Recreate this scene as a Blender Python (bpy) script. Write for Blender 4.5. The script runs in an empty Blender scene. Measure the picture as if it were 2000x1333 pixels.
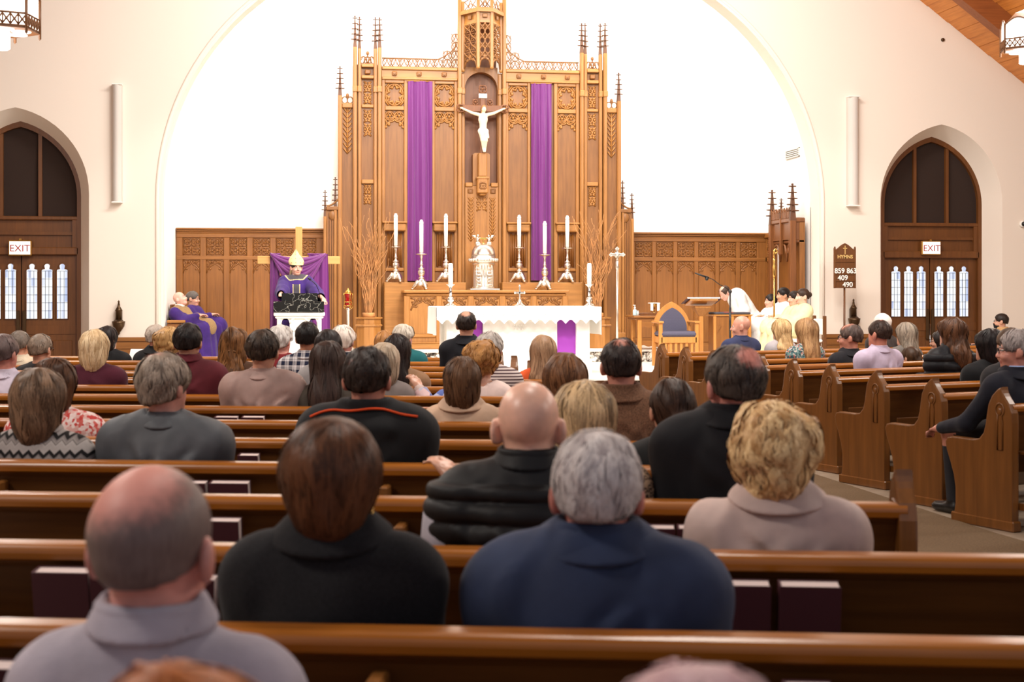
import bpy, bmesh, math, random
import numpy as np
from mathutils import Matrix, Vector
from mathutils.bvhtree import BVHTree

random.seed(7)
rng = np.random.default_rng(7)
SC = bpy.context.scene
COL = SC.collection
PI = math.pi

# ------------------------------------------------------------------ camera, world, lights, exposure
F_PX, HZ, CAM_H, YAW = 2778.0, 572.0, 1.45, math.radians(8.5)
SN, CS = math.sin(YAW), math.cos(YAW)
cam_d = bpy.data.cameras.new('camera')
cam = bpy.data.objects.new('camera', cam_d)
COL.objects.link(cam)
SC.camera = cam
cam.location = (0, 0, CAM_H)
cam.rotation_euler = (PI / 2, 0, -YAW)
cam_d.sensor_width = 36.0
cam_d.lens = 36.0 * F_PX / 2000.0
cam_d.shift_y = (HZ - 666.5) / 2000.0
cam_d.clip_start, cam_d.clip_end = 0.05, 200
cam_d.dof.use_dof = True
cam_d.dof.focus_distance = 21.0
cam_d.dof.aperture_fstop = 5.0

SC.view_settings.view_transform = 'Standard'
SC.view_settings.look = 'None'
SC.view_settings.gamma = 1.0
SC.view_settings.use_curve_mapping = False
SC.view_settings.exposure = 0.0
SC.cycles.max_bounces = 6
SC.cycles.use_denoising = True

world = bpy.data.worlds.new('World')
SC.world = world
world.use_nodes = True
wb = world.node_tree.nodes['Background']
wb.inputs[0].default_value = (0.88, 0.89, 1.0, 1)
wb.inputs[1].default_value = 0.42

XC = 3.28          # centre line of the building
YW, YB = 23.3, 26.0  # front wall of the nave, back wall of the sanctuary


def lamp(name, kind, loc, power, color=(1, .86, .70), size=1.0, aim=None, size_y=None, spot=None, blend=.5):
    d = bpy.data.lights.new(name, kind)
    d.energy = power
    d.color = color
    if kind == 'AREA':
        d.size = size
        if size_y:
            d.shape = 'RECTANGLE'
            d.size_y = size_y
    else:
        d.shadow_soft_size = size
    if kind == 'SPOT':
        d.spot_size, d.spot_blend = spot, blend
    o = bpy.data.objects.new(name, d)
    COL.objects.link(o)
    o.location = loc
    if aim is not None:
        o.rotation_euler = (Vector(aim) - Vector(loc)).to_track_quat('-Z', 'Y').to_euler()
    return o


WARM, NEUT = (1, .92, .83), (1, .955, .89)
# concealed sanctuary lighting behind the head of the chancel arch
lamp('sanctuary_light', 'AREA', (XC, 24.3, 8.0), 245, NEUT, 7.0, (XC, 26.3, 2.5), 0.5)
lamp('sanctuary_light', 'AREA', (XC - 3.6, 24.2, 7.4), 85, NEUT, 1.6, (XC - 3.6, 26.4, 3.0), 0.5)
lamp('sanctuary_light', 'AREA', (XC + 3.6, 24.2, 7.4), 85, NEUT, 1.6, (XC + 3.6, 26.4, 3.0), 0.5)
# spotlights on the nave roof beams, aimed at the altar and the screen
lamp('beam_spot', 'SPOT', (XC - 3.0, 13.0, 8.6), 1560, NEUT, .12, (XC, 23.5, 2.2), spot=math.radians(44))
lamp('beam_spot', 'SPOT', (XC + 3.0, 13.0, 8.6), 1560, NEUT, .12, (XC + .4, 23.5, 2.2), spot=math.radians(44))
lamp('beam_spot', 'SPOT', (XC, 15.0, 9.6), 1700, NEUT, .12, (XC, 22.0, .9), spot=math.radians(34))
lamp('beam_spot', 'SPOT', (XC + 2.0, 13.5, 8.8), 850, NEUT, .12, (XC + 5.2, 23.5, 1.2), spot=math.radians(26))
lamp('beam_spot', 'SPOT', (XC - 2.0, 13.5, 8.8), 1000, NEUT, .12, (XC - 4.6, 23.5, 1.6), spot=math.radians(26))
# nave lanterns out of the frame (those in the frame carry their own lamps)
for yy in (3.0, 9.0, 15.5):
    for xx, pw in ((XC - 7.5, 190), (XC + 7.5, 190)):
        lamp('nave_lantern_light', 'AREA', (xx, yy, 5.6), pw, WARM, 1.2, (xx * .55 + XC * .45, yy + .5, 0))
lamp('roof_downlight', 'AREA', (XC - 1.5, 6.0, 8.5), 270, WARM, 1.5, (XC - 2.0, 8.5, 0))
lamp('roof_downlight', 'AREA', (XC + 0.5, 12.5, 8.5), 330, WARM, 1.5, (XC - .5, 14, 0))
lamp('roof_flood', 'AREA', (XC, 11.0, 6.8), 330, NEUT, 3.0, (XC, 23.4, 1.6), 1.0)  # added soft fill from the nave, brightens faces in the sanctuary
lamp('roof_wash', 'AREA', (XC, 17.0, 8.6), 820, (1, .96, .92), 6.0, (XC, 23.3, 4.2), 1.0)


# ------------------------------------------------------------------ helpers
def ray(px, py):
    r, u = (px - 1000.0) / F_PX, (HZ - py) / F_PX
    return Vector((SN + r * CS, CS - r * SN, u))


def on_y(px, py, Y):
    """Point of the photograph's ray on the building plane y = Y."""
    d = ray(px, py)
    t = Y / d.y
    return Vector((d.x * t, Y, CAM_H + d.z * t))


def on_z(px, py, z):
    d = ray(px, py)
    t = (z - CAM_H) / d.z
    return Vector((d.x * t, d.y * t, z))


def at_depth(px, py, D):
    d = ray(px, py)
    return Vector((d.x * D, d.y * D, CAM_H + d.z * D))


def sx(px, Y):
    return on_y(px, HZ, Y).x


def sz(px, py, Y):
    return on_y(px, py, Y).z


class MB:
    """Collects shapes and links them as one mesh object."""

    def __init__(self):
        self.v, self.f, self.mi, self.sm, self.n = [], [], [], [], 0
        self.M = None

    def add(self, verts, faces, mi=0, smooth=False):
        vs = np.asarray(verts, dtype=float).reshape(-1, 3)
        if self.M is not None:
            m = np.array(self.M)
            vs = vs @ m[:3, :3].T + m[:3, 3]
        b = self.n
        self.v.append(vs)
        self.n += len(vs)
        for f in faces:
            self.f.append([i + b for i in f])
            self.mi.append(mi)
            self.sm.append(smooth)

    def box(self, x0, x1, y0, y1, z0, z1, mi=0, bev=0.0):
        if x1 < x0: x0, x1 = x1, x0
        if y1 < y0: y0, y1 = y1, y0
        if z1 < z0: z0, z1 = z1, z0
        if bev > 0:
            b = min(bev, (x1 - x0) * .45, (y1 - y0) * .45, (z1 - z0) * .45)
            V, Fc = [], []
            xs, ys, zs = (x0, x1), (y0, y1), (z0, z1)
            idx = {}
            for i in range(2):
                for j in range(2):
                    for k in range(2):
                        sxn, syn, szn = 1 - 2 * i, 1 - 2 * j, 1 - 2 * k
                        for ax in range(3):
                            p = [xs[i], ys[j], zs[k]]
                            for a2, s2 in enumerate((sxn, syn, szn)):
                                if a2 != ax:
                                    p[a2] += s2 * b
                            idx[(i, j, k, ax)] = len(V)
                            V.append(p)
            for ax in range(3):
                o1, o2 = [a for a in range(3) if a != ax]
                for s in range(2):
                    q = []
                    for (a, c) in ((0, 0), (1, 0), (1, 1), (0, 1)):
                        t = [0, 0, 0]
                        t[ax], t[o1], t[o2] = s, a, c
                        q.append(idx[(t[0], t[1], t[2], ax)])
                    Fc.append(q)
            for ax in range(3):
                o1, o2 = [a for a in range(3) if a != ax]
                for a in range(2):
                    for c in range(2):
                        t0, t1 = [0, 0, 0], [0, 0, 0]
                        t0[o1] = t1[o1] = a
                        t0[o2] = t1[o2] = c
                        t1[ax] = 1
                        Fc.append([idx[(*t0, o1)], idx[(*t1, o1)], idx[(*t1, o2)], idx[(*t0, o2)]])
            for i in range(2):
                for j in range(2):
                    for k in range(2):
                        Fc.append([idx[(i, j, k, 0)], idx[(i, j, k, 1)], idx[(i, j, k, 2)]])
            self.add(V, Fc, mi)
            return
        V = [(x0, y0, z0), (x1, y0, z0), (x1, y1, z0), (x0, y1, z0), (x0, y0, z1), (x1, y0, z1), (x1, y1, z1), (x0, y1, z1)]
        self.add(V, [(0, 3, 2, 1), (4, 5, 6, 7), (0, 1, 5, 4), (1, 2, 6, 5), (2, 3, 7, 6), (3, 0, 4, 7)], mi)

    def tube(self, pts, r, n=6, mi=0, closed=False, smooth=True, flat=1.0):
        P = [Vector(p) for p in pts]
        m = len(P)
        if m < 2: return
        rs = r if isinstance(r, (list, tuple, np.ndarray)) else [r] * m
        V, Fc = [], []
        up = None
        for i in range(m):
            if closed:
                t = P[(i + 1) % m] - P[i - 1]
            else:
                t = P[min(i + 1, m - 1)] - P[max(i - 1, 0)]
            if t.length < 1e-9: t = Vector((0, 0, 1))
            t.normalize()
            if up is None:
                a = Vector((0, 1, 0)) if abs(t.y) < .9 else Vector((1, 0, 0))
                up = (a - t * a.dot(t)).normalized()
            else:
                up = (up - t * up.dot(t))
                up = up.normalized() if up.length > 1e-6 else t.orthogonal().normalized()
            s = t.cross(up)
            for k in range(n):
                a = 2 * PI * k / n
                V.append(P[i] + (up * math.cos(a) * flat + s * math.sin(a)) * rs[i])
        seg = m if closed else m - 1
        for i in range(seg):
            for k in range(n):
                a, b = i * n + k, i * n + (k + 1) % n
                c, d = ((i + 1) % m) * n + (k + 1) % n, ((i + 1) % m) * n + k
                Fc.append((a, b, c, d))
        if not closed:
            Fc.append(tuple(range(n - 1, -1, -1)))
            Fc.append(tuple(range((m - 1) * n, m * n)))
        self.add(V, Fc, mi, smooth)

    def lathe(self, prof, c=(0, 0, 0), n=16, mi=0, smooth=True, a0=0.0, lobes=0, amp=0.0):
        V, Fc = [], []
        m = len(prof)
        for (r, z) in prof:
            for k in range(n):
                a = a0 + 2 * PI * k / n
                rr = r * (1 + (amp * math.cos(lobes * a) if lobes else 0))
                V.append((c[0] + rr * math.cos(a), c[1] + rr * math.sin(a), c[2] + z))
        for i in range(m - 1):
            for k in range(n):
                Fc.append((i * n + k, i * n + (k + 1) % n, (i + 1) * n + (k + 1) % n, (i + 1) * n + k))
        Fc.append(tuple(range(n - 1, -1, -1)))
        Fc.append(tuple(range((m - 1) * n, m * n)))
        self.add(V, Fc, mi, smooth)

    def prism(self, poly, lo, hi, plane='xz', mi=0, smooth=False):
        """poly in two axes, extruded along the third from lo to hi."""
        n = len(poly)

        def mk(a, b, c):
            return {'xz': (a, c, b), 'xy': (a, b, c), 'yz': (c, a, b)}[plane]
        V = [mk(a, b, lo) for a, b in poly] + [mk(a, b, hi) for a, b in poly]
        Fc = [tuple(range(n)), tuple(range(2 * n - 1, n - 1, -1))]
        for i in range(n):
            j = (i + 1) % n
            Fc.append((i, j, n + j, n + i) if False else (j, i, n + i, n + j))
        self.add(V, Fc, mi, smooth)

    def ell(self, c, r, nu=12, nv=8, mi=0):
        V, Fc = [], []
        if not isinstance(r, (tuple, list)): r = (r, r, r)
        V.append((c[0], c[1], c[2] - r[2]))
        for j in range(1, nv):
            b = -PI / 2 + PI * j / nv
            for i in range(nu):
                a = 2 * PI * i / nu
                V.append((c[0] + r[0] * math.cos(b) * math.cos(a), c[1] + r[1] * math.cos(b) * math.sin(a), c[2] + r[2] * math.sin(b)))
        V.append((c[0], c[1], c[2] + r[2]))
        for i in range(nu):
            Fc.append((0, 1 + (i + 1) % nu, 1 + i))
            Fc.append((len(V) - 1, len(V) - 1 - nu + i, len(V) - 1 - nu + (i + 1) % nu))
        for j in range(nv - 2):
            for i in range(nu):
                a, b = 1 + j * nu + i, 1 + j * nu + (i + 1) % nu
                Fc.append((a, b, b + nu, a + nu))
        self.add(V, Fc, mi, True)

    def grid(self, fn, nu, nv, mi=0, smooth=True):
        V = [fn(i / nu, j / nv) for j in range(nv + 1) for i in range(nu + 1)]
        Fc = []
        for j in range(nv):
            for i in range(nu):
                a = j * (nu + 1) + i
                Fc.append((a, a + 1, a + nu + 2, a + nu + 1))
        self.add(V, Fc, mi, smooth)

    def mesh(self, name, mats, off=None):
        v = np.concatenate(self.v) if self.v else np.zeros((0, 3))
        if off is not None:
            v = v - np.array(off)
        me = bpy.data.meshes.new(name)
        me.from_pydata(v.tolist(), [], self.f)
        for m in (mats if isinstance(mats, (list, tuple)) else [mats]):
            me.materials.append(m)
        if self.f:
            me.polygons.foreach_set('material_index', self.mi)
            me.polygons.foreach_set('use_smooth', self.sm)
        me.update()
        return me

    def build(self, name, mats, parent=None, base=None):
        """Parent: an object whose world location was given in WLOC; base: origin of a top-level mesh."""
        off = WLOC.get(parent.name) if parent is not None else base
        me = self.mesh(name, mats, off)
        o = bpy.data.objects.new(name, me)
        COL.objects.link(o)
        if parent is not None:
            o.parent = parent
            WLOC[o.name] = WLOC.get(parent.name)
        else:
            if base is not None:
                o.location = base
            WLOC[o.name] = tuple(base) if base is not None else (0, 0, 0)
        return o


WLOC = {}


def tag(o, label=None, cat=None, group=None, kind=None):
    if label: o['label'] = label
    if cat: o['category'] = cat
    if group: o['group'] = group
    if kind: o['kind'] = kind
    return o


def thing(name, label, cat, loc=(0, 0, 0), group=None, rz=0.0):
    o = bpy.data.objects.new(name, None)
    COL.objects.link(o)
    o.empty_display_size = .1
    o.location = loc
    o.rotation_euler = (0, 0, rz)
    WLOC[o.name] = tuple(loc) if rz == 0.0 else (0, 0, 0)
    return tag(o, label, cat, group)


def copy_tree(o, parent=None):
    c = o.copy()
    COL.objects.link(c)
    if parent is not None:
        c.parent = parent
    WLOC[c.name] = WLOC.get(o.name, (0, 0, 0))
    for ch in list(o.children):
        copy_tree(ch, c)
    return c


def struct(o):
    o['kind'] = 'structure'
    return o


def arc(cx, cz, r, a0, a1, n=8, rz=None):
    rz = r if rz is None else rz
    return [(cx + r * math.cos(a0 + (a1 - a0) * i / n), cz + rz * math.sin(a0 + (a1 - a0) * i / n)) for i in range(n + 1)]


def lancet(cx, hw, z0, zs, za, n=12):
    """Closed outline of a pointed arch: half width hw, floor z0, spring zs, apex za."""
    h = za - zs
    R = (h * h + hw * hw) / (2 * hw)
    a = math.asin(min(1.0, h / R))
    rt = [(cx + hw - R + R * math.cos(a * i / n), zs + R * math.sin(a * i / n)) for i in range(n + 1)]
    lt = [(2 * cx - x, z) for x, z in rt[::-1]][1:]
    return [(cx + hw, z0)] + rt + lt + [(cx - hw, z0)]


# ------------------------------------------------------------------ materials
def lin(c):
    out = []
    for x in c[:3]:
        x = x / 255.0
        out.append(x / 12.92 if x <= .04045 else ((x + .055) / 1.055) ** 2.4)
    return (*out, 1.0)


class NT:
    def __init__(self, name):
        self.m = bpy.data.materials.new(name)
        self.m.use_nodes = True
        self.t = self.m.node_tree
        self.p = self.t.nodes['Principled BSDF']
        self.L = self.t.links.new

    def n(self, typ, **kw):
        nd = self.t.nodes.new(typ)
        for k, v in kw.items():
            if k.startswith('i_'):
                key = k[2:]
                nd.inputs[int(key) if key.isdigit() else key.replace('_', ' ')].default_value = v
            else:
                setattr(nd, k, v)
        return nd

    def coords(self, scale=(1, 1, 1), rot=(0, 0, 0)):
        tc = self.n('ShaderNodeTexCoord')
        mp = self.n('ShaderNodeMapping')
        mp.inputs['Scale'].default_value = scale
        mp.inputs['Rotation'].default_value = rot
        self.L(tc.outputs['Object'], mp.inputs[0])
        return mp.outputs[0]

    def ramp(self, fac, stops):
        r = self.n('ShaderNodeValToRGB')
        e = r.color_ramp.elements
        while len(e) < len(stops): e.new(.5)
        for el, (p, c) in zip(e, stops):
            el.position, el.color = p, lin(c)
        self.L(fac, r.inputs[0])
        return r.outputs[0]

    def bump(self, h, strength=.2, dist=.01):
        b = self.n('ShaderNodeBump')
        b.inputs['Strength'].default_value = strength
        b.inputs['Distance'].default_value = dist
        self.L(h, b.inputs['Height'])
        self.L(b.outputs[0], self.p.inputs['Normal'])
        return b

    def noise(self, vec, scale, detail=3, rough=.55):
        nz = self.n('ShaderNodeTexNoise')
        nz.inputs['Scale'].default_value = scale
        nz.inputs['Detail'].default_value = detail
        nz.inputs['Roughness'].default_value = rough
        if vec is not None: self.L(vec, nz.inputs['Vector'])
        return nz.outputs[0]


def plain(name, c, rough=.6, metal=0.0, bump=0.0, bscale=200.0, var=0.0, sheen=0.0, spec=None, vscale=6.0):
    k = NT(name)
    k.p.inputs['Base Color'].default_value = lin(c)
    k.p.inputs['Roughness'].default_value = rough
    k.p.inputs['Metallic'].default_value = metal
    if spec is not None: k.p.inputs['Specular IOR Level'].default_value = spec
    if sheen: k.p.inputs['Sheen Weight'].default_value = sheen
    v = k.coords() if (bump or var) else None
    if var:
        f = k.noise(v, vscale)
        k.L(k.ramp(f, [(.3, tuple(max(0, x * (1 - var)) for x in c)), (.7, tuple(min(255, x * (1 + var)) for x in c))]), k.p.inputs['Base Color'])
    if bump:
        k.bump(k.noise(v, bscale), bump, .005)
    return k.m


def wood(name, dark, light, axis='x', rough=.32, scale=1.0, coat=0.0, contrast=.25, spec=.5):
    k = NT(name)
    s = {'x': (.9, 14, 14), 'z': (14, 14, .9), 'y': (14, .9, 14)}[axis]
    v = k.coords(tuple(x * scale for x in s))
    f = k.noise(v, 2.0, 5, .6)
    g = k.noise(k.coords((1, 1, 1)), 1.3, 2)
    mx = k.n('ShaderNodeMath', operation='MULTIPLY_ADD')
    k.L(f, mx.inputs[0]); mx.inputs[1].default_value = .65
    m2 = k.n('ShaderNodeMath', operation='MULTIPLY'); m2.inputs[1].default_value = .35
    k.L(g, m2.inputs[0]); k.L(m2.outputs[0], mx.inputs[2])
    col = k.ramp(mx.outputs[0], [(.5 - contrast, dark), (.5 + contrast, light)])
    k.L(col, k.p.inputs['Base Color'])
    k.p.inputs['Roughness'].default_value = rough
    k.p.inputs['Specular IOR Level'].default_value = spec
    if coat: 
        k.p.inputs['Coat Weight'].default_value = coat
        k.p.inputs['Coat Roughness'].default_value = .2
    k.bump(f, .06, .004)
    return k.m


M = {}
M['wall'] = plain('plaster_cream', (240, 228, 214), .9, bump=.08, bscale=60)
M['wall_white'] = plain('plaster_white', (252, 249, 243), .9, bump=.05, bscale=60)
M['oak'] = wood('oak_carved', (134, 86, 36), (188, 130, 66), 'z', .42)
M['oak_x'] = wood('oak_rail', (138, 90, 38), (192, 134, 68), 'x', .42)
M['oak_dark'] = wood('oak_recess', (108, 66, 27), (156, 104, 50), 'z', .45)  # shade of the carved relief put into a darker oak
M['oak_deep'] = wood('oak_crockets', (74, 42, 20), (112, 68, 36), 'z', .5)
M['door_wood2'] = wood('oak_shadowed_niche', (98, 56, 28), (136, 84, 46), 'z', .5)  # niche shade painted into the oak; also colours the crucifix
M['panel'] = wood('oak_panelling', (110, 66, 24), (156, 100, 44), 'z', .42)
M['panel_x'] = wood('oak_panelling_rail', (114, 69, 26), (160, 104, 47), 'x', .42)
M['pew'] = wood('pew_back_wood', (70, 40, 15), (112, 68, 28), 'x', .42, spec=.25)
M['pew_rail'] = wood('pew_rail_wood', (132, 74, 18), (180, 108, 32), 'x', .28, coat=.12)
M['pew_end'] = wood('pew_end_wood', (94, 56, 22), (138, 86, 38), 'z', .32, coat=.15)
M['door_wood'] = wood('door_wood', (82, 46, 16), (120, 72, 30), 'z', .4)
M['roof_wood'] = wood('roof_planks', (186, 110, 44), (232, 154, 74), 'y', .5)
M['beam_wood'] = wood('roof_beams', (118, 62, 26), (160, 92, 44), 'x', .5)
M['light_wood'] = wood('pine_cross_wood', (196, 140, 72), (226, 174, 104), 'z', .5)
M['chair_wood'] = wood('honey_oak', (170, 110, 50), (208, 146, 78), 'z', .35)
M['stall'] = wood('stall_wood', (96, 54, 24), (140, 86, 42), 'z', .4)
M['black_hole'] = plain('dark_mesh_fabric', (44, 27, 18), .9, bump=.3, bscale=300)
M['silver'] = plain('polished_silver', (232, 226, 214), .28, 1.0, bump=.15, bscale=90)
M['chrome'] = plain('chrome_pole', (190, 190, 190), .12, 1.0)
M['gold'] = plain('gilt_brass', (222, 176, 96), .25, 1.0)
M['lantern_frame'] = plain('lantern_frame', (112, 70, 36), .5)
M['gold_paint'] = plain('gold_paint', (222, 186, 116), .5)
M['bronze'] = plain('dark_bronze', (92, 72, 52), .38, .9)
M['black'] = plain('black_metal', (20, 20, 20), .4)
M['white'] = plain('white_paint', (246, 243, 236), .5)
M['linen'] = plain('white_linen', (252, 250, 246), .85, bump=.06, bscale=400)
M['marble_white'] = plain('white_marble', (244, 240, 232), .35, var=.03)
M['candle'] = plain('candle_wax', (250, 246, 236), .5)
M['ivory'] = plain('ivory_carving', (232, 212, 180), .5)
M['purple'] = plain('purple_drape', (108, 30, 112), .55, bump=.08, bscale=500, sheen=.3)
M['purple_altar'] = plain('purple_felt', (150, 62, 168), .9, bump=.1, bscale=300)
M['maroon_book'] = plain('maroon_book_cover', (70, 26, 36), .55)
M['pages'] = plain('book_pages', (226, 206, 200), .8)
M['red_glass'] = plain('ruby_glass', (150, 14, 14), .1)
M['branch'] = plain('curly_willow', (180, 128, 78), .7, var=.2)
M['paper'] = plain('white_paper', (240, 238, 232), .8)
M['grey_speaker'] = plain('grey_speaker_cloth', (214, 208, 200), .8, bump=.3, bscale=500)
M['blue_uph'] = None
M['carpet_tan'] = None


def mk_special():
    # veined black marble
    k = NT('black_marble')
    v = k.coords((3, 3, 3))
    vo = k.n('ShaderNodeTexVoronoi', feature='DISTANCE_TO_EDGE')
    vo.inputs['Scale'].default_value = 1.3
    nz = k.n('ShaderNodeTexNoise'); nz.inputs['Scale'].default_value = 3.0; nz.inputs['Detail'].default_value = 5
    k.L(v, nz.inputs['Vector'])
    ad = k.n('ShaderNodeVectorMath', operation='ADD')
    k.L(v, ad.inputs[0]); k.L(nz.outputs[1], ad.inputs[1])
    k.L(ad.outputs[0], vo.inputs['Vector'])
    k.L(k.ramp(vo.outputs[0], [(0.0, (190, 186, 174)), (.008, (110, 108, 100)), (.03, (30, 30, 28))]), k.p.inputs['Base Color'])
    k.p.inputs['Roughness'].default_value = .15
    M['marble_black'] = k.m
    # carpet
    k = NT('tan_carpet')
    v = k.coords()
    k.L(k.ramp(k.noise(v, 90, 4), [(.3, (84, 64, 42)), (.7, (118, 92, 62))]), k.p.inputs['Base Color'])
    k.p.inputs['Roughness'].default_value = .95
    k.bump(k.noise(v, 300), .4, .004)
    M['carpet'] = k.m
    k = NT('pale_floor_tile')
    v = k.coords()
    k.L(k.ramp(k.noise(v, 8, 4), [(.3, (140, 122, 104)), (.7, (164, 146, 126))]), k.p.inputs['Base Color'])
    k.p.inputs['Roughness'].default_value = .4
    M['tile'] = k.m
    # blue damask upholstery
    k = NT('blue_damask')
    v = k.coords((1, 1, 1))
    mg = k.n('ShaderNodeTexMagic', turbulence_depth=4)
    mg.inputs['Scale'].default_value = 26; mg.inputs['Distortion'].default_value = 2.2
    k.L(v, mg.inputs['Vector'])
    k.L(k.ramp(mg.outputs[1], [(.35, (40, 42, 66)), (.6, (98, 94, 112))]), k.p.inputs['Base Color'])
    k.p.inputs['Roughness'].default_value = .8
    M['blue_uph'] = k.m
    # leaded daylight glass (lit from outdoors)
    k = NT('daylight_glass')
    em = k.n('ShaderNodeEmission')
    v = k.coords()
    bk = k.n('ShaderNodeTexWhiteNoise', noise_dimensions='3D')
    sn = k.n('ShaderNodeVectorMath', operation='SNAP')
    sn.inputs[1].default_value = (.052, 5.0, .13)
    k.L(v, sn.inputs[0]); k.L(sn.outputs[0], bk.inputs['Vector'])
    k.L(k.ramp(bk.outputs[0], [(.0, (176, 190, 226)), (.12, (214, 220, 240)), (.4, (244, 247, 255)), (1, (255, 255, 255))]), em.inputs[0])
    em.inputs[1].default_value = 1.15
    k.L(em.outputs[0], k.t.nodes['Material Output'].inputs[0])
    M['day_glass'] = k.m
    # lantern glass
    k = NT('lantern_glass')
    k.p.inputs['Base Color'].default_value = (1, 1, 1, 1)
    k.p.inputs['Emission Color'].default_value = (1, .93, .82, 1)
    k.p.inputs['Emission Strength'].default_value = 3.0
    M['lantern_glass'] = k.m
    k = NT('exit_glow')
    k.p.inputs['Emission Color'].default_value = (1, .93, .88, 1)
    k.p.inputs['Emission Strength'].default_value = .8
    M['exit_glow'] = k.m
    M['exit_red'] = plain('exit_letters_red', (170, 40, 30), .5)
    k = NT('riser_marble')
    v = k.coords((1, 1, 1))
    f = k.noise(v, 9, 5, .7)
    k.L(k.ramp(f, [(.42, (46, 36, 30)), (.5, (150, 140, 128)), (.56, (238, 232, 222))]), k.p.inputs['Base Color'])
    k.p.inputs['Roughness'].default_value = .25
    M['riser'] = k.m


mk_special()


# ------------------------------------------------------------------ the building shell
def curve_fill(name, outer, holes, thick, mat_, y):
    """Flat plate in the xz plane with holes, front face at y, thickness towards +y."""
    cu = bpy.data.curves.new(name, 'CURVE')
    cu.dimensions = '2D'
    cu.fill_mode = 'BOTH'
    cu.extrude = thick / 2
    for poly in [outer] + holes:
        sp = cu.splines.new('POLY')
        sp.points.add(len(poly) - 1)
        for p, (a, b) in zip(sp.points, poly):
            p.co = (a, b, 0, 1)
        sp.use_cyclic_u = True
    tmp = bpy.data.objects.new(name, cu)
    COL.objects.link(tmp)
    dg = bpy.context.evaluated_depsgraph_get()
    me = bpy.data.meshes.new_from_object(tmp.evaluated_get(dg))
    bpy.data.objects.remove(tmp)
    me.transform(Matrix.Translation((0, y + thick / 2, 0)) @ Matrix.Rotation(PI / 2, 4, 'X'))
    me.materials.clear()
    me.materials.append(mat_)
    o = bpy.data.objects.new(name, me)
    COL.objects.link(o)
    WLOC[o.name] = (0, 0, 0)
    return o


# floors
b = MB(); b.box(-12, 18, -1.2, YW + .9, -.1, 0)
floor = struct(b.build('floor', M['tile']))
b = MB()
EL = lambda y: 1.89 + (y - 6) * -.006
b.prism([(1.95, -1.2), (4.95, -1.2), (4.12, 8.0), (3.86, 17.5), (9.5, 18.4), (9.5, 19.2), (-5, 19.2), (-5, 18.4), (1.83, 17.5), (1.87, 6)][::-1], .0, .012, 'xy')
struct(b.build('floor_carpet', M['carpet']))

WL, WR = -9.0, 15.6            # nave side walls
ROOF_K = .73
def roof_z(x): return 6.52 + (abs(10.65 - XC) - abs(x - XC)) * ROOF_K

DOORX = (-4.42, 11.02)
HWO, HWI, DDEEP = 1.12, .93, .42
# front wall with its three pointed openings
outer = [(WL, 0), (WR, 0), (WR, roof_z(WR) + .4), (XC, roof_z(XC) + .4), (WL, roof_z(WL) + .4)]
holes = [lancet(XC + .03, 5.49, -.0, 2.94, 6.93, 20)] + [lancet(dx, HWO, -.0, 3.02, 4.37, 14) for dx in DOORX]
wall_front = struct(curve_fill('wall_front', outer, holes, .42, M['wall'], YW))
# soft roll moulding round the chancel arch
b = MB()
pts = lancet(XC + .03, 5.56, 0, 2.94, 7.0, 24)
b.tube([(x, YW + .005, z) for x, z in pts], .03, 8)
pts = lancet(XC + .03, 5.30, 0, 2.94, 6.75, 24)
struct(b.build('trim_1', M['wall']))
# splayed door reveals
for di, dx in enumerate(DOORX):
    b = MB()
    po, pi_ = lancet(dx, HWO, 0, 3.02, 4.37, 14), lancet(dx, HWI, 0, 3.0, 4.19, 14)
    n = len(po)
    V = [(x, YW, z) for x, z in po] + [(x, YW + DDEEP, z) for x, z in pi_]
    b.add(V, [(i, i + 1, n + i + 1, n + i) for i in range(n - 1)], smooth=True)
    struct(b.build('trim_%d' % (di + 2), M['wall']))

# sanctuary shell
b = MB(); b.box(-2.6, 9.2, YB, YB + .2, 0, 9.2)
struct(b.build('wall_sanctuary_back', M['wall_white']))
b = MB(); b.box(-2.5, -2.18, YW + .4, YB, 0, 9.2); struct(b.build('wall_sanctuary_left', M['wall_white']))
b = MB(); b.box(8.80, 9.1, YW + .4, YB, 0, 9.2); struct(b.build('wall_sanctuary_right', M['wall_white']))
b = MB(); b.box(-2.6, 9.2, YW + .3, YB + .2, 9.0, 9.2); struct(b.build('ceiling_sanctuary', M['wall_white']))
b = MB(); b.box(XC - 2.72, XC + 2.72, YB - .10, YB, 0, 9.0); struct(b.build('wall_pilaster', M['wall_white']))

# nave side walls and wooden roof
b = MB(); b.box(WL - .3, WL, -1.2, YW + .4, 0, roof_z(WL) + .4); struct(b.build('wall_left', M['wall']))
b = MB(); b.box(WR, WR + .3, -1.2, YW + .4, 0, roof_z(WR) + .4); struct(b.build('wall_right', M['wall']))

roof_root = bpy.data.objects.new('ceiling', None); COL.objects.link(roof_root); WLOC['ceiling'] = (0, 0, 0)
struct(roof_root)
b = MB()
for s in (-1, 1):
    x1 = WR + .3 if s > 0 else WL - .3
    b.add([(XC, -1.2, roof_z(XC) + .06), (x1, -1.2, roof_z(x1) + .06), (x1, YW + .4, roof_z(x1) + .06), (XC, YW + .4, roof_z(XC) + .06)], [(0, 1, 2, 3)])
b.build('roof_deck', M['beam_wood'], roof_root)
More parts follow.
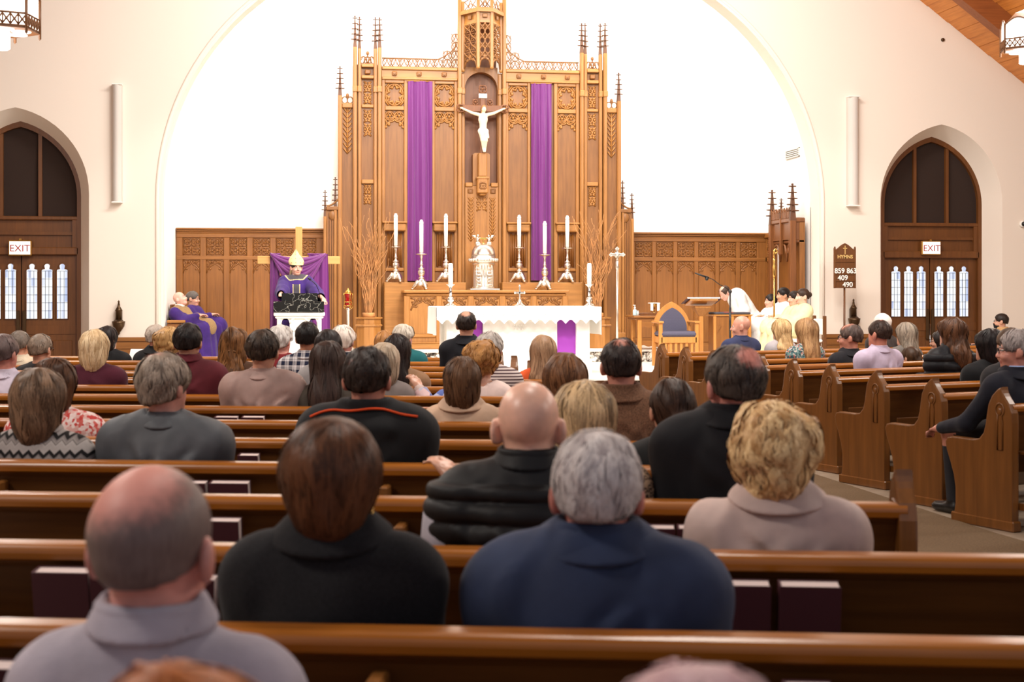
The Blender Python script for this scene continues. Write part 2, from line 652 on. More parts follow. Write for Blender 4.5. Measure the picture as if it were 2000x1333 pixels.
# planks of the roof that the view can reach (lying along the nave)
kx = math.sqrt(1 + ROOF_K ** 2)
for s in (1,):
    w = .24
    for i in range(24):
        xa = 10.0 + i * w / kx * .985 * kx * .8
        xb = xa + .19
        if xb > WR: break
        b = MB()
        za, zb = roof_z(xa), roof_z(xb)
        dz = .018 + .006 * (i % 2)
        y0 = 12.0
        b.add([(xa, y0, za - dz), (xb - .012, y0, zb - dz), (xb - .012, YW + .02, zb - dz), (xa, YW + .02, za - dz),
               (xa, y0, za + .05), (xb - .012, y0, zb + .05), (xb - .012, YW + .02, zb + .05), (xa, YW + .02, za + .05)],
              [(0, 1, 2, 3), (0, 4, 5, 1), (1, 5, 6, 2), (2, 6, 7, 3), (3, 7, 4, 0)])
        b.build('plank', M['roof_wood'], roof_root)
# rafter beams
for yb in (21.7, 18.2, 14.0):
    b = MB()
    for s in (-1, 1):
        x1 = WR if s > 0 else WL
        dz = .42
        V = []
        for y in (yb - .12, yb + .12):
            V += [(XC, y, roof_z(XC) - dz), (x1, y, roof_z(x1) - dz), (x1, y, roof_z(x1)), (XC, y, roof_z(XC))]
        b.add(V, [(0, 1, 2, 3), (7, 6, 5, 4), (0, 4, 5, 1), (3, 2, 6, 7), (1, 5, 6, 2)])
    b.build('rafter', M['beam_wood'], roof_root)
# diagonal brace meeting the rafter near the lantern
b = MB()
p0, p1 = Vector((12.2, 21.7, roof_z(12.2) - .28)), Vector((11.2, 18.4, roof_z(11.2) - .22))
b.tube([p0, p1], .13, 4, smooth=False)
b.tube([Vector((12.4, 21.7, roof_z(12.4) - .3)), Vector((14.5, 19.0, roof_z(14.5) - .2))], .13, 4, smooth=False)
b.build('brace', M['beam_wood'], roof_root)

# low wainscot on the front wall
for i, (xa, xb) in enumerate(((DOORX[0] + HWO + .02, -2.2), (8.84, DOORX[1] - HWO - .02), (DOORX[1] + HWO + .02, WR), (WL, DOORX[0] - HWO - .02))):
    b = MB()
    b.box(xa, xb, YW - .045, YW, 0, .68)
    b.box(xa, xb, YW - .07, YW, .68, .74)
    b.box(xa, xb, YW - .06, YW - .04, .56, .66)
    m = max(1, int((xb - xa) / .55))
    for j in range(m + 1):
        x = xa + (xb - xa - .07) * j / m
        b.box(x, x + .07, YW - .058, YW - .04, .1, .6)
    struct(b.build('trim_%d' % (i + 4), M['panel_x']))

# ------------------------------------------------------------------ doors in the front wall
YD = YW + DDEEP


def lobed_light(cx, hw, z0, zt, n=6):
    """Outline of a door light with a three-lobed head."""
    zs = zt - hw * 1.7
    p = [(cx - hw, z0), (cx + hw, z0), (cx + hw, zs)]
    p += arc(cx + hw * .62, zs + .1 * hw, hw * .42, -.2, PI * .62, n)
    p += arc(cx, zs + hw * .95, hw * .58, .2, PI - .2, n)
    p += arc(cx - hw * .62, zs + .1 * hw, hw * .42, PI * .38, PI + .2, n)
    p += [(cx - hw, zs)]
    return p


def make_door(idx, dx):
    d = bpy.data.objects.new('door_%d' % idx, None); COL.objects.link(d)
    d.location = (dx, YD, 0); WLOC[d.name] = (dx, YD, 0)
    struct(d)
    W = M['door_wood']
    # outer frame following the arch
    b = MB()
    po, pi_ = lancet(dx, HWI + .01, 0, 3.0, 4.20, 14), lancet(dx, HWI - .055, 0, 3.0, 4.11, 14)
    n = len(po)
    V = [(x, YD - .02, z) for x, z in po] + [(x, YD - .02, z) for x, z in pi_] + [(x, YD + .14, z) for x, z in pi_] + [(x, YD + .14, z) for x, z in po]
    Fc = []
    for i in range(n - 1):
        for k in range(4):
            a, c = k * n, ((k + 1) % 4) * n
            Fc.append((a + i, a + i + 1, c + i + 1, c + i))
    b.add(V, Fc, smooth=False)
    b.build('frame', W, d)
    # tympanum: three dark panels, two mullions, transom
    zt = 2.62
    for k, (xa, xb) in enumerate(((-.90, -.33), (-.27, .27), (.33, .90))):
        b = MB()
        poly = [(dx + xa, zt + .06)]
        poly += [(dx + xb, zt + .06)]
        R = (1.11 ** 2 + (HWI - .055) ** 2) / (2 * (HWI - .055))
        def top(x):
            x = abs(x); cxr = (HWI - .05) - R
            return 3.0 + math.sqrt(max(0.0, R * R - (x - cxr) ** 2)) if x < HWI - .05 else 2.9
        for q in range(9):
            x = xb + (xa - xb) * q / 8
            poly.append((dx + x, min(top(x), 4.12)))
        b.prism(poly, YD + .06, YD + .08, 'xz')
        b.build('tympanum_panel', M['black_hole'], d)
    for x in (-.30, .30):
        b = MB(); b.box(dx + x - .028, dx + x + .028, YD, YD + .1, zt + .05, top(x) + .02); b.build('mullion', W, d)
    b = MB(); b.box(dx - .9, dx + .9, YD - .01, YD + .12, zt, zt + .06, bev=.01); b.build('transom', W, d)
    b = MB()
    b.box(dx - .9, dx - .80, YD, YD + .1, 2.16, zt); b.box(dx + .80, dx + .9, YD, YD + .1, 2.16, zt)
    b.box(dx - .8, dx + .8, YD + .06, YD + .1, 2.16, zt)
    b.box(dx - .8, dx + .8, YD + .02, YD + .08, 2.38, 2.43)
    b.build('transom_panel', W, d)
    b = MB(); b.box(dx - .9, dx + .9, YD - .02, YD + .12, 2.06, 2.18, bev=.012); b.build('lintel', W, d)
    b = MB(); b.box(dx - .92, dx + .92, YD + .125, YD + .145, 0, 2.2); b.build('door_stop', W, d)  # unseen board added to block daylight leaking round the leaves
    # two leaves with three lights each
    for s in (-1, 1):
        c = dx + s * .44
        b = MB()
        b.box(c - .43, c + .43, YD + .06, YD + .10, 0.0, 2.065)
        leaf = b.build('door_leaf', W, d)
        # lower panels and middle rail
        b = MB()
        for q in (-1, 1):
            b.box(c + q * .2 - .15, c + q * .2 + .15, YD + .045, YD + .062, .2, .68, bev=.012)
        b.box(c - .43, c + .43, YD + .05, YD + .062, .78, .92)
        b.build('lower_panel', W, leaf)
        for q in range(3):
            lc = c + (-s * .04) + (q - 1) * .235
            b = MB(); b.prism(lobed_light(lc, .085, 1.03, 1.93), YD + .048, YD + .058, 'xz')
            g = b.build('leaded_light', M['day_glass'], leaf)
            b = MB()
            for r in range(1, 7):
                z = 1.03 + r * .128
                b.box(lc - .085, lc + .085, YD + .042, YD + .05, z - .003, z + .003)
            for r in (-1, 1):
                b.box(lc + r * .029 - .003, lc + r * .029 + .003, YD + .042, YD + .05, 1.03, 1.80)
            b.build('lead_came', M['black'], leaf)
            # fillet strips between lights
            b = MB()
            b.tube([(x, YD + .045, z) for x, z in lobed_light(lc, .09, 1.025, 1.94)], .010, 5, closed=True)
            b.build('light_moulding', W, leaf)
        # push bar plate
        b = MB()
        b.box(dx + s * .05 - .028, dx + s * .05 + .028, YD + .02, YD + .05, .62, 1.16, bev=.008)
        b.build('push_plate', M['bronze'], leaf)
    b = MB(); b.tube([(dx - .006, YD + .03, .1), (dx - .006, YD + .03, .9)], .008, 6); b.build('astragal', M['chrome'], d)
    return d


def exit_sign(px, lab):
    c = on_y(px, 484.5, YD - .08)
    t = thing('exit_sign', lab, 'exit sign', (c.x, YD - .08, c.z))
    b = MB()
    b.box(c.x - .18, c.x + .18, YD - .09, YD + .0, c.z - .125, c.z + .125, bev=.012)
    b.box(c.x - .02, c.x + .02, YD - .06, YD + .12, c.z + .1, c.z + .15)
    b.build('housing', M['gold'], t)
    b = MB(); b.box(c.x - .16, c.x + .16, YD - .096, YD - .089, c.z - .105, c.z + .105)
    b.build('face', M['exit_glow'], t)
    text('lettering', 'EXIT', (c.x, YD - .098, c.z - .058), .155, M['exit_red'], t, depth=.002)


def text(name, s, loc, size, mat_, parent=None, depth=.002, rz=0.0, align='CENTER', bold=0.0):
    cu = bpy.data.curves.new(name, 'FONT')
    cu.body = s
    cu.size = size
    cu.align_x = align
    cu.extrude = depth
    cu.offset = bold
    tmp = bpy.data.objects.new(name, cu)
    COL.objects.link(tmp)
    dg = bpy.context.evaluated_depsgraph_get()
    me = bpy.data.meshes.new_from_object(tmp.evaluated_get(dg))
    bpy.data.objects.remove(tmp)
    me.transform(Matrix.Rotation(rz, 4, 'Z') @ Matrix.Rotation(PI / 2, 4, 'X'))
    me.materials.clear(); me.materials.append(mat_)
    o = bpy.data.objects.new(name, me)
    COL.objects.link(o)
    off = Vector(loc)
    if parent is not None:
        o.parent = parent
        off = off - Vector(WLOC[parent.name])
    o.location = off
    WLOC[o.name] = tuple(loc)
    return o


for i, dx in enumerate(DOORX):
    make_door(i + 1, dx)
exit_sign(39, 'lit exit sign over the double doors near the plain grey speaker and the ambo side')
exit_sign(1819, 'lit exit sign over the double doors near the hymn board')

# ------------------------------------------------------------------ sanctuary floor levels
ZA, ZP = .25, .47
b = MB()
b.box(-2.1, 8.75, 19.6, YB, 0.012, ZA)
st = struct(b.build('floor_sanctuary', M['marble_white']))
b = MB(); b.box(-2.12, 8.77, 19.57, 19.6, .01, ZA - .04); b.build('riser', M['riser'], st)
b = MB(); b.box(-2.16, 8.80, 19.5, 19.62, ZA - .04, ZA + .002, bev=.01); b.build('nosing', M['marble_white'], st)
b = MB(); b.box(XC - 3.1, XC + 3.1, 24.12, YB, ZA, ZP)
st2 = struct(b.build('floor_predella', M['marble_white']))
b = MB(); b.box(XC - 3.08, XC + 3.08, 24.10, 24.12, ZA, ZP - .04); b.build('riser', M['riser'], st2)
b = MB(); b.box(XC - 3.13, XC + 3.13, 24.04, 24.2, ZP - .04, ZP + .002, bev=.01); b.build('nosing', M['marble_white'], st2)


# ------------------------------------------------------------------ carved tracery (2-D curves turned into mouldings)
def foil(cx, cz, r, n=4, rot=PI / 4, k=8):
    """Outline of an n-foil."""
    out = []
    for i in range(n):
        a = rot + 2 * PI * i / n
        out += arc(cx + r * .5 * math.cos(a), cz + r * .5 * math.sin(a), r * .5, a - PI * .62, a + PI * .62, k)
    return out + out[:1]


def t_round(w, h):
    rx, rz = w * .47, h * .46
    P = [[(rx * math.cos(a), rz * math.sin(a)) for a in np.linspace(0, 2 * PI, 25)]]
    for i in range(8):
        a = PI / 8 + i * PI / 4
        P.append([(rx * (.98 - .26 * s) * math.cos(a + d), rz * (.98 - .26 * s) * math.sin(a + d)) for d, s in ((-.36, 0), (-.2, .6), (0, 1), (.2, .6), (.36, 0))][::1])
    for sx_ in (-1, 1):
        for sz_ in (-1, 1):
            P.append([(sx_ * w * .5, sz_ * h * .2), (sx_ * w * .44, sz_ * h * .34), (sx_ * w * .30, sz_ * h * .47)])
    B = [(rx * .72 * math.cos(PI / 8 + i * PI / 4), rz * .72 * math.sin(PI / 8 + i * PI / 4)) for i in range(8)]
    return P, B


def t_twin(w, h):
    P, B = [], []
    for s in (-1, 1):
        cx, cz, r = s * w * .25, h * .2, w * .24
        P.append([(cx + r * math.cos(a), cz + r * math.sin(a)) for a in np.linspace(0, 2 * PI, 17)])
        P.append(foil(cx, cz, r * .8, 3, PI / 2, 5))
        B.append((cx, cz))
    for s in (-1, 1):
        P.append([(0, -h * .02), (s * w * .1, -h * .12), (s * w * .28, -h * .16), (s * w * .42, -h * .28), (s * w * .48, -h * .5)])
        P.append([(s * w * .28, -h * .16), (s * w * .30, -h * .30), (s * w * .36, -h * .36)])
        P.append([(s * w * .5, h * .0), (s * w * .44, -h * .14), (s * w * .42, -h * .28)])
        B.append((s * w * .3, -h * .32)); B.append((s * w * .46, -h * .46))
    return P, B


def t_ex(w, h, n=2):
    P, B = [], []
    hh = h / n
    for i in range(n):
        z = -h / 2 + hh * (i + .5)
        for s in (-1, 1):
            P.append([(s * w * .46, z + hh * .48), (s * w * .16, z + hh * .2), (0, z), (s * -.16 * w, z - hh * .2), (s * -.46 * w, z - hh * .48)])
            P.append([(s * w * .46, z + hh * .1), (s * w * .3, z + hh * .22), (s * w * .12, z + hh * .14)])
            P.append([(s * w * .46, z - hh * .1), (s * w * .3, z - hh * .22), (s * w * .12, z - hh * .14)])
            B += [(s * w * .33, z + hh * .02), (s * w * .18, z + hh * .34), (s * w * .18, z - hh * .34)]
    return P, B


def t_wheat(w, h, n):
    P, B = [], []
    for i in range(n):
        z = -h / 2 + h * (i + .2) / n
        for s in (-1, 1):
            P.append([(0, z), (s * w * .22, z + h / n * .35), (s * w * .46, z + h / n * .95)])
    P.append([(0, -h / 2), (0, h / 2)])
    return P, B


def t_quad(w, h):
    P, B = [], []
    for i in (-1, 1):
        for j in (-1, 1):
            cx, cz = i * w * .25, j * h * .25
            P.append([(cx + w * .22 * math.cos(a) * (1 - .22 * math.cos(4 * a)), cz + h * .22 * math.sin(a) * (1 - .22 * math.cos(4 * a))) for a in np.linspace(0, 2 * PI, 17)])
            P.append([(i * w * .5, j * h * .5), (i * w * .3, j * h * .3), (cx, cz)])
            B += [(cx, cz), (cx + w * .1, cz), (cx - w * .1, cz), (cx, cz + h * .1), (cx, cz - h * .1)]
    P.append([(-w * .5, 0), (-w * .1, h * .04), (0, h * .2)]); P.append([(w * .5, 0), (w * .1, -h * .04), (0, -h * .2)])
    return P, B


def t_arch(w, h):
    P, B = [], []
    for s in (-1, 1):
        P.append([(s * w * .48, -h * .5), (s * w * .42, -h * .2), (s * w * .26, h * .02), (s * w * .08, h * .14), (0, h * .34)])
        P.append([(s * w * .5, h * .46), (s * w * .34, h * .4), (s * w * .26, h * .22), (s * w * .36, h * .1), (s * w * .46, h * .16)])
        P.append([(s * w * .04, h * .46), (s * w * .2, h * .36), (s * w * .24, h * .2)])
        P.append([(s * w * .42, -h * .2), (s * w * .28, -h * .24), (s * w * .24, -h * .12)])
        B += [(s * w * .3, h * .3), (s * w * .26, -h * .2), (s * w * .12, h * .3), (s * w * .4, h * .02)]
    return P, B


def tracery_mesh(name, pat, r, mat_, y=0.0, bulb=1.5, n=4):
    P, B = pat
    b = MB()
    for p in P:
        b.tube([(x, y, z) for x, z in p], r, n)
    for x, z in B:
        b.ell((x, y, z), (r * bulb, r * bulb, r * bulb), 6, 4)
    return b.mesh(name, mat_)


def put(name, me, loc, parent, mirror=False):
    o = bpy.data.objects.new(name, me)
    COL.objects.link(o)
    o.parent = parent
    o.location = Vector(loc) - Vector(WLOC[parent.name])
    WLOC[o.name] = tuple(loc)
    return o


def pinnacle_mesh(h, w, tiers=5):
    """Crocketed spirelet, base at z = 0."""
    b = MB()
    b.add([(-w, -w, 0), (w, -w, 0), (w, w, 0), (-w, w, 0), (-w * .25, -w * .25, h), (w * .25, -w * .25, h), (w * .25, w * .25, h), (-w * .25, w * .25, h)],
          [(0, 1, 5, 4), (1, 2, 6, 5), (2, 3, 7, 6), (3, 0, 4, 7), (4, 5, 6, 7)])
    for s in (-1, 1):      # gablets at the foot
        b.add([(-w * 1.1, s * w * 1.1, -h * .02), (w * 1.1, s * w * 1.1, -h * .02), (0, s * w * .9, h * .16)], [(0, 1, 2)])
        b.add([(s * w * 1.1, -w * 1.1, -h * .02), (s * w * 1.1, w * 1.1, -h * .02), (s * w * .9, 0, h * .16)], [(0, 1, 2)])
    for i in range(tiers):
        z = h * (.26 + .72 * i / (tiers - 1) * .95)
        q = w * (2.3 - 1.2 * i / tiers)
        for (dx, dy) in ((1, 0), (-1, 0), (0, 1), (0, -1)):
            b.ell((dx * q * .62, dy * q * .62, z), (q * (.5 if dx else .3), q * (.5 if dy else .3), h * .020), 6, 4)
    b.ell((0, 0, h * 1.0), (w * .5, w * .5, h * .03), 6, 4)
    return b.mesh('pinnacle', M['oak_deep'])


# ------------------------------------------------------------------ the carved oak screen behind the altar
YR = 25.5
XR = sx(940, YR)
def dof_(px): return XR - sx(px, YR)
def zz(py): return CAM_H + (HZ - py) * YR / F_PX

rer = thing('altar_screen', 'tall carved oak gothic screen with pinnacles and central canopy behind the altar', 'altar screen', (XR, YR, ZP))
OAK, OAKX, OAKD = M['oak'], M['oak_x'], M['oak_dark']
bx = lambda d0, d1, y0, y1, z0, z1, s, **k: (XR - s * d1, XR - s * d0, y0, y1, z0, z1)

for s in (1, -1):
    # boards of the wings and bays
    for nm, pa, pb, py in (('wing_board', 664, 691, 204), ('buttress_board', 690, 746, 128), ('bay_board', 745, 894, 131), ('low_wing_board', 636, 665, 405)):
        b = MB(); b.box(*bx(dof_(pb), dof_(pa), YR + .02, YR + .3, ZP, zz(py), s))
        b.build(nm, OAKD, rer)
    # clustered columns
    for px, hw, y_top, y_pin, yoff in ((664, .036, 190, 134, -.06), (693.2, .034, 96, 36, -.10), (702, .030, 98, 37, -.06), (733, .030, 98, 37, -.06), (741, .034, 96, 38, -.10),
                                 (896.5, .033, -30, None, -.14), (904, .028, 142, None, -.05), (655, .028, 408, 349, -.02), (635, .028, 424, 374, -.0)):
        d = dof_(px)
        b = MB()
        b.box(*bx(d - hw, d + hw, YR + yoff, YR + yoff + .1, ZP, zz(y_top), s), bev=.008)
        b.box(*bx(d - hw * .5, d + hw * .5, YR + yoff - .015, YR + yoff, ZP + .3, zz(y_top) - .05, s))
        c = b.build('column', OAK, rer)
        if px > 690 and y_top > -50 and px < 760 or px > 890:
            b = MB(); b.box(*bx(d - hw * 1.25, d + hw * 1.25, YR + yoff - .03, YR + yoff + .1, zz(183), zz(171), s), bev=.01); b.build('collar', OAKX, c)
        b = MB(); b.box(*bx(d - hw * 1.3, d + hw * 1.3, YR + yoff - .03, YR + yoff + .1, ZP, ZP + .25, s), bev=.01); b.build('plinth', OAK, c)
        if y_pin is not None:
            h = zz(y_pin) - zz(y_top)
            put('pinnacle', pinnacle_mesh(h, hw * .95, 5), (XR - s * d, YR + yoff + .05, zz(y_top)), c)
    # dark shadow gaps between column pairs are real recesses: side fillets
    # narrow buttress panel
    d0, d1 = dof_(730), dof_(706)
    for (ya, yb_) in ((128, 134), (150, 156)):
        b = MB(); b.box(*bx(d0, d1, YR - .07, YR + .04, zz(yb_), zz(ya), s), bev=.01); b.build('cornice', OAKX, rer)
    b = MB(); b.box(*bx((d0 + d1) / 2 - .05, (d0 + d1) / 2 + .05, YR - .05, YR + .03, zz(147), zz(138), s), bev=.015); b.build('boss', OAKD, rer)
    for (ya, yb_) in ((206, 212), (352, 360)):
        b = MB(); b.box(*bx(d0, d1, YR - .03, YR + .04, zz(yb_), zz(ya), s), bev=.01); b.build('rail', OAKX, rer)
    dm, w = (d0 + d1) / 2, (d1 - d0) * .62
    for ya, yb_, n in ((160, 205, 2), (215, 268, 2), (361, 400, 2)):
        h = zz(ya) - zz(yb_)
        put('tracery', tracery_mesh('tracery', t_ex(w, h, n), .016, OAK), (XR - s * dm, YR + .012, (zz(ya) + zz(yb_)) / 2), rer)
    # cresting over the narrow panel
    b = MB()
    for i in range(3):
        cx = XR - s * (d0 + (d1 - d0) * (i + .5) / 3)
        b.tube([(cx + .06 * math.cos(a), YR, zz(120) + .07 * math.sin(a)) for a in np.linspace(0, 2 * PI, 13)], .01, 4)
        b.tube([(cx - .09, YR, zz(127)), (cx, YR, zz(112)), (cx + .09, YR, zz(127))], .01, 4)
    b.ell((XR - s * dm, YR, zz(106)), (.03, .02, .04), 6, 4); b.tube([(XR - s * dm, YR, zz(115)), (XR - s * dm, YR, zz(104))], .012, 4)
    b.box(*bx(d0, d1, YR - .02, YR + .03, zz(128), zz(126), s))
    b.build('cresting', OAKD, rer)
    # outer wing panel with wheat carving and crest
    d0, d1 = dof_(689), dof_(668)
    h = zz(214) - zz(302)
    put('tracery', tracery_mesh('tracery', t_wheat(.15, h, 9), .016, OAK), (XR - s * (d0 + d1) / 2, YR + .012, (zz(214) + zz(302)) / 2), rer)
    b = MB(); b.box(*bx(d0, d1, YR - .03, YR + .05, zz(213), zz(204), s), bev=.01); b.build('cornice', OAKX, rer)
    b = MB()
    for i in range(2):
        cx = XR - s * (d0 + (d1 - d0) * (i + .5) / 2)
        b.tube([(cx + .05 * math.cos(a), YR, zz(198) + .06 * math.sin(a)) for a in np.linspace(0, 2 * PI, 11)], .01, 4)
    b.ell((XR - s * (d0 + d1) / 2, YR, zz(190)), (.03, .02, .05), 6, 4)
    b.build('cresting', OAKD, rer)
    # lower wing: reeded panel with a small crest
    d0, d1 = dof_(661), dof_(638)
    b = MB()
    for i in range(5):
        dd = d0 + (d1 - d0) * (i + .5) / 5
        b.box(*bx(dd - .012, dd + .012, YR - .01, YR + .03, ZP, zz(430), s))
    b.build('reeding', M['panel'], rer)
    b = MB()
    b.box(*bx(d0, d1, YR - .03, YR + .05, zz(412), zz(405), s), bev=.01)
    b.tube([(XR - s * (d0 + (d1 - d0) * q), YR, zz(404 - 14 * (1 - q) ** 2)) for q in np.linspace(0, 1, 8)], .018, 5)
    b.ell((XR - s * (d0 + d1) / 2, YR - .01, zz(422)), (.07, .02, .09), 8, 5)
    b.build('cresting', OAKD, rer)
    # main bay
    for pa, pb in ((745.5, 752), (789, 796.5), (843.5, 849), (887, 893.5)):
        b = MB(); b.box(*bx(dof_(pb), dof_(pa), YR - .035, YR + .03, ZP, zz(155), s), bev=.008); b.build('stile', OAK, rer)
    b = MB()
    b.box(*bx(dof_(893), dof_(745.5), YR - .09, YR + .05, zz(138), zz(132), s), bev=.012)
    b.box(*bx(dof_(893), dof_(745.5), YR - .05, YR + .05, zz(152), zz(138), s))
    b.box(*bx(dof_(893), dof_(745.5), YR - .07, YR + .05, zz(157), zz(152), s), bev=.01)
    b.build('cornice', OAKX, rer)
    for px in (770, 818, 867):
        d = dof_(px); b = MB()
        b.box(*bx(d - .045, d + .045, YR - .085, YR - .04, zz(149.5), zz(140.5), s), bev=.015)
        b.box(*bx(d - .02, d + .02, YR - .1, YR - .08, zz(147), zz(143), s), bev=.006)
        b.build('boss', OAKD, rer)
    for pa, pb in ((752, 789), (849, 887)):
        d0, d1 = dof_(pb), dof_(pa)
        dm, w = (d0 + d1) / 2, d1 - d0
        for (ya, yb_) in ((157, 163), (208, 216)):
            b = MB(); b.box(*bx(d0, d1, YR - .03, YR + .03, zz(yb_), zz(ya), s), bev=.008); b.build('rail', OAKX, rer)
        put('tracery', tracery_mesh('tracery', t_round(w * .98, zz(163) - zz(208)), .02, OAK), (XR - s * dm, YR + .008, (zz(163) + zz(208)) / 2), rer)
        put('tracery', tracery_mesh('tracery', t_twin(w * .98, zz(217) - zz(250)), .018, OAK), (XR - s * dm, YR + .008, (zz(217) + zz(250)) / 2), rer)
        b = MB()
        b.box(*bx(d0 - .03, d1 + .03, YR - .12, YR + .03, zz(452), zz(436), s), bev=.02)
        b.box(*bx(d0 - .05, d1 + .05, YR - .15, YR + .03, zz(437), zz(433.5), s), bev=.01)
        b.build('ledge', OAKX, rer)
        b = MB()          # linenfold
        for i in range(7):
            dd = d0 + .03 + (w - .06) * (i + .5) / 7
            za, zb = zz(456 + 2.0 * (i % 2)), zz(521 - 2.0 * (i % 2))
            b.tube([(XR - s * dd, YR + .015, za), (XR - s * dd, YR + .015, zb)], .022, 6)
        b.build('linenfold', M['panel'], rer)
        b = MB(); b.box(*bx(d0, d1, YR - .02, YR + .03, zz(530), zz(524), s), bev=.01); b.build('rail', OAKX, rer)
    # pierced cresting of interlaced circles, rising beside the canopy
    b = MB()
    d0, d1 = dof_(892), dof_(746)
    p = .155
    z0 = zz(131.5)
    k = int((d1 - d0) / p)
    for i in range(k + 1):
        x = XR - s * (d0 + p * (i + .1))
        rows = 1 + (3 if i == 0 else 2 if i == 1 else 0)
        for r in range(rows):
            if r and i == 1 and r > 1: continue
            b.tube([(x + p * .5 * math.cos(a), YR, z0 + p * .5 + r * p + p * .5 * math.sin(a)) for a in np.linspace(0, 2 * PI, 13)], .009, 4)
            b.tube([(x - p * .5, YR, z0 + r * p), (x - p * .1, YR, z0 + p * .5 + r * p), (x, YR, z0 + p + r * p)], .008, 4)
            b.tube([(x + p * .5, YR, z0 + r * p), (x + p * .1, YR, z0 + p * .5 + r * p), (x, YR, z0 + p + r * p)], .008, 4)
            b.tube([(x - p * .5, YR, z0 + p + r * p), (x, YR, z0 + r * p), (x + p * .5, YR, z0 + p + r * p)], .008, 4)
    cv = [(d0 + .0, zz(84)), (d0 + p * .35, zz(96)), (d0 + p * 1.0, zz(103)), (d0 + p * 1.6, zz(110)), (d0 + p * 2.2, zz(114.5)), (d1, zz(114.5))]
    b.tube([(XR - s * d, YR, z) for d, z in cv], .012, 4)
    b.build('cresting', OAKD, rer)
    # canopy side post caps and niche jamb
    d0, d1 = dof_(908), dof_(893)
    b = MB(); b.box(*bx(d0, d1, YR + .0, YR + .3, ZP, zz(140), s)); b.build('niche_jamb', OAK, rer)

# centre niche
dn = dof_(908)
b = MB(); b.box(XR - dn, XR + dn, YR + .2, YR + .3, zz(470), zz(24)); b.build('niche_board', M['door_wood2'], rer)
b = MB()          # arched head of the niche
hd = lancet(0, dn, -.001, .0, .30, 8)
poly = [(XR + x, zz(170) + z) for x, z in hd[1:-1]]
outer_p = poly + [(XR - dn, zz(128)), (XR + dn, zz(128))]
b.prism(outer_p, YR + .02, YR + .19, 'xz')
b.build('niche_head', OAK, rer)
# canopy: three faces of an octagon
CA, CB = dof_(927), dof_(903)
yA, yB_ = YR - .52, YR - .10
plan = [(-CB, yB_), (-CA, yA), (CA, yA), (CB, yB_)]
can = bpy.data.objects.new('canopy', None); COL.objects.link(can); can.parent = rer; WLOC[can.name] = WLOC[rer.name]
for (ya, yb_, gr) in ((134, 138, .0), (46, 50, .0), (30, 46, -.01), (23, 30, .05), (21, 23, .02)):
    if ya == 134: continue
    b = MB()
    pl = [(XR + x * (1 + gr / .3), y - gr) for x, y in plan]
    b.prism(pl + [(XR + CB, YR + .1), (XR - CB, YR + .1)], zz(yb_), zz(ya), 'xy')
    b.build('moulding', OAKX, can)
for i in range(3):
    (xa, y_a), (xb, y_b) = plan[i], plan[i + 1]
    cx, cy = (xa + xb) / 2, (y_a + y_b) / 2
    wv = math.hypot(xb - xa, y_b - y_a)
    rot = math.atan2(y_b - y_a, xb - xa)
    Mx = Matrix.Translation((XR + cx, cy, 0)) @ Matrix.Rotation(rot, 4, 'Z')
    b = MB(); b.M = Mx
    b.box(-.045, .045, -.03, .0, zz(41), zz(33), bev=.012)
    b.build('boss', OAKD, can)
    # pierced screen
    b = MB(); b.M = Mx
    z0, z1 = zz(134), zz(50)
    hw = wv * .40
    H = z1 - z0
    for c in (-1, 1):
        for ph in (0, 1):
            b.tube([(c * hw * .5 + (hw * .48) * (1 if ph else -1) * math.cos(PI * 4 * q), -.0, z0 + H * (.16 + .84 * q)) for q in np.linspace(0, 1, 33)], .014, 4)
        for r in range(4):
            z = z0 + H * (.16 + .84 * (r + .5) / 4)
            b.tube([(c * hw * .5 + x, 0, z + zq) for x, zq in foil(0, 0, hw * .42, 4, PI / 4, 4)], .009, 4)
    for s in (-1, 1):
        b.tube([(s * hw, 0, z0), (s * hw * .8, 0, z0 + .09), (s * hw * .45, 0, z0 + .14), (s * hw * .2, 0, z0 + .13), (0, 0, z0 + .22)], .016, 5)
        b.ell((s * hw * .45, 0, z0 + .12), .022, 6, 4)
        b.tube([(s * hw, 0, z0), (s * hw, 0, z1)], .014, 4)
    b.build('pierced_screen', OAKD, can)
    # parapet tracery
    b = MB(); b.M = Mx
    za, zb = zz(21), zz(4)
    for s in (-1, 1):
        b.tube([(s * hw, 0, za), (s * hw * .3, 0, (za + zb) / 2), (0, 0, zb)], .010, 4)
        b.tube([(0, 0, za), (s * hw * .5, 0, (za + zb) / 2), (s * hw, 0, zb)], .010, 4)
        b.tube([(s * hw * .5, 0, za), (s * hw * .2, 0, za + .08), (0, 0, za + .1)], .008, 4)
    b.tube([(-hw, 0, zb), (0, 0, zb + .03), (hw, 0, zb)], .010, 4)
    b.build('parapet', OAKD, can)
for x, y in plan:
    b = MB(); b.box(XR + x - .028, XR + x + .028, y - .028, y + .028, zz(136), zz(2), bev=.008); b.build('post', OAK, can)
    b = MB(); b.ell((XR + x, y, zz(137)), .035, 8, 6); b.build('pendant', OAK, can)

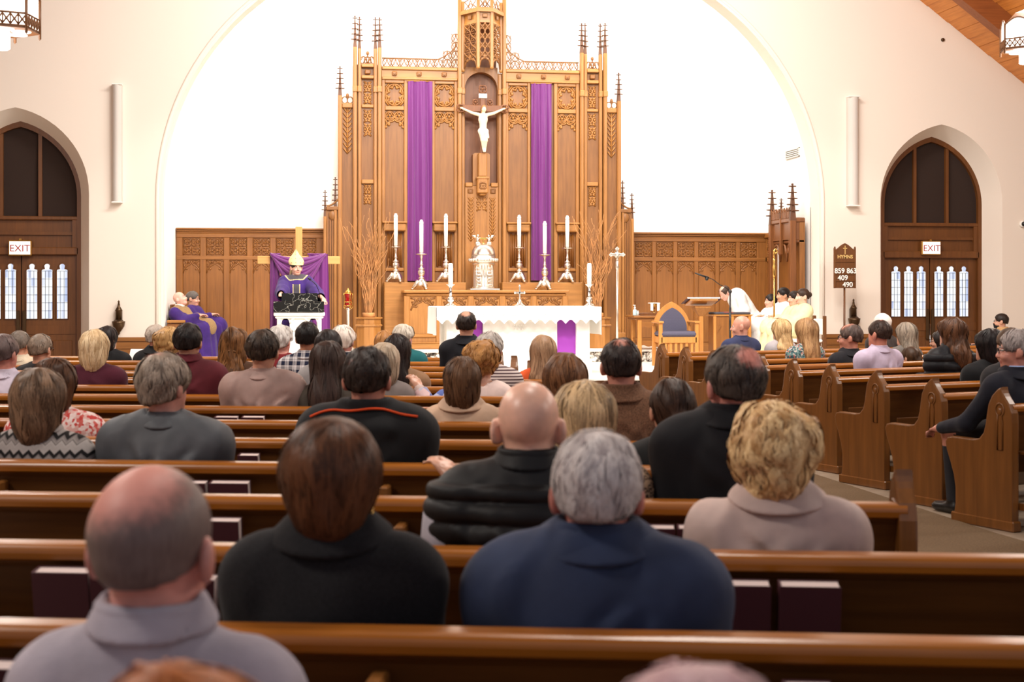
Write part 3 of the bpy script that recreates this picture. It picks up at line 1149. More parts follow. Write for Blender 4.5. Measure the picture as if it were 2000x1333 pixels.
# centre panel under the crucifix
b = MB()
b.box(XR - dn, XR + dn, YR - .05, YR + .2, ZP, zz(362)); b.build('centre_board', OAK, rer)
for s in (1, -1):
    b = MB(); b.box(XR + s * .165, XR + s * dn, YR - .09, YR + .2, zz(364), zz(356), bev=.012); b.build('ledge', OAKX, rer)
    b = MB()
    d = dof_(918)
    b.box(XR + s * d - .05, XR + s * d + .05, YR - .07, YR - .05, zz(377), zz(368), bev=.01)
    b.tube([(XR + s * d + x, YR - .07, zz(372.5) + z) for x, z in foil(0, 0, .04, 4, PI / 4, 4)], .008, 4)
    b.build('boss', OAKD, rer)
    h = zz(386) - zz(471)
    put('tracery', tracery_mesh('tracery', t_wheat(.10, h, 12), .015, OAK), (XR + s * dof_(919), YR - .055, (zz(386) + zz(471)) / 2), rer)
    b = MB(); b.box(XR + s * dof_(928) - .012, XR + s * dof_(928) + .012, YR - .065, YR - .05, zz(475), zz(384)); b.build('fillet', OAK, rer)
put('tracery', tracery_mesh('tracery', t_ex(.20, .26, 1), .016, OAK), (XR, YR - .055, zz(398)), rer)
# gradines (steps behind the altar table) and dado of the screen
YG = 25.2
zg = CAM_H + (HZ - 552) * 25.3 / F_PX
for s, pa, pb in ((1, 750, 909), (-1, 979, 1135)):
    b = MB(); b.box(sx(pa, YG), sx(pb, YG), YG - .12, YR + .1, ZP, zg, bev=.01)
    b.build('gradine', M['oak_dark'] if False else M['oak_x'], rer)

# ------------------------------------------------------------------ oak altar table against the screen
YT = 24.55
zt = CAM_H + (HZ - 567) * 24.75 / F_PX
xa, xb = sx(788, YT), sx(1111, YT)
tab = thing('altar_table', 'long carved oak altar table below the silver tabernacle', 'altar table', ((xa + xb) / 2, YT + .3, ZP))
b = MB(); b.box(xa, xb, YT - .05, YG - .125, zt - .05, zt, bev=.012); b.box(xa + .04, xb - .04, YT, YG - .125, zt - .10, zt - .05, bev=.02); b.build('tabletop', M['oak_x'], tab)
b = MB(); b.box(xa + .06, xb - .06, YT + .05, YG - .13, ZP, zt - .1); b.build('body', M['oak'], tab)
np_ = 5
pw = (xb - xa - .12) / np_
for i in range(np_ + 1):
    x = xa + .06 + pw * i
    b = MB(); b.box(x - .05, x + .05, YT + .02, YT + .06, ZP + .08, zt - .1, bev=.01); b.build('stile', M['oak'], tab)
for i in range(np_):
    x = xa + .06 + pw * (i + .5)
    put('tracery', tracery_mesh('tracery', t_arch(pw - .13, .22), .015, M['oak_dark']), (x, YT + .045, zt - .24), tab)
    b = MB(); b.box(x - pw / 2 + .05, x + pw / 2 - .05, YT + .02, YT + .06, ZP + .2, ZP + .26, bev=.015); b.build('rail', M['oak_x'], tab)
b = MB(); b.box(xa, xb, YT - .02, YT + .1, ZP, ZP + .09, bev=.015); b.box(xa, xb, YT - .0, YT + .1, ZP + .09, ZP + .12, bev=.01); b.build('base_moulding', M['oak_x'], tab)

# ------------------------------------------------------------------ crucifix on the screen
cz0, cz1 = zz(297), zz(168)
cr = thing('crucifix', 'carved crucifix with pale figure on oak cross beneath the canopy', 'crucifix', (XR, YR - .0, zz(380)))
b = MB()
b.box(XR - .045, XR + .045, YR - .21, YR - .16, zz(300), zz(183), bev=.008)
b.box(XR - .36, XR + .36, YR - .212, YR - .162, zz(218.5), zz(205.5), bev=.008)
b.build('cross', M['door_wood2'], cr)
for (x, z) in ((-.40, zz(212)), (.40, zz(212)), (0, zz(174)), (-.13, zz(200)), (.13, zz(200))):
    b = MB()
    q = .075 if abs(x) > .2 or x == 0 else .05
    b.tube([(XR + x + dx, YR - .20, z + dz) for dx, dz in foil(0, 0, q, 4, PI / 4, 5)], .014, 5)
    b.ell((XR + x, YR - .20, z), (.025, .02, .025), 6, 4)
    for a in range(4):
        b.tube([(XR + x, YR - .20, z), (XR + x + q * .8 * math.cos(a * PI / 2), YR - .20, z + q * .8 * math.sin(a * PI / 2))], .012, 4)
    b.build('cross_end', M['door_wood2'], cr)
b = MB(); b.box(XR - .075, XR + .075, YR - .235, YR - .21, zz(192), zz(183.5), bev=.006); b.build('titulus', M['white'], cr)
b = MB()          # corbel below the figure
b.prism([(XR - .155, zz(361)), (XR - .155, zz(300)), (XR - .12, zz(297)), (XR + .12, zz(297)), (XR + .155, zz(300)), (XR + .155, zz(361))], YR - .02, YR + .15, 'xz')
b.box(XR - .075, XR + .075, YR - .22, YR + .0, zz(345), zz(299), bev=.012)
b.box(XR - .10, XR + .10, YR - .24, YR - .052, zz(378), zz(345), bev=.02)
b.box(XR - .115, XR + .115, YR - .25, YR - .052, zz(350), zz(346), bev=.01)
b.box(XR - .06, XR + .06, YR - .21, YR - .052, zz(382), zz(377), bev=.02)
b.build('corbel', M['oak'], cr)
put('quatrefoil', tracery_mesh('quatrefoil', ([foil(0, 0, .07, 4, PI / 4, 5)], [(0, 0)] + [(.035 * i, .045 * j) for i in (-1, 1) for j in (-1, 1)]), .012, M['oak_dark']), (XR, YR - .245, zz(363)), cr)
CORPUS = (XR, YR - .07, cr)      # the figure itself is grown with the people below

# ------------------------------------------------------------------ purple lengths of cloth on the screen
def drape(px0, px1, py0, py1, label, seed):
    r = random.Random(seed)
    y = YR - .088
    x0, x1 = sx(px0, y), sx(px1, y)
    z1, z0 = sz((px0 + px1) / 2, py0, y), sz((px0 + px1) / 2, py1, y)
    t = thing('purple_drape', label, 'drape', ((x0 + x1) / 2, y, z0), 'purple drapes on the altar screen')
    ph = [r.uniform(0, 6) for _ in range(4)]
    b = MB()

    def f(u, v, o=0):
        x = x0 + (x1 - x0) * (u + .012 * math.sin(u * 19 + ph[2] + v * 2))
        k = min(1, .35 + v * 1.5)
        dy = .032 * k * math.sin(u * 17 + ph[0] + .8 * math.sin(v * 3 + ph[1]) + 1.2 * math.sin(u * 6)) + .009 * math.sin(u * 37 + ph[3] - v * 1.5) * (1 - .7 * v)
        return (x, y + dy + o, z1 + (z0 - z1) * v)
    b.grid(lambda u, v: f(u, v), 44, 20)
    b.grid(lambda u, v: f(1 - u, v, .006), 44, 20)
    b.build('cloth', M['purple'], t)
    b = MB(); b.tube([(x0 - .01, y + .01, z1), (x1 + .01, y + .01, z1)], .012, 6); b.build('rod', M['oak_x'], t)
drape(796.5, 844, 158.5, 549, 'long purple drape on the altar screen nearer the bishop', 3)
drape(1037.5, 1076.5, 163, 548, 'long purple drape on the altar screen nearer the processional cross', 8)

# ------------------------------------------------------------------ tall silver candlesticks
def candlestick(px, py_top, py_base, zbase, Y, label):
    x = sx(px, Y)
    sc = Y / F_PX
    H = (py_base - py_top) * sc * 1.005
    hc = .47 * H
    hs = H - hc
    t = thing('candlestick', label, 'candlestick', (x, Y, zbase), 'tall silver candlesticks behind the altar')
    b = MB()
    # three-footed base
    for k in range(3):
        a = PI / 2 + PI + k * 2 * PI / 3 + .5
        dx, dy = math.cos(a), math.sin(a)
        b.tube([(x + dx * .15, Y + dy * .15, zbase + .012), (x + dx * .135, Y + dy * .135, zbase + .05), (x + dx * .085, Y + dy * .085, zbase + .10), (x + dx * .05, Y + dy * .05, zbase + .16)], [.02, .028, .042, .045], 7)
        b.ell((x + dx * .155, Y + dy * .155, zbase + .018), (.028, .028, .018), 7, 5)
    b.lathe([(.10, .06), (.09, .11), (.065, .16), (.045, .19), (.03, .20)], (x, Y, zbase), 12, lobes=3, amp=.18)
    b.build('foot', M['silver'], t)
    b = MB()
    q = hs - .19
    b.lathe([(.03, 0), (.05, .02 * q), (.05, .06 * q), (.028, .09 * q), (.04, .13 * q), (.058, .20 * q), (.06, .30 * q), (.035, .36 * q), (.06, .40 * q), (.028, .43 * q),
             (.022, .52 * q), (.034, .55 * q), (.02, .58 * q), (.018, .80 * q), (.03, .84 * q), (.028, .90 * q), (.022, .91 * q), (.022, q)], (x, Y, zbase + .19), 12)
    b.build('stem', M['silver'], t)
    b = MB(); b.lathe([(.03, .0), (.085, .015), (.10, .022), (.10, .03), (.03, .028)], (x, Y, zbase + hs - .05), 16); b.build('drip_pan', M['silver'], t)
    b = MB()
    b.lathe([(.035, 0), (.035, hc * .86)], (x, Y, zbase + hs), 12)
    c = b.build('candle', M['candle'], t)
    b = MB(); b.lathe([(.037, hc * .86), (.037, hc * .93), (.026, hc * .95), (.024, hc * .985), (.008, hc)], (x, Y, zbase + hs), 12); b.build('follower', M['white'], c)

LAB = ('over the vase side end of the screen', 'in front of the drape nearer the bishop', 'next to the tabernacle on the bishop side', 'next to the tabernacle on the chair side', 'in front of the drape nearer the processional cross', 'at the screen end nearer the processional cross')
for i, (px, pt, pb, up) in enumerate(((773, 418, 552, 1), (823, 430, 567, 0), (871, 418, 552, 1), (1014, 418, 551, 1), (1064, 430, 566, 0), (1108, 418, 550.5, 1))):
    candlestick(px, pt, pb, zg + .002 if up else zt + .002, YG - .02 if up else YT + .2, 'tall silver candlestick with white candle ' + LAB[i])

# ------------------------------------------------------------------ tabernacle
YTb = YT + .28
x = sx(944, YTb)
k = YTb / F_PX
tb = thing('tabernacle', 'round silver domed tabernacle topped by two small angels on the oak altar table', 'tabernacle', (x, YTb, zt))
zt += .002
b = MB(); b.box(x - .26, x + .26, YTb - .25, YTb + .25, zt, zt + .02, bev=.006); b.build('base_plate', M['silver'], tb)
b = MB(); b.lathe([(.20, .02), (.20, .05), (.185, .06), (.185, .44), (.20, .45), (.20, .48)], (x, YTb, zt), 32); b.build('drum', M['silver'], tb)
b = MB()
for a in (-.55, .55):
    for q in range(6):
        for w in (-.12, 0, .12):
            aa = -PI / 2 + a + w
            b.ell((x + .186 * math.cos(aa), YTb + .186 * math.sin(aa), zt + .09 + q * .058), (.022, .012, .022), 6, 4)
for a in (-.26, .0, .26, -.85, .85):
    aa = -PI / 2 + a
    b.tube([(x + .188 * math.cos(aa), YTb + .188 * math.sin(aa), zt + .06), (x + .188 * math.cos(aa), YTb + .188 * math.sin(aa), zt + .43)], .010, 5)
b.build('relief', M['silver'], tb)
b = MB(); b.lathe([(.20, .48), (.25, .485), (.25, .56), (.215, .565), (.215, .60)], (x, YTb, zt), 32)
for q in range(28):
    aa = 2 * PI * q / 28
    b.ell((x + .25 * math.cos(aa), YTb + .25 * math.sin(aa), zt + .525), (.022, .022, .03), 6, 4)
b.build('rim', M['silver'], tb)
b = MB(); b.lathe([(.212, .60), (.212, .63), (.20, .69), (.17, .75), (.12, .80), (.05, .825), (.0, .83)], (x, YTb, zt), 32); b.build('dome', M['silver'], tb)
b = MB(); b.box(x - .06, x + .06, YTb - .03, YTb + .03, zt + .89, zt + .915, bev=.005); b.box(x - .012, x + .012, YTb - .02, YTb + .02, zt + .82, zt + .9); b.build('finial_bar', M['gold'], tb)
for s in (-1, 1):
    b = MB()
    ax = x + s * .10
    b.box(ax - .04, ax + .04, YTb - .04, YTb + .04, zt + .79, zt + .84, bev=.008)
    b.tube([(ax, YTb, zt + .83), (ax, YTb, zt + .88), (ax + s * .01, YTb, zt + .93)], [.035, .028, .018], 8)
    b.ell((ax - s * .005, YTb, zt + .955), .022, 8, 6)
    b.tube([(ax + s * .02, YTb - .02, zt + .91), (ax + s * .06, YTb - .02, zt + .945), (ax + s * .105, YTb - .0, zt + .965)], [.012, .03, .006], 6, flat=.4)
    b.tube([(ax - s * .01, YTb, zt + .91), (ax - s * .05, YTb, zt + .92)], .01, 5)
    b.build('angel', M['silver'], tb)

# ------------------------------------------------------------------ octagonal pedestals with curly branches
def branch_vase(px, py_rim, Y, label, seed, pys):
    r = random.Random(seed)
    x = sx(px, Y)
    zb = sz(px, 620, Y)
    p = thing('pedestal', 'octagonal oak pedestal under the branches ' + label, 'pedestal', (x, Y, ZP), 'octagonal oak pedestals')
    b = MB(); b.lathe([(.22, 0), (.22, zb - ZP - .02)], (x, Y, ZP), 8, smooth=False, a0=PI / 8); b.build('shaft', M['oak'], p)
    b = MB(); b.lathe([(.235, zb - ZP - .16), (.255, zb - ZP - .14), (.235, zb - ZP - .12)], (x, Y, ZP), 8, smooth=False, a0=PI / 8)
    b.lathe([(.24, zb - ZP - .03), (.25, zb - ZP - .02), (.25, zb - ZP)], (x, Y, ZP), 8, smooth=False, a0=PI / 8); b.build('cap_moulding', M['oak_x'], p)
    t = thing('branch_arrangement', 'tall spray of dry curly branches ' + label, 'branches', (x, Y, zb), 'sprays of dry curly branches')
    b = MB(); b.lathe([(.10, 0), (.11, .02), (.11, .07), (.10, .08), (.08, .06)], (x, Y, zb), 14); b.build('vase', M['bronze'] if False else M['branch'], t)
    for i in range(46):
        a = r.uniform(0, 2 * PI); q = r.random() ** .6
        H = r.uniform(.9, 1.95)
        lean = q * .46 * (H / 1.8)
        pts = []
        ph, wv = r.uniform(0, 6), r.uniform(10, 19)
        for k in range(21):
            u = k / 20
            sp = lean * u ** 1.9 + .05 * q + .06 * q * u
            wob = .045 * u ** .7
            pts.append((x + math.cos(a) * sp + wob * math.sin(wv * u + ph), Y + math.sin(a) * sp * .5 + wob * math.cos(wv * u + ph * 1.7) * .6, zb + .03 + H * u * (1 - .08 * q)))
        b = MB(); b.tube(pts, [.0095 * (1 - .6 * k / 20) for k in range(21)], 4)
        if r.random() < .7:
            m = r.randint(8, 15)
            a2 = r.uniform(-1, 1)
            b.tube([(pts[m][0] + a2 * .16 * q2 + .02 * math.sin(q2 * 9), pts[m][1], pts[m][2] + .30 * q2) for q2 in np.linspace(0, 1, 7)], [.006 * (1 - .6 * k / 6) for k in range(7)], 4)
        b.build('branch', M['branch'], t)
branch_vase(720, 620, 24.75, 'between the bishop and the altar', 5, 410)
branch_vase(1167, 620, 24.75, 'beside the processional cross', 11, 400)

# ------------------------------------------------------------------ sanctuary lamp on its stand
Yl = 24.5
x, zb = sx(680, Yl), ZP
t = thing('sanctuary_lamp', 'ruby glass sanctuary lamp on a brass stand beside the pine cross', 'lamp', (x, Yl, zb))
zl = sz(680, 600, Yl)
b = MB(); b.lathe([(.14, 0), (.14, .03), (.05, .07), (.03, .1), (.028, zl - zb - .06), (.05, zl - zb - .04), (.02, zl - zb)], (x, Yl, zb), 14); b.build('stand', M['silver'], t)
b = MB(); b.lathe([(.03, 0), (.05, .02), (.06, .08), (.045, .13), (.055, .2), (.075, .235), (.07, .24), (.03, .2)], (x, Yl, zl), 14); b.build('glass', M['red_glass'], t)
b = MB()
for a in range(4):
    aa = a * PI / 2 + .4
    b.tube([(x + q * math.cos(aa), Yl + q * math.sin(aa), zl + z) for q, z in ((.05, -.03), (.085, .0), (.07, .04), (.066, .12), (.085, .2), (.075, .24))], .010, 5)
for z in (.02, .085, .235):
    b.tube([(x + .068 * math.cos(a), Yl + .068 * math.sin(a), zl + z) for a in np.linspace(0, 2 * PI, 17)[:-1]], .009, 5, closed=True)
b.build('cage', M['gold'], t)
b = MB(); b.lathe([(.06, .24), (.05, .27), (.02, .29), (.01, .32), (0, .33)], (x, Yl, zl), 12); b.build('lid', M['gold'], t)

# ------------------------------------------------------------------ processional cross
Yp = 23.6
x = sx(1205.5, Yp)
zt_ = sz(1205, 485, Yp)
t = thing('processional_cross', 'tall silver processional cross standing beside the altar screen', 'cross', (x, Yp, ZA))
zm = sz(1205, 498, Yp)
b = MB(); b.tube([(x, Yp, ZA + .02), (x, Yp, zm - .22)], .022, 10); b.build('staff', M['silver'], t)
b = MB(); b.lathe([(.17, 0), (.17, .03), (.05, .06), (.03, .14)], (x, Yp, ZA), 14); b.build('foot', M['silver'], t)
b = MB()
b.lathe([(.02, -.26), (.035, -.22), (.028, -.18), (.03, -.12), (.02, -.10)], (x, Yp, zm), 10)
b.box(x - .10, x + .10, Yp - .014, Yp + .014, zm - .02, zm + .02, bev=.005)
b.box(x - .02, x + .02, Yp - .014, Yp + .014, zm - .13, zm + .09, bev=.005)
b.lathe([(.05, -.02), (.05, .02)], (x, Yp, zm), 4)
b.ell((x, Yp, zm), (.055, .02, .055), 12, 6)
for dx, dz in ((-.105, 0), (.105, 0), (0, .10)):
    for q in ((-.02, 0), (.02, 0), (0, .02), (0, -.02)):
        b.ell((x + dx + q[0], Yp, zm + dz + q[1]), (.019, .014, .019), 8, 5)
b.ell((x, Yp - .02, zm - .02), (.016, .014, .07), 8, 6)
b.build('cross_head', M['silver'], t)

# ------------------------------------------------------------------ oak panelling of the sanctuary walls (part of the room)
PN, PNX = M['panel'], M['panel_x']
YP = YB - .06
trac_q = None


def panelling(name, xs0, xs1, first, pitch, pwid, count, ztop, zmid, zr):
    root = bpy.data.objects.new(name, None); COL.objects.link(root); WLOC[root.name] = (0, 0, 0); struct(root)
    b = MB(); b.box(xs0, xs1, YP, YB, ZA, ztop - .05); b.build('backing', PN, root)
    b = MB()
    b.box(xs0, xs1, YP - .10, YB, ztop - .035, ztop, bev=.01)
    b.box(xs0, xs1, YP - .07, YB, ztop - .07, ztop - .035, bev=.012)
    b.box(xs0, xs1, YP - .04, YB, ztop - .10, ztop - .07, bev=.01)
    b.build('cornice', PNX, root)
    for (za, zb) in ((ztop - .17, ztop - .10), (zmid - .035, zmid + .035), (ZA, ZA + .25)):
        b = MB(); b.box(xs0, xs1, YP - .033, YP + .01, za, zb, bev=.006); b.build('rail', PNX, root)
    edges = [xs0] + [first + pitch * i for i in range(count)] + [xs1]
    st = [(xs0, first)] + [(first + pitch * i + pwid, first + pitch * (i + 1)) for i in range(count - 1)] + [(first + pitch * (count - 1) + pwid, xs1)]
    for a, c in st:
        if c - a < .02: continue
        b = MB(); b.box(a, c, YP - .028, YP + .01, ZA + .25, ztop - .17, bev=.008); b.build('stile', PN, root)
    mq = tracery_mesh('tracery', t_quad(pwid, ztop - .18 - zmid - .05), .012, PN, n=4)
    ma = tracery_mesh('tracery', t_arch(pwid, .24), .013, PN, n=4)
    for i in range(count):
        x = first + pitch * i + pwid / 2
        put('tracery', mq, (x, YP - .008, (ztop - .17 + zmid + .035) / 2), root)
        put('tracery', ma, (x, YP - .008, zmid - .035 - .12), root)
        b = MB(); b.box(x - pwid / 2 + .01, x + pwid / 2 - .01, YP - .006, YP + .004, ZA + .27, zmid - .05, bev=.005); b.build('panel', PN, root)
    return root


PZT = sz(480, 446, YP)
PZM = sz(480, 504, YP)
xl0, xl1 = -2.17, sx(636, YP)
pp = (sx(494, YP) - sx(357, YP)) / 3
panelling('trim_8', xl0, xl1, sx(357, YP), pp, sx(391, YP) - sx(357, YP), 6, PZT, PZM, 0)
xr0, xr1 = sx(1231, YP), 8.79
pq = (sx(1445, YP) - sx(1240, YP)) / 5
panelling('trim_9', xr0, xr1, sx(1240, YP), pq, sx(1273, YP) - sx(1240, YP), 6, PZT - .03, PZM + .0, 0)
# return of the panelling along the side wall
root = bpy.data.objects.new('trim_10', None); COL.objects.link(root); WLOC[root.name] = (0, 0, 0); struct(root)
b = MB(); b.box(8.74, 8.8, 25.45, YP, ZA, PZT - .08); b.build('backing', PN, root)
b = MB(); b.box(8.69, 8.8, 25.45, YP, PZT - .13, PZT - .03, bev=.012); b.build('cornice', PNX, root)
b = MB(); b.box(8.72, 8.75, 25.45, YP - .05, PZM - .04, PZM + .04); b.box(8.72, 8.75, 25.45, 25.52, ZA, PZT - .1); b.box(8.72, 8.75, 25.84, YP - .05, ZA, PZT - .1); b.build('stile', PN, root)
m1 = tracery_mesh('tracery', t_quad(.30, .42), .012, PN)
m1.transform(Matrix.Rotation(PI / 2, 4, 'Z'))
put('tracery', m1, (8.735, 25.68, (PZT + PZM) / 2 - .06), root)

# ------------------------------------------------------------------ canopied choir stall on the side wall
SX0 = 8.46
stl = thing('choir_stall', 'dark carved stall with tall crocketed pinnacles behind the altar servers', 'stall', (8.6, 24.3, ZA))
ST = M['stall']
y0s, y1s = 23.78, 24.86
zc = sz(1530, 432, 24.6)
b = MB(); b.box(8.62, 8.72, y0s, y1s, ZA, zc); b.build('back_board', M['panel'], stl)
b = MB()
b.box(SX0 + .05, 8.72, y0s, y1s, zc - .42, zc - .36, bev=.015)
b.box(SX0, 8.72, y0s - .02, y1s + .02, zc - .06, zc + .02, bev=.015)
b.box(SX0 + .03, 8.70, y0s + .01, y1s - .01, zc - .36, zc - .06)
b.build('canopy', ST, stl)
for i in range(3):
    ya = y0s + (y1s - y0s) * i / 3
    b = MB(); b.M = Matrix.Translation((SX0 + .06, ya + (y1s - y0s) / 6, zc - .52)) @ Matrix.Rotation(PI / 2, 4, 'Z')
    w = (y1s - y0s) / 3
    for s in (-1, 1):
        b.tube([(s * w * .5, 0, -.22), (s * w * .44, 0, -.05), (s * w * .25, 0, .06), (0, 0, .09)], .022, 5)
        b.tube([(s * w * .44, 0, -.05), (s * w * .3, 0, -.08), (s * w * .26, 0, .02)], .014, 4)
    P, B = t_quad(w * .9, .26)
    for p in P: b.tube([(x, -.025, z + .31) for x, z in p], .012, 4)
    b.build('arcade', ST, stl)
b = MB()
n = 16
for i in range(n):
    y = y0s + (y1s - y0s) * (i + .5) / n
    b.box(SX0 + .0, SX0 + .03, y - .018, y + .018, zc + .02, zc + .13 + .03 * (i % 2))
    b.ell((SX0 + .015, y, zc + .15 + .03 * (i % 2)), (.02, .025, .03), 6, 4)
b.build('cresting', ST, stl)
for (y, pz, hw) in ((y1s, 373, .055), (y0s, 360, .055), ((y0s + y1s) / 2, 412, .03)):
    ztop = sz(1530, pz, y) if hw > .04 else zc + .38
    zb = ztop - (.62 if hw > .04 else .34)
    b = MB(); b.box(SX0 - hw * .4, SX0 + hw * 1.6, y - hw, y + hw, ZA if hw > .04 else zc - .62, zb, bev=.012); c = b.build('post', ST, stl)
    put('pinnacle', pinnacle_mesh(.62 if hw > .04 else .34, hw * .9, 5), (SX0 + hw * .6, y, zb), c)
b = MB(); b.box(SX0 + .0, 8.64, y0s + .05, y1s - .05, ZA + .40, ZA + .46, bev=.015); b.box(SX0 + .1, 8.6, y0s + .1, y1s - .1, ZA, ZA + .40); b.build('seat', ST, stl)

# ------------------------------------------------------------------ the white altar
YA = 20.6
k = (YA / (CS)) / F_PX
ax0, ax1 = sx(872, YA), sx(1152, YA)
za = sz(1015, 600, YA) - .006
AXM = (ax0 + ax1) / 2
YA2 = YA + 1.05
al = thing('altar', 'white marble altar with two purple hangings under the lace cloth', 'altar', (AXM, YA + .5, ZA))
b = MB(); b.box(ax0 - .12, ax1 + .12, YA - .10, YA2 + .1, za - .16, za, bev=.012); b.build('altar_slab', M['marble_white'], al)
for xa_ in (ax0, ax1 - .20):
    for ya in (YA, YA2 - .2):
        b = MB(); b.box(xa_, xa_ + .20, ya, ya + .2, ZA + .10, za - .16, bev=.008); b.build('leg', M['marble_white'], al)
b = MB(); b.box(ax0 - .03, ax1 + .03, YA - .03, YA2 + .03, ZA, ZA + .10, bev=.012); b.build('plinth', M['marble_white'], al)
b = MB(); b.box(ax0 + .05, ax1 - .05, YA + .12, YA2 - .1, ZA + .1, za - .16); b.build('core', M['marble_white'], al)
xm0, xm1 = sx(944, YA), sx(1089, YA)
b = MB(); b.box(xm0, xm1, YA + .02, YA + .14, ZA + .1, za - .16, bev=.01); b.build('front_panel', M['marble_white'], al)
b = MB()
cx = sx(1014, YA); zq = sz(1014, 636, YA)
for i in range(5):
    b.ell((cx + (i - 2) * .035, YA + .02, zq), (.012, .012, .012), 6, 4)
b.box(cx - .1, cx + .1, YA + .01, YA + .03, zq - .03, zq - .022)
for s in (-1, 0, 1):
    b.tube([(cx + s * .05 - .02, YA + .015, zq - .07), (cx + s * .05, YA + .012, zq - .035), (cx + s * .05 + .02, YA + .015, zq - .07)], .006, 4)
b.build('carved_emblem', M['marble_white'], al)
for a_, c_ in ((sx(908, YA), xm0 - .005), (xm1 + .005, sx(1130, YA))):
    b = MB(); b.box(a_, c_, YA + .08, YA + .11, sz(1110, 693, YA), za - .16); b.build('hanging', M['purple_altar'], al)

# altar cloth with a scalloped, lace-patterned front edge
cx0, cx1 = sx(853, YA - .15), sx(1174, YA - .15)
cl = thing('altar_cloth', 'white altar cloth with scalloped lace edge draped over the altar', 'altar cloth', (AXM, YA + .5, za))
b = MB()
b.box(cx0, cx1, YA - .15, YA2 + .12, za + .001, za + .010, bev=.004); b.build('top', M['linen'], cl)
zl0, zl1 = sz(1015, 633, YA - .15), sz(1015, 626, YA - .15)
fx0, fx1 = sx(868, YA - .15), sx(1160, YA - .15)
n = 16
poly = [(cx1, za + .005), (cx0, za + .005), (cx0, zl1)]
lower = []
for i in range(n * 8 + 1):
    u = i / (n * 8)
    lower.append((cx0 + (cx1 - cx0) * u, zl0 + .06 * abs(math.cos(u * n * PI)) ** 1.2 - .0))
poly = [(cx1, za + .005), (cx0, za + .005)] + lower
b = MB(); b.prism(poly, YA - .158, YA - .150, 'xz'); b.build('front_fall', M['linen'], cl)
b = MB()
for i in range(n):
    x = cx0 + (cx1 - cx0) * (i + .5) / n
    z = zl0 + .13
    for dx, dz in ((.03, 0), (-.03, 0), (0, .03), (0, -.03)):
        b.tube([(x + dx * .2, YA - .16, z + dz * .2), (x + dx, YA - .161, z + dz)], .006, 4)
    b.tube([(x - .07, YA - .16, z - .07), (x, YA - .161, z - .045), (x + .07, YA - .16, z - .07)], .005, 4)
b.build('lace_crosses', M['white'], cl)
for s, xx in ((-1, cx0), (1, cx1)):
    zs0 = sz(860, 656, YA)
    b = MB(); b.grid(lambda u, v: (xx + s * (.004 + .02 * v * math.sin(u * 9)), YA - .15 + (YA2 - YA + .27) * u, za + .006 + (zs0 - za) * v), 24, 8)
    b.grid(lambda u, v: (xx + s * (.010 + .02 * v * math.sin((1 - u) * 9)), YA - .15 + (YA2 - YA + .27) * (1 - u), za + .006 + (zs0 - za) * v), 24, 8)
    b.build('side_fall', M['linen'], cl)

ztc = za + .011
for px, lab in ((880, 'silver altar candlestick with thick candle at the bishop end of the altar'), (1151, 'silver altar candlestick with thick candle at the chair end of the altar')):
    Yc = YA + .62
    x = sx(px, Yc)
    ht = sz(px, 515, Yc) - ztc
    zc1 = sz(px, 556, Yc) - ztc
    t = thing('altar_candlestick', lab, 'candlestick', (x, Yc, ztc), 'candlesticks on the altar')
    b = MB(); b.lathe([(.085, 0), (.085, .012), (.05, .03), (.03, .06), (.05, .085), (.045, .12), (.03, .14)], (x, Yc, ztc), 16); b.build('foot', M['silver'], t)
    b = MB(); b.tube([(x, Yc, ztc + .13), (x, Yc, ztc + zc1 - .02)], .021, 12); b.build('shaft', M['chrome'], t)
    b = MB(); b.lathe([(.02, -.05), (.035, -.02), (.065, -.005), (.065, .005), (.03, .005)], (x, Yc, ztc + zc1), 16); b.build('drip_pan', M['silver'], t)
    b = MB(); b.lathe([(.036, 0), (.036, (ht - zc1) * .84), (.034, (ht - zc1) * .86), (.034, (ht - zc1) * .96), (.02, ht - zc1)], (x, Yc, ztc + zc1 + .004), 12); b.build('candle', M['candle'], t)
Yc = YA + .8
x = sx(1015, Yc); ht = sz(1015, 559, Yc) - ztc
t = thing('altar_cross', 'small silver cross standing in the middle of the altar', 'cross', (x, Yc, ztc))
b = MB(); b.lathe([(.085, 0), (.08, .015), (.05, .03), (.03, .07), (.015, .1)], (x, Yc, ztc), 12); b.build('foot', M['silver'], t)
b = MB(); b.box(x - .012, x + .012, Yc - .01, Yc + .01, ztc + .08, ztc + ht, bev=.004); b.box(x - .07, x + .07, Yc - .01, Yc + .01, ztc + ht * .62, ztc + ht * .62 + .03, bev=.004)
for dx, dz in ((-.07, ht * .62 + .015), (.07, ht * .62 + .015), (0, ht)):
    b.ell((x + dx, Yc, ztc + dz), (.02, .012, .02), 8, 5)
b.build('cross', M['silver'], t)

# ------------------------------------------------------------------ ambo with black marble desk
YO = 21.9
ox0, ox1 = sx(537, YO), sx(632, YO)
zo = sz(585, 610, YO)
OM = (ox0 + ox1) / 2
am = thing('ambo', 'white marble ambo with pierced front and veined black marble desk', 'ambo', (OM, YO + .3, ZA))
MW = M['marble_white']
b = MB()
b.box(ox0 - .02, ox1 + .02, YO - .04, YO + .62, zo - .06, zo, bev=.012)
b.box(ox0 + .0, ox1 - .0, YO - .02, YO + .6, zo - .10, zo - .06, bev=.02)
b.build('capping', MW, am)
zq = sz(585, 631, YO)
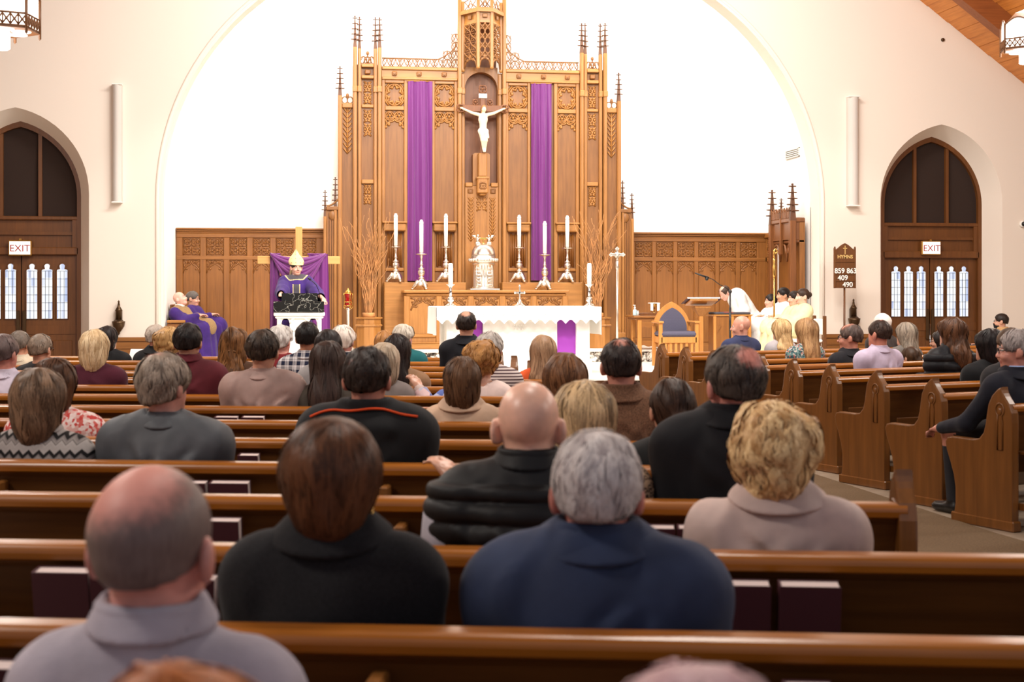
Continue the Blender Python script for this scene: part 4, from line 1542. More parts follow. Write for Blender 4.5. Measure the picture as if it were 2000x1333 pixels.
# front plate with two pointed eyelets
def eyelet(cx, s):
    return [(cx - s * .075, zq - .075), (cx + s * .05, zq - .075), (cx + s * .06, zq - .02), (cx + s * .03, zq + .05), (cx - s * .02, zq + .085), (cx - s * .06, zq + .04), (cx - s * .075, zq - .01)]
pl = curve_fill('front_plate', [(ox0 + .03, ZA), (ox1 - .03, ZA), (ox1 - .03, zo - .1), (ox0 + .03, zo - .1)], [eyelet(OM - .22, -1), eyelet(OM + .22, 1)], .08, MW, YO + .02)
pl.parent = am; pl.location = -Vector(WLOC[am.name]); WLOC[pl.name] = WLOC[am.name]
b = MB(); b.box(ox0 + .03, ox0 + .10, YO + .1, YO + .56, ZA, zo - .1); b.box(ox1 - .10, ox1 - .03, YO + .1, YO + .56, ZA, zo - .1); b.build('side_panel', MW, am)
for x in (ox0 + .03, ox1 - .09):
    b = MB(); b.box(x, x + .06, YO - .005, YO + .03, ZA, zo - .1, bev=.012); b.build('pilaster', MW, am)
b = MB(); b.tube([(OM + .13 * math.cos(a), YO + .01, zq + .0 + .09 * math.sin(a)) for a in np.linspace(0, PI, 13)], .016, 6)
b.box(OM - .3, OM + .3, YO + .0, YO + .03, zq - .13, zq - .09, bev=.012); b.build('relief', MW, am)
b = MB(); b.box(ox0 - .02, ox1 + .02, YO - .05, YO + .62, ZA, ZA + .1, bev=.01); b.build('plinth', MW, am)
zd = sz(585, 589, YO)
b = MB(); b.box(sx(534, YO), sx(633, YO), YO - .06, YO + .60, zo, zd, bev=.006); b.build('desk_slab', M['marble_black'], am)
b = MB()
zr = sz(585, 573, YO)
b.prism([(YO + .0, zd), (YO + .35, zd), (YO + .36, zd + .03), (YO + .02, zr), (YO + .0, zr)], sx(550, YO), sx(620, YO), 'yz'); b.build('book_rest', M['marble_black'], am)
b = MB()
gx, gz = sx(626, YO + .2), zd
b.tube([(sx(626, YO), YO + .25, zd), (sx(624, YO), YO + .22, zd + .14), (sx(618, YO), YO + .15, zd + .25), (sx(606, YO), YO + .1, zd + .335)], .006, 6)
b.tube([(sx(607, YO), YO + .1, zd + .325), (sx(602, YO), YO + .09, zd + .36)], [.014, .018], 8)
b.build('microphone', M['black'], am)

# ------------------------------------------------------------------ pine cross hung with purple cloth
YX = 23.5
x0, x1 = sx(577, YX), sx(590.5, YX)
t = thing('pine_cross', 'plain pine cross standing behind the bishop at the ambo', 'cross', ((x0 + x1) / 2, YX, ZA))
ztop = sz(583, 443, YX)
b = MB(); b.box(x0, x1, YX - .0, YX + .1, ZA, ztop, bev=.006); b.build('upright', M['light_wood'], t)
b = MB(); b.box(sx(503, YX), sx(664, YX), YX - .06, YX + .0, sz(583, 516, YX), sz(583, 500.5, YX), bev=.006); b.build('crossbeam', wood('pine_beam_wood', (196, 140, 72), (226, 174, 104), 'x', .5), t)
b = MB(); b.box(x0 - .3, x1 + .3, YX + .0, YX + .1, ZA, ZA + .1, bev=.008); b.box(x0, x1, YX - .25, YX + .35, ZA, ZA + .1, bev=.008); b.build('foot', M['light_wood'], t)
zb = sz(583, 497, YX)
t = thing('cross_drape', 'purple cloth swagged over the arms of the pine cross', 'drape', ((x0 + x1) / 2, YX - .1, zb))
b = MB()
dx0, dx1 = sx(528, YX), sx(636, YX)
xm = (dx0 + dx1) / 2
for (a, c) in ((sx(528, YX), sx(545, YX)), (sx(603, YX), sx(640, YX))):
    def f(u, v, o=0):
        return (a + (c - a) * u + .05 * v * (u - .5) + .02 * v, YX - .105 - o + .022 * math.sin(u * 15 + v * 1.5), zb + .006 + (ZA + .45 - zb) * v)
    b.grid(lambda u, v: f(u, v), 24, 14); b.grid(lambda u, v: f(1 - u, v, -.006), 24, 14)
def f2(u, v, o=0):
    return (dx0 + .05 + (dx1 - dx0 - .1) * u, YX - .095 - o + .015 * math.sin(u * 23), zb - .35 + (ZA + .45 - zb + .35) * v)
b.grid(lambda u, v: f2(u, v), 40, 8); b.grid(lambda u, v: f2(1 - u, v, -.006), 40, 8)
b.build('fall', M['purple'], t)
b = MB()
for i in range(8):           # swag folds as hanging catenary rolls
    q = i / 7
    sag = .10 + .42 * q
    pts = [(xm + (dx1 - dx0) * .5 * (1 - .10 * q) * w, YX - .13 - .02 * math.sin(i * 2.1) - .05 * (1 - w * w), zb + .0 - .03 * q - sag * (1 - abs(w) ** 1.7)) for w in np.linspace(-1, 1, 17)]
    b.tube(pts, [.022 + .022 * (1 - abs(w)) for w in np.linspace(-1, 1, 17)], 8)
b.build('swag', M['purple'], t)
b = MB(); b.box(sx(528, YX), sx(548, YX), YX - .10, YX + .03, zb - .012, zb + .012, bev=.008); b.box(sx(600, YX), sx(637, YX), YX - .10, YX + .03, zb - .012, zb + .012, bev=.008); b.build('fold_over', M['purple'], t)

# ------------------------------------------------------------------ credence table and what stands on it
YC = 23.9
zt2 = sz(1270, 617, YC)
x0, x1 = sx(1237, YC), sx(1322, YC)
cr_t = thing('credence_table', 'dark oak side table with carved apron near the blue chair', 'table', ((x0 + x1) / 2, YC + .3, ZA))
b = MB(); b.box(x0, x1, YC - .03, YC + .6, zt2 - .04, zt2, bev=.01); b.box(x0 + .03, x1, YC, YC + .56, zt2 - .07, zt2 - .04, bev=.012); b.build('tabletop', M['panel_x'], cr_t)
for xx in (x0 + .12, x1 - .12):
    for yy in (YC + .05, YC + .5):
        b = MB(); b.box(xx - .035, xx + .035, yy - .035, yy + .035, ZA, zt2 - .07, bev=.008); b.build('leg', M['chair_wood'], cr_t)
for z in (zt2 - .2, ZA + .28):
    b = MB(); b.prism([(x0 + .12, z), (x0 + .12, z + .09), (x1 - .12, z + .09), (x1 - .12, z)] + [(x1 - .12 - (x1 - x0 - .24) * q, z - .012 * math.cos(q * 18)) for q in np.linspace(.05, .95, 24)], YC + .03, YC + .06, 'xz'); b.build('apron', M['panel_x'], cr_t)
b = MB(); b.box(x0 + .1, x1 - .1, YC + .03, YC + .52, ZA + .38, ZA + .41, bev=.006); b.build('shelf', M['panel_x'], cr_t)
YQ = YC + .2
def onx(px): return sx(px, YQ)
t = thing('sanitizer_bottle', 'clear blue pump bottle at the end of the side table', 'bottle', (onx(1238.5), YQ, zt2))
b = MB(); b.lathe([(.036, 0), (.038, .01), (.038, .08), (.03, .1), (.014, .11), (.014, .125)], (onx(1240), YQ, zt2), 14); b.build('bottle_body', plain('pale_blue_gel', (178, 204, 210), .15), t)
b = MB(); b.lathe([(.018, .12), (.018, .145), (.006, .15), (.006, .175)], (onx(1240), YQ, zt2), 10); b.box(onx(1240) - .035, onx(1240) + .012, YQ - .01, YQ + .01, zt2 + .172, zt2 + .185, bev=.004); b.build('pump', M['white'], t)
t = thing('small_bottle', 'tiny white bottle beside the blue pump bottle', 'bottle', (onx(1246), YQ, zt2))
b = MB(); b.lathe([(.016, 0), (.016, .06), (.01, .07), (.01, .085), (0, .086)], (onx(1246), YQ, zt2), 10); b.build('bottle_body', M['white'], t)
t = thing('serving_tray', 'dark wooden tray on the side table under the chalice', 'tray', (onx(1272), YQ + .1, zt2))
b = MB(); b.box(onx(1249), onx(1296), YQ - .08, YQ + .25, zt2, zt2 + .015)
for (a, c, d, e) in ((onx(1249), onx(1296), YQ - .09, YQ - .07), (onx(1249), onx(1296), YQ + .24, YQ + .26), (onx(1249) - .01, onx(1249) + .01, YQ - .09, YQ + .26), (onx(1296) - .01, onx(1296) + .01, YQ - .09, YQ + .26)):
    b.box(a, c, d, e, zt2, zt2 + .045, bev=.004)
b.build('tray_body', M['door_wood'], t)
zc_ = zt2 + .016
t = thing('chalice', 'gilt chalice covered with a white cloth on the wooden tray', 'chalice', (onx(1279), YQ + .06, zc_))
b = MB(); b.lathe([(.05, 0), (.05, .008), (.015, .03), (.012, .06), (.022, .07), (.012, .085), (.02, .10), (.045, .15), (.05, .19)], (onx(1279), YQ + .06, zc_), 16); b.build('cup', M['gold'], t)
b = MB(); b.box(onx(1279) - .09, onx(1279) + .09, YQ - .03, YQ + .15, zc_ + .19, zc_ + .205, bev=.006)
for dx in (-.072, -.05, .045, .066):
    b.box(onx(1279) + dx - .012, onx(1279) + dx + .012, YQ - .035, YQ - .028, zc_ + .05 + abs(dx) * .3, zc_ + .198)
b.build('veil', M['linen'], t)
t = thing('water_cruet', 'small glass cruet at the tray end near the chair', 'cruet', (onx(1303), YQ, zt2))
b = MB(); b.lathe([(.03, 0), (.04, .02), (.035, .05), (.014, .08), (.014, .11), (.02, .115), (.01, .13), (0, .135)], (onx(1301), YQ, zt2), 12); b.build('cruet_body', plain('frosted_glass', (232, 230, 224), .1), t)

# ------------------------------------------------------------------ presider's chair with blue damask
YH = 22.3
hx0, hx1 = sx(1291, YH), sx(1378, YH)
HM = sx(1327, YH)
ch = thing('presider_chair', 'honey oak armchair with pointed back in blue damask', 'chair', (HM, YH + .3, ZA))
hw = .30
zse = sz(1327, 655, YH)
CW, BU = M['chair_wood'], M['blue_uph']
zk = sz(1327, 590, YH)
b = MB(); b.prism([(HM + x, z) for x, z in lancet(0, hw + .015, ZA + .35, zse + .07, zk, 10)], YH + .47, YH + .53, 'xz'); b.build('back_frame', CW, ch)
b = MB(); b.prism([(HM + x, z) for x, z in lancet(0, hw - .06, zse + .02, zse + .09, zk - .10, 10)], YH + .42, YH + .47, 'xz'); b.build('backrest', BU, ch)
b = MB(); b.box(HM - hw + .0, HM + hw - .0, YH + .0, YH + .5, zse - .03, zse + .06, bev=.035); b.build('seat_cushion', BU, ch)
b = MB(); b.box(HM - hw, HM + hw, YH + .02, YH + .5, zse - .13, zse - .03, bev=.008); b.build('seat_frame', CW, ch)
for s in (-1, 1):
    b = MB(); b.box(HM + s * (hw + .0) - .03, HM + s * (hw + .0) + .03, YH + .02, YH + .08, ZA, zse + .19, bev=.006); b.build('leg', CW, ch)
    b = MB(); b.box(HM + s * (hw + .0) - .03, HM + s * (hw + .0) + .03, YH + .45, YH + .51, ZA, zse + .14, bev=.006); b.build('leg', CW, ch)
    b = MB(); b.box(HM + s * hw - .045, HM + s * hw + .045, YH - .01, YH + .5, zse + .19, zse + .225, bev=.01); b.build('armrest', CW, ch)
b = MB()
for i in range(6):
    x = HM - hw + .08 + (2 * hw - .16) * i / 5
    b.box(x - .02, x + .02, YH + .04, YH + .06, ZA + .12, zse - .13)
b.box(HM - hw, HM + hw, YH + .03, YH + .07, ZA + .08, ZA + .13)
b.build('stretcher', CW, ch)

# ------------------------------------------------------------------ wooden lectern stand with an open book
YL_ = 23.02
lx = sx(1369, YL_)
zl = sz(1369, 590, YL_)
t = thing('book_stand', 'honey oak book stand on a post behind the blue chair', 'stand', (lx, YL_, ZA))
b = MB(); b.box(lx - .035, lx + .035, YL_ - .035, YL_ + .035, ZA, zl - .1, bev=.006); b.build('post', CW, t)
b = MB(); b.box(lx - .13, lx + .13, YL_ - .13, YL_ + .13, ZA, ZA + .06, bev=.01); b.build('foot', CW, t)
b = MB(); b.lathe([(.05, -.16), (.09, -.12), (.16, -.05), (.19, -.02), (.19, .0)], (lx, YL_, zl - .08), 4, smooth=False, a0=PI / 4)
b.build('bracket', M['oak'], t)
b = MB(); b.M = Matrix.Translation((lx, YL_ - .02, zl)) @ Matrix.Rotation(math.radians(-14), 4, 'X')
b.box(-.24, .24, -.18, .2, -.02, .004, bev=.006); b.build('desk', CW, t)
t = thing('open_book', 'open book with white pages lying on the book stand', 'book', (lx, YL_, zl + .02))
b = MB(); b.M = Matrix.Translation((lx, YL_ - .02, zl)) @ Matrix.Rotation(math.radians(-14), 4, 'X')
b.box(-.30, .30, -.17, .18, .010, .016); b.build('cover', M['maroon_book'], t)
b = MB(); b.M = Matrix.Translation((lx, YL_ - .02, zl)) @ Matrix.Rotation(math.radians(-14), 4, 'X')
for s in (-1, 1):
    b.grid(lambda u, v: (s * (.28 * u), -.16 + .33 * v if s > 0 else .17 - .33 * v, .016 + .03 * math.sin(PI * min(1, u * 1.1) ** .6)), 8, 2)
b.box(-.28, .28, -.162, -.158, .014, .04)
b.build('page_block', M['paper'], t)

# ------------------------------------------------------------------ oak prie-dieu / cabinet with padded top
YK = 22.9
kx0, kx1 = sx(1396, YK), sx(1464, YK)
zk_ = sz(1430, 613, YK)
t = thing('padded_cabinet', 'oak cabinet with padded dark top beside the bowing priest', 'cabinet', ((kx0 + kx1) / 2, YK + .2, ZA))
b = MB(); b.box(kx0, kx1, YK, YK + .38, ZA, zk_ - .02, bev=.006); b.build('cabinet_body', M['panel'], t)
b = MB(); b.box(kx0 - .03, kx1 + .03, YK - .03, YK + .4, zk_ - .04, zk_ - .015, bev=.008); b.build('top_board', CW, t)
b = MB(); b.box(kx0 - .01, kx1 + .02, YK - .02, YK + .36, zk_ - .015, zk_ + .025, bev=.016); b.build('top_pad', plain('grey_pad', (72, 70, 76), .8), t)
b = MB(); b.box(kx0 + .14, kx0 + .33, YK - .018, YK + .3, zk_ - .012, zk_ + .029, bev=.016); b.build('red_band', plain('red_band', (120, 58, 48), .8), t)
for i in range(3):
    x = kx0 + (kx1 - kx0) * i / 2
    b = MB(); b.box(x - .025, x + .025, YK - .02, YK + .02, ZA, zk_ - .04, bev=.006); b.build('stile', M['chair_wood'], t)
    b = MB(); b.prism([(x + .025, zk_ - .2), (x + .11, zk_ - .2), (x + .025, zk_ - .33)] if i < 2 else [(x - .025, zk_ - .2), (x - .11, zk_ - .2), (x - .025, zk_ - .33)], YK - .02, YK + .01, 'xz'); b.build('bracket', M['panel'], t)

# ------------------------------------------------------------------ microphone on a boom stand
YM = 21.6
mx_ = sx(1426, YM)
t = thing('microphone_stand', 'black microphone boom stand beside the padded cabinet', 'microphone stand', (mx_, YM, ZA))
zj = sz(1426, 570, YM)
b = MB(); b.tube([(mx_, YM, ZA), (mx_, YM, zj)], .013, 8); b.tube([(mx_, YM, ZA + .5), (mx_, YM, zj - .25)], .018, 8); b.build('pole', M['black'], t)
for k_ in range(3):
    a = k_ * 2 * PI / 3 + .4
    b = MB(); b.tube([(mx_, YM, ZA + .25), (mx_ + .28 * math.cos(a), YM + .28 * math.sin(a), ZA + .01)], .010, 6); b.build('leg', M['black'], t)
b = MB()
pts = [(sx(px, YM), YM, sz(px, py, YM)) for px, py in ((1427, 570), (1417, 562), (1405, 556), (1392, 546), (1378, 541), (1368, 538))]
b.tube(pts, .007, 6); b.build('boom', M['black'], t)
b = MB(); b.tube([(sx(1384, YM), YM, sz(1384, 543, YM)), (sx(1371, YM), YM, sz(1371, 538.5, YM)), (sx(1357, YM), YM, sz(1357, 533.5, YM))], [.018, .014, .010], 8); b.ell((sx(1380, YM), YM - .01, sz(1380, 545, YM)), .03, 8, 6); b.build('microphone', M['black'], t)
b = MB(); b.ell((mx_, YM, zj), .032, 8, 6); b.build('clutch', M['black'], t)

# ------------------------------------------------------------------ gilt crozier held upright in front of the servers
YZ = 22.2
cxz = sx(1512, YZ)
t = thing('crozier', 'gilt crozier staff with curled head standing before the altar servers', 'crozier', (cxz, YZ, ZA))
zt_ = sz(1512, 492, YZ)
b = MB(); b.tube([(cxz, YZ, ZA), (cxz, YZ, zt_ - .1)], .016, 8); b.build('staff', M['gold'], t)
b = MB(); b.lathe([(.02, -.42), (.028, -.38), (.032, -.25), (.02, -.2), (.026, -.14), (.015, -.1)], (cxz, YZ, zt_), 10)
b.tube([(cxz + q[0], YZ, zt_ + q[1]) for q in ((0, -.1), (-.005, -.04), (.0, .02), (.025, .045), (.05, .02), (.045, -.02), (.02, -.03), (.015, -.005))], [.016] * 6 + [.012, .008], 7)
b.build('crook', M['gold'], t)

# ------------------------------------------------------------------ side chair at the end of the servers' row
YS = 21.15
sx0 = sx(1601, YS)
t = thing('side_chair', 'oak chair with pale back at the end of the altar servers', 'chair', (sx0, YS, ZA))
CM = Matrix.Translation((sx0, YS, 0)) @ Matrix.Rotation(math.radians(90), 4, 'Z')
zc0 = sz(1606, 617, YS)


def cpart(name, mat_, *bx_, bev=.006):
    b = MB(); b.M = CM; b.box(*bx_, bev=bev); b.build(name, mat_, t)
for s in (-.22, .22):
    cpart('leg', M['door_wood'], s - .022, s + .022, -.02, .03, ZA, zc0)
    cpart('leg', M['door_wood'], s - .022, s + .022, .40, .45, ZA, ZA + .43)
cpart('backrest', M['paper'], -.195, .195, .0, .03, ZA + .55, zc0 - .05, bev=.01)
cpart('seat', M['paper'], -.23, .23, .035, .46, ZA + .435, ZA + .48, bev=.015)

# ------------------------------------------------------------------ bench of the two seated priests
YQ2 = 24.7
bx0 = sx(338, YQ2)
t = thing('priest_bench', 'oak bench with padded arm beneath the two seated priests', 'bench', (bx0 + .5, YQ2 + .3, ZA))
b = MB(); b.box(-2.15, sx(382, YQ2), YQ2 - .72, YQ2 + .7, ZA + .38, ZA + .44, bev=.012); b.build('seat', M['panel_x'], t)
b = MB(); b.box(-2.15, -2.10, YQ2 - .25, YQ2 + .7, ZA, ZA + 1.0, bev=.01); b.build('back_panel', M['panel'], t)
for yy in (YQ2 - .74, YQ2 + .68):
    b = MB(); b.box(-2.15, sx(371, YQ2), yy - .03, yy + .03, ZA, sz(352, 632, YQ2 - .74), bev=.01); b.build('end_panel', M['panel'], t)
b = MB(); b.box(-2.15, sx(369, YQ2), YQ2 - .82, YQ2 - .68, sz(352, 631, YQ2 - .74), sz(352, 625.5, YQ2 - .74), bev=.01); b.build('armrest', M['gold'] if False else M['oak_x'], t)

# ------------------------------------------------------------------ wall fittings
def wall_speaker(pa, pb, pt, pbt, label):
    x0, x1 = sx(pa, YW - .1), sx(pb, YW - .1)
    z0, z1 = sz((pa + pb) / 2, pbt, YW - .1), sz((pa + pb) / 2, pt, YW - .1)
    t = thing('wall_speaker', label, 'speaker', ((x0 + x1) / 2, YW - .06, z0))
    b = MB()
    w = (x1 - x0) / 2; xm = (x0 + x1) / 2
    b.prism([(xm + w * math.cos(a), YW - .05 - .10 * math.sin(a)) for a in np.linspace(0, PI, 13)] + [(xm - w, YW), (xm + w, YW)][::1], z0, z1, 'xy', smooth=False)
    b.build('cabinet', M['grey_speaker'], t)
    b = MB(); b.box(x0 - .005, x1 + .005, YW - .155, YW, z0 - .02, z0, bev=.004); b.build('end_cap', M['white'], t)
    b = MB(); b.box(x0 - .005, x1 + .005, YW - .155, YW, z1, z1 + .02, bev=.004); b.build('end_cap', M['white'], t)
wall_speaker(219, 238, 166, 394, 'tall slim column speaker on the wall between the exit doors and the priests')
wall_speaker(1657, 1678, 190, 401, 'tall slim column speaker on the wall above the hymn board')

t = thing('wall_vent', 'small slatted air vent on the white sanctuary wall', 'vent', (8.79, 24.95, 3.6))
va = sz(1533, 312, 24.9); vb = sz(1533, 294, 24.9)
b = MB(); b.box(8.775, 8.8, 24.25, 24.95, va, va + .015); b.box(8.775, 8.8, 24.25, 24.95, vb - .015, vb); b.box(8.775, 8.8, 24.25, 24.265, va, vb); b.box(8.775, 8.8, 24.935, 24.95, va, vb); b.build('frame', M['grey_speaker'], t)
b = MB(); b.box(8.79, 8.799, 24.26, 24.94, va, vb); b.build('backing', plain('vent_backing', (120, 114, 106), .8), t)
for i in range(5):
    z = va + (vb - va) * (i + .5) / 5
    b = MB(); b.box(8.772, 8.79, 24.265, 24.935, z - .009, z + .009); b.build('slat', M['grey_speaker'], t)

c = on_y(1841, 78, YW)
t = thing('wall_disc', 'small round dark fitting high on the wall near the roof', 'fitting', (c.x, YW - .02, c.z))
b = MB(); b.M = Matrix.Translation((c.x, YW, c.z)) @ Matrix.Rotation(PI / 2, 4, 'X'); b.lathe([(.032, 0), (.032, .02), (.018, .03), (0, .03)], (0, 0, 0), 14); b.build('disc', M['bronze'], t)
c = on_y(1996, 438, YW)
t = thing('security_camera', 'small dome security camera on the wall beyond the hymn board doors', 'camera', (c.x, YW - .05, c.z))
b = MB(); b.M = Matrix.Translation((c.x, YW, c.z)) @ Matrix.Rotation(PI / 2, 4, 'X'); b.lathe([(.06, 0), (.06, .04), (.05, .06)], (0, 0, 0), 14); b.build('mount', M['white'], t)
b = MB(); b.ell((c.x, YW - .07, c.z), .043, 12, 8); b.build('dome', M['black'], t)


def stoup(px, py, label):
    c = on_y(px, py, YW)
    t = thing('holy_water_stoup', label, 'stoup', (c.x, YW - .06, c.z))
    k = .0088
    b = MB()
    prof = [(.0, -.22), (.02, -.2), (.025, -.17), (.05, -.14), (.09, -.08), (.10, -.03), (.105, .0), (.08, .005), (.06, .03)]
    b.lathe(prof, (c.x, YW - .10, c.z - .0), 16); b.build('bowl', M['bronze'], t)
    b = MB(); b.lathe([(.055, .0), (.05, .16), (.06, .17), (.045, .20), (.02, .24), (.02, .26), (.012, .30), (.02, .31), (0, .34)], (c.x, YW - .07, c.z), 14)
    b.box(c.x - .05, c.x + .05, YW - .07, YW, c.z - .1, c.z + .17, bev=.01); b.build('urn', M['bronze'], t)
stoup(233, 628, 'dark bronze holy water stoup on the wall near the priests')
stoup(1664, 622, 'dark bronze holy water stoup on the wall under the hymn board')

# hymn board on a pole
YHB = 22.6
c0 = on_y(1649, 520, YHB)
x0, x1 = sx(1629, YHB), sx(1671, YHB)
zt_, zb_ = sz(1649, 487, YHB), sz(1649, 562, YHB)
hb = thing('hymn_board', 'dark wooden hymn board with white numbers on a slim pole', 'hymn board', (c0.x, YHB, 0))
xm = (x0 + x1) / 2
b = MB(); b.prism([(x0 + .02, zb_), (x1 - .02, zb_), (x1 - .02, zt_ - .02), (xm + .06, zt_ + .07), (xm, zt_ + .10), (xm - .06, zt_ + .07), (x0 + .02, zt_ - .02)], YHB - .01, YHB + .02, 'xz'); b.build('board', M['door_wood'], hb)
for x in (x0, x1 - .025):
    b = MB(); b.box(x, x + .025, YHB - .02, YHB + .03, zb_ - .01, zt_ + .02, bev=.004); b.ell((x + .0125, YHB, zt_ + .03), .016, 8, 6); b.build('side_post', M['door_wood'], hb)
b = MB()
for z in (zb_, sz(1649, 512, YHB), sz(1649, 536, YHB), sz(1649, 549.5, YHB)):
    b.box(x0, x1, YHB - .022, YHB, z - .008, z + .006, bev=.003)
b.build('number_rail', M['door_wood'], hb)
b = MB(); b.tube([(xm, YHB + .02, .012), (xm, YHB + .02, zb_)], .018, 8); b.lathe([(.2, 0), (.2, .02), (.03, .05)], (xm, YHB + .02, .012), 14); b.build('pole', M['door_wood'], hb)
zc_ = sz(1649, 489, YHB)
b = MB(); b.box(xm - .006, xm + .006, YHB - .016, YHB - .01, zc_ - .07, zc_ + .075); b.box(xm - .035, xm + .035, YHB - .016, YHB - .01, zc_ + .025, zc_ + .037); b.build('gilt_cross', M['gold_paint'], hb)
text('title', 'HYMNS', (xm, YHB - .014, sz(1649, 505, YHB)), .080, M['gold_paint'], hb, bold=.002)
for s_, px, py in (('859 863', 1650.5, 534), ('409', 1645, 547.5), ('490', 1654.5, 560.8)):
    text('hymn_numbers', s_, (sx(px, YHB), YHB - .026, sz(px, py, YHB)), .118, M['white'], hb, bold=.0022)

# ------------------------------------------------------------------ hanging lanterns
def lantern(px, py, D, half, label, rot):
    c = at_depth(px, py, D)
    x, y, z = c
    t = thing('hanging_lantern', label, 'lantern', (x, y, z), 'hexagonal hanging lanterns')
    hh = .40
    ringp = [(half * math.cos(rot + a * PI / 3), half * math.sin(rot + a * PI / 3)) for a in range(6)]
    for px_, py_ in ringp:
        b = MB()
        b.tube([(x + px_, y + py_, z - .04), (x + px_, y + py_, z + hh * .78)], .014, 5)
        b.tube([(x + px_, y + py_, z), (x + px_ * 1.0, y + py_ * 1.0, z - .05)], [.012, .004], 5)
        b.build('corner_bar', M['lantern_frame'], t)
    for i in range(6):
        p, q = ringp[i], ringp[(i + 1) % 6]
        b = MB()
        V = []
        N = 8
        for k_ in range(N + 1):
            u = k_ / N
            V.append((x + (p[0] + (q[0] - p[0]) * u) * .97, y + (p[1] + (q[1] - p[1]) * u) * .97, z + .02))
        for k_ in range(N + 1):
            u = k_ / N
            V.append((x + (p[0] + (q[0] - p[0]) * u) * .97, y + (p[1] + (q[1] - p[1]) * u) * .97, z + hh * (.76 + .2 * math.sin(PI * u))))
        b.add(V, [(k_, k_ + 1, N + 2 + k_, N + 1 + k_) for k_ in range(N)])
        b.build('glass_pane', M['lantern_glass'], t)
        b = MB()
        L = math.hypot(q[0] - p[0], q[1] - p[1])
        for k_ in range(5):
            u = (k_ + .5) / 5
            cx_, cy_ = p[0] + (q[0] - p[0]) * u, p[1] + (q[1] - p[1]) * u
            tx, ty = (q[0] - p[0]) / L, (q[1] - p[1]) / L
            for w in (-1, 1):
                b.tube([(x + cx_ - w * tx * L * .1, y + cy_ - w * ty * L * .1, z + .03), (x + cx_, y + cy_, z + .075), (x + cx_ + w * tx * L * .1, y + cy_ + w * ty * L * .1, z + .12)], .007, 4)
            b.ell((x + cx_, y + cy_, z + .075), .013, 6, 4)
            b.tube([(x + cx_ - tx * L * .1, y + cy_ - ty * L * .1, z + .02), (x + cx_ - tx * L * .1, y + cy_ - ty * L * .1, z + .13)], .006, 4)
        for zz_ in (.02, .13):
            b.tube([(x + p[0], y + p[1], z + zz_), (x + q[0], y + q[1], z + zz_)], .009, 4)
        b.tube([(x + p[0] + (q[0] - p[0]) * u, y + p[1] + (q[1] - p[1]) * u, z + hh * (.76 + .2 * math.sin(PI * u))) for u in np.linspace(0, 1, 9)], .010, 4)
        b.build('fretwork', M['lantern_frame'], t)
    b = MB(); b.add([(x + a, y + c_, z) for a, c_ in ringp] + [(x + a, y + c_, z + .02) for a, c_ in ringp], [(5, 4, 3, 2, 1, 0), (6, 7, 8, 9, 10, 11)] + [(i, (i + 1) % 6, 6 + (i + 1) % 6, 6 + i) for i in range(6)]); b.build('base_tray', M['lantern_frame'], t)
    for a in range(6):
        aa = rot + PI / 6 + a * PI / 3
        b = MB(); b.lathe([(.085, -.004), (.085, .0)], (x + half * .55 * math.cos(aa), y + half * .55 * math.sin(aa), z - .002), 18); b.build('downlight', M['lantern_glass'], t)
    b = MB(); b.lathe([(.06, -.16), (.08, -.15), (.08, -.0)], (x, y, z), 8, smooth=False); b.build('pendant_glass', M['lantern_glass'], t)
    b = MB(); b.lathe([(half * .96, hh * .8), (half * .5, hh * 1.15), (.05, hh * 1.25), (.012, hh * 1.3), (.012, min(roof_z(x) - z - .1, 3.5))], (x, y, z), 6, smooth=False, a0=rot); b.build('crown_chain', M['lantern_frame'], t)
    lamp('lantern_lamp', 'POINT', (x, y, z - .35), 40, WARM, .2)
    lamp('lantern_lamp', 'POINT', (x, y, z + hh * 1.5), 55, WARM, .2)

lantern(2, 62, 12.6, .33, 'lit hexagonal lantern hanging on the side of the exit doors without hymn board', .35)
lantern(2003, 100, 17.5, .31, 'lit hexagonal lantern hanging under the diagonal roof beams', .2)

# ------------------------------------------------------------------ pews
PEW_H, END_H = .77, .87
TH_L, TH_R = math.radians(-13.2), math.radians(19.0)


def proj(p):
    x, y, z = p
    dpt = x * SN + y * CS
    r = x * CS - y * SN
    return 1000 + F_PX * r / dpt, HZ - F_PX * (z - CAM_H) / dpt, dpt


END_POLY = ([(-.115, 0.0), (-.115, .66), (-.112, .72)] + [(-.10 + .07 * math.sin(a), .76 + .115 * (a / (PI / 2)) ** .9) for a in np.linspace(.15, PI / 2, 6)]
            + [(.0, .862), (.045, .82), (.075, .765), (.088, .70), (.098, .64), (.115, .585), (.15, .548), (.20, .538), (.38, .540), (.42, .530), (.436, .50), (.425, .45), (.395, .38), (.365, .30), (.35, .22), (.35, .12), (.37, .0)])


def end_mesh():
    b = MB()
    b.prism(END_POLY, -.03, .03, 'yz')
    me = b.mesh('end_panel', M['pew_end'])
    bm = bmesh.new(); bm.from_mesh(me)      # softened arris along the outline
    rim = [e for e in bm.edges if abs(e.verts[0].co.x - e.verts[1].co.x) < 1e-6]
    bmesh.ops.bevel(bm, geom=rim, offset=.009, segments=2, profile=.6, affect='EDGES')
    bm.to_mesh(me); bm.free()
    return me


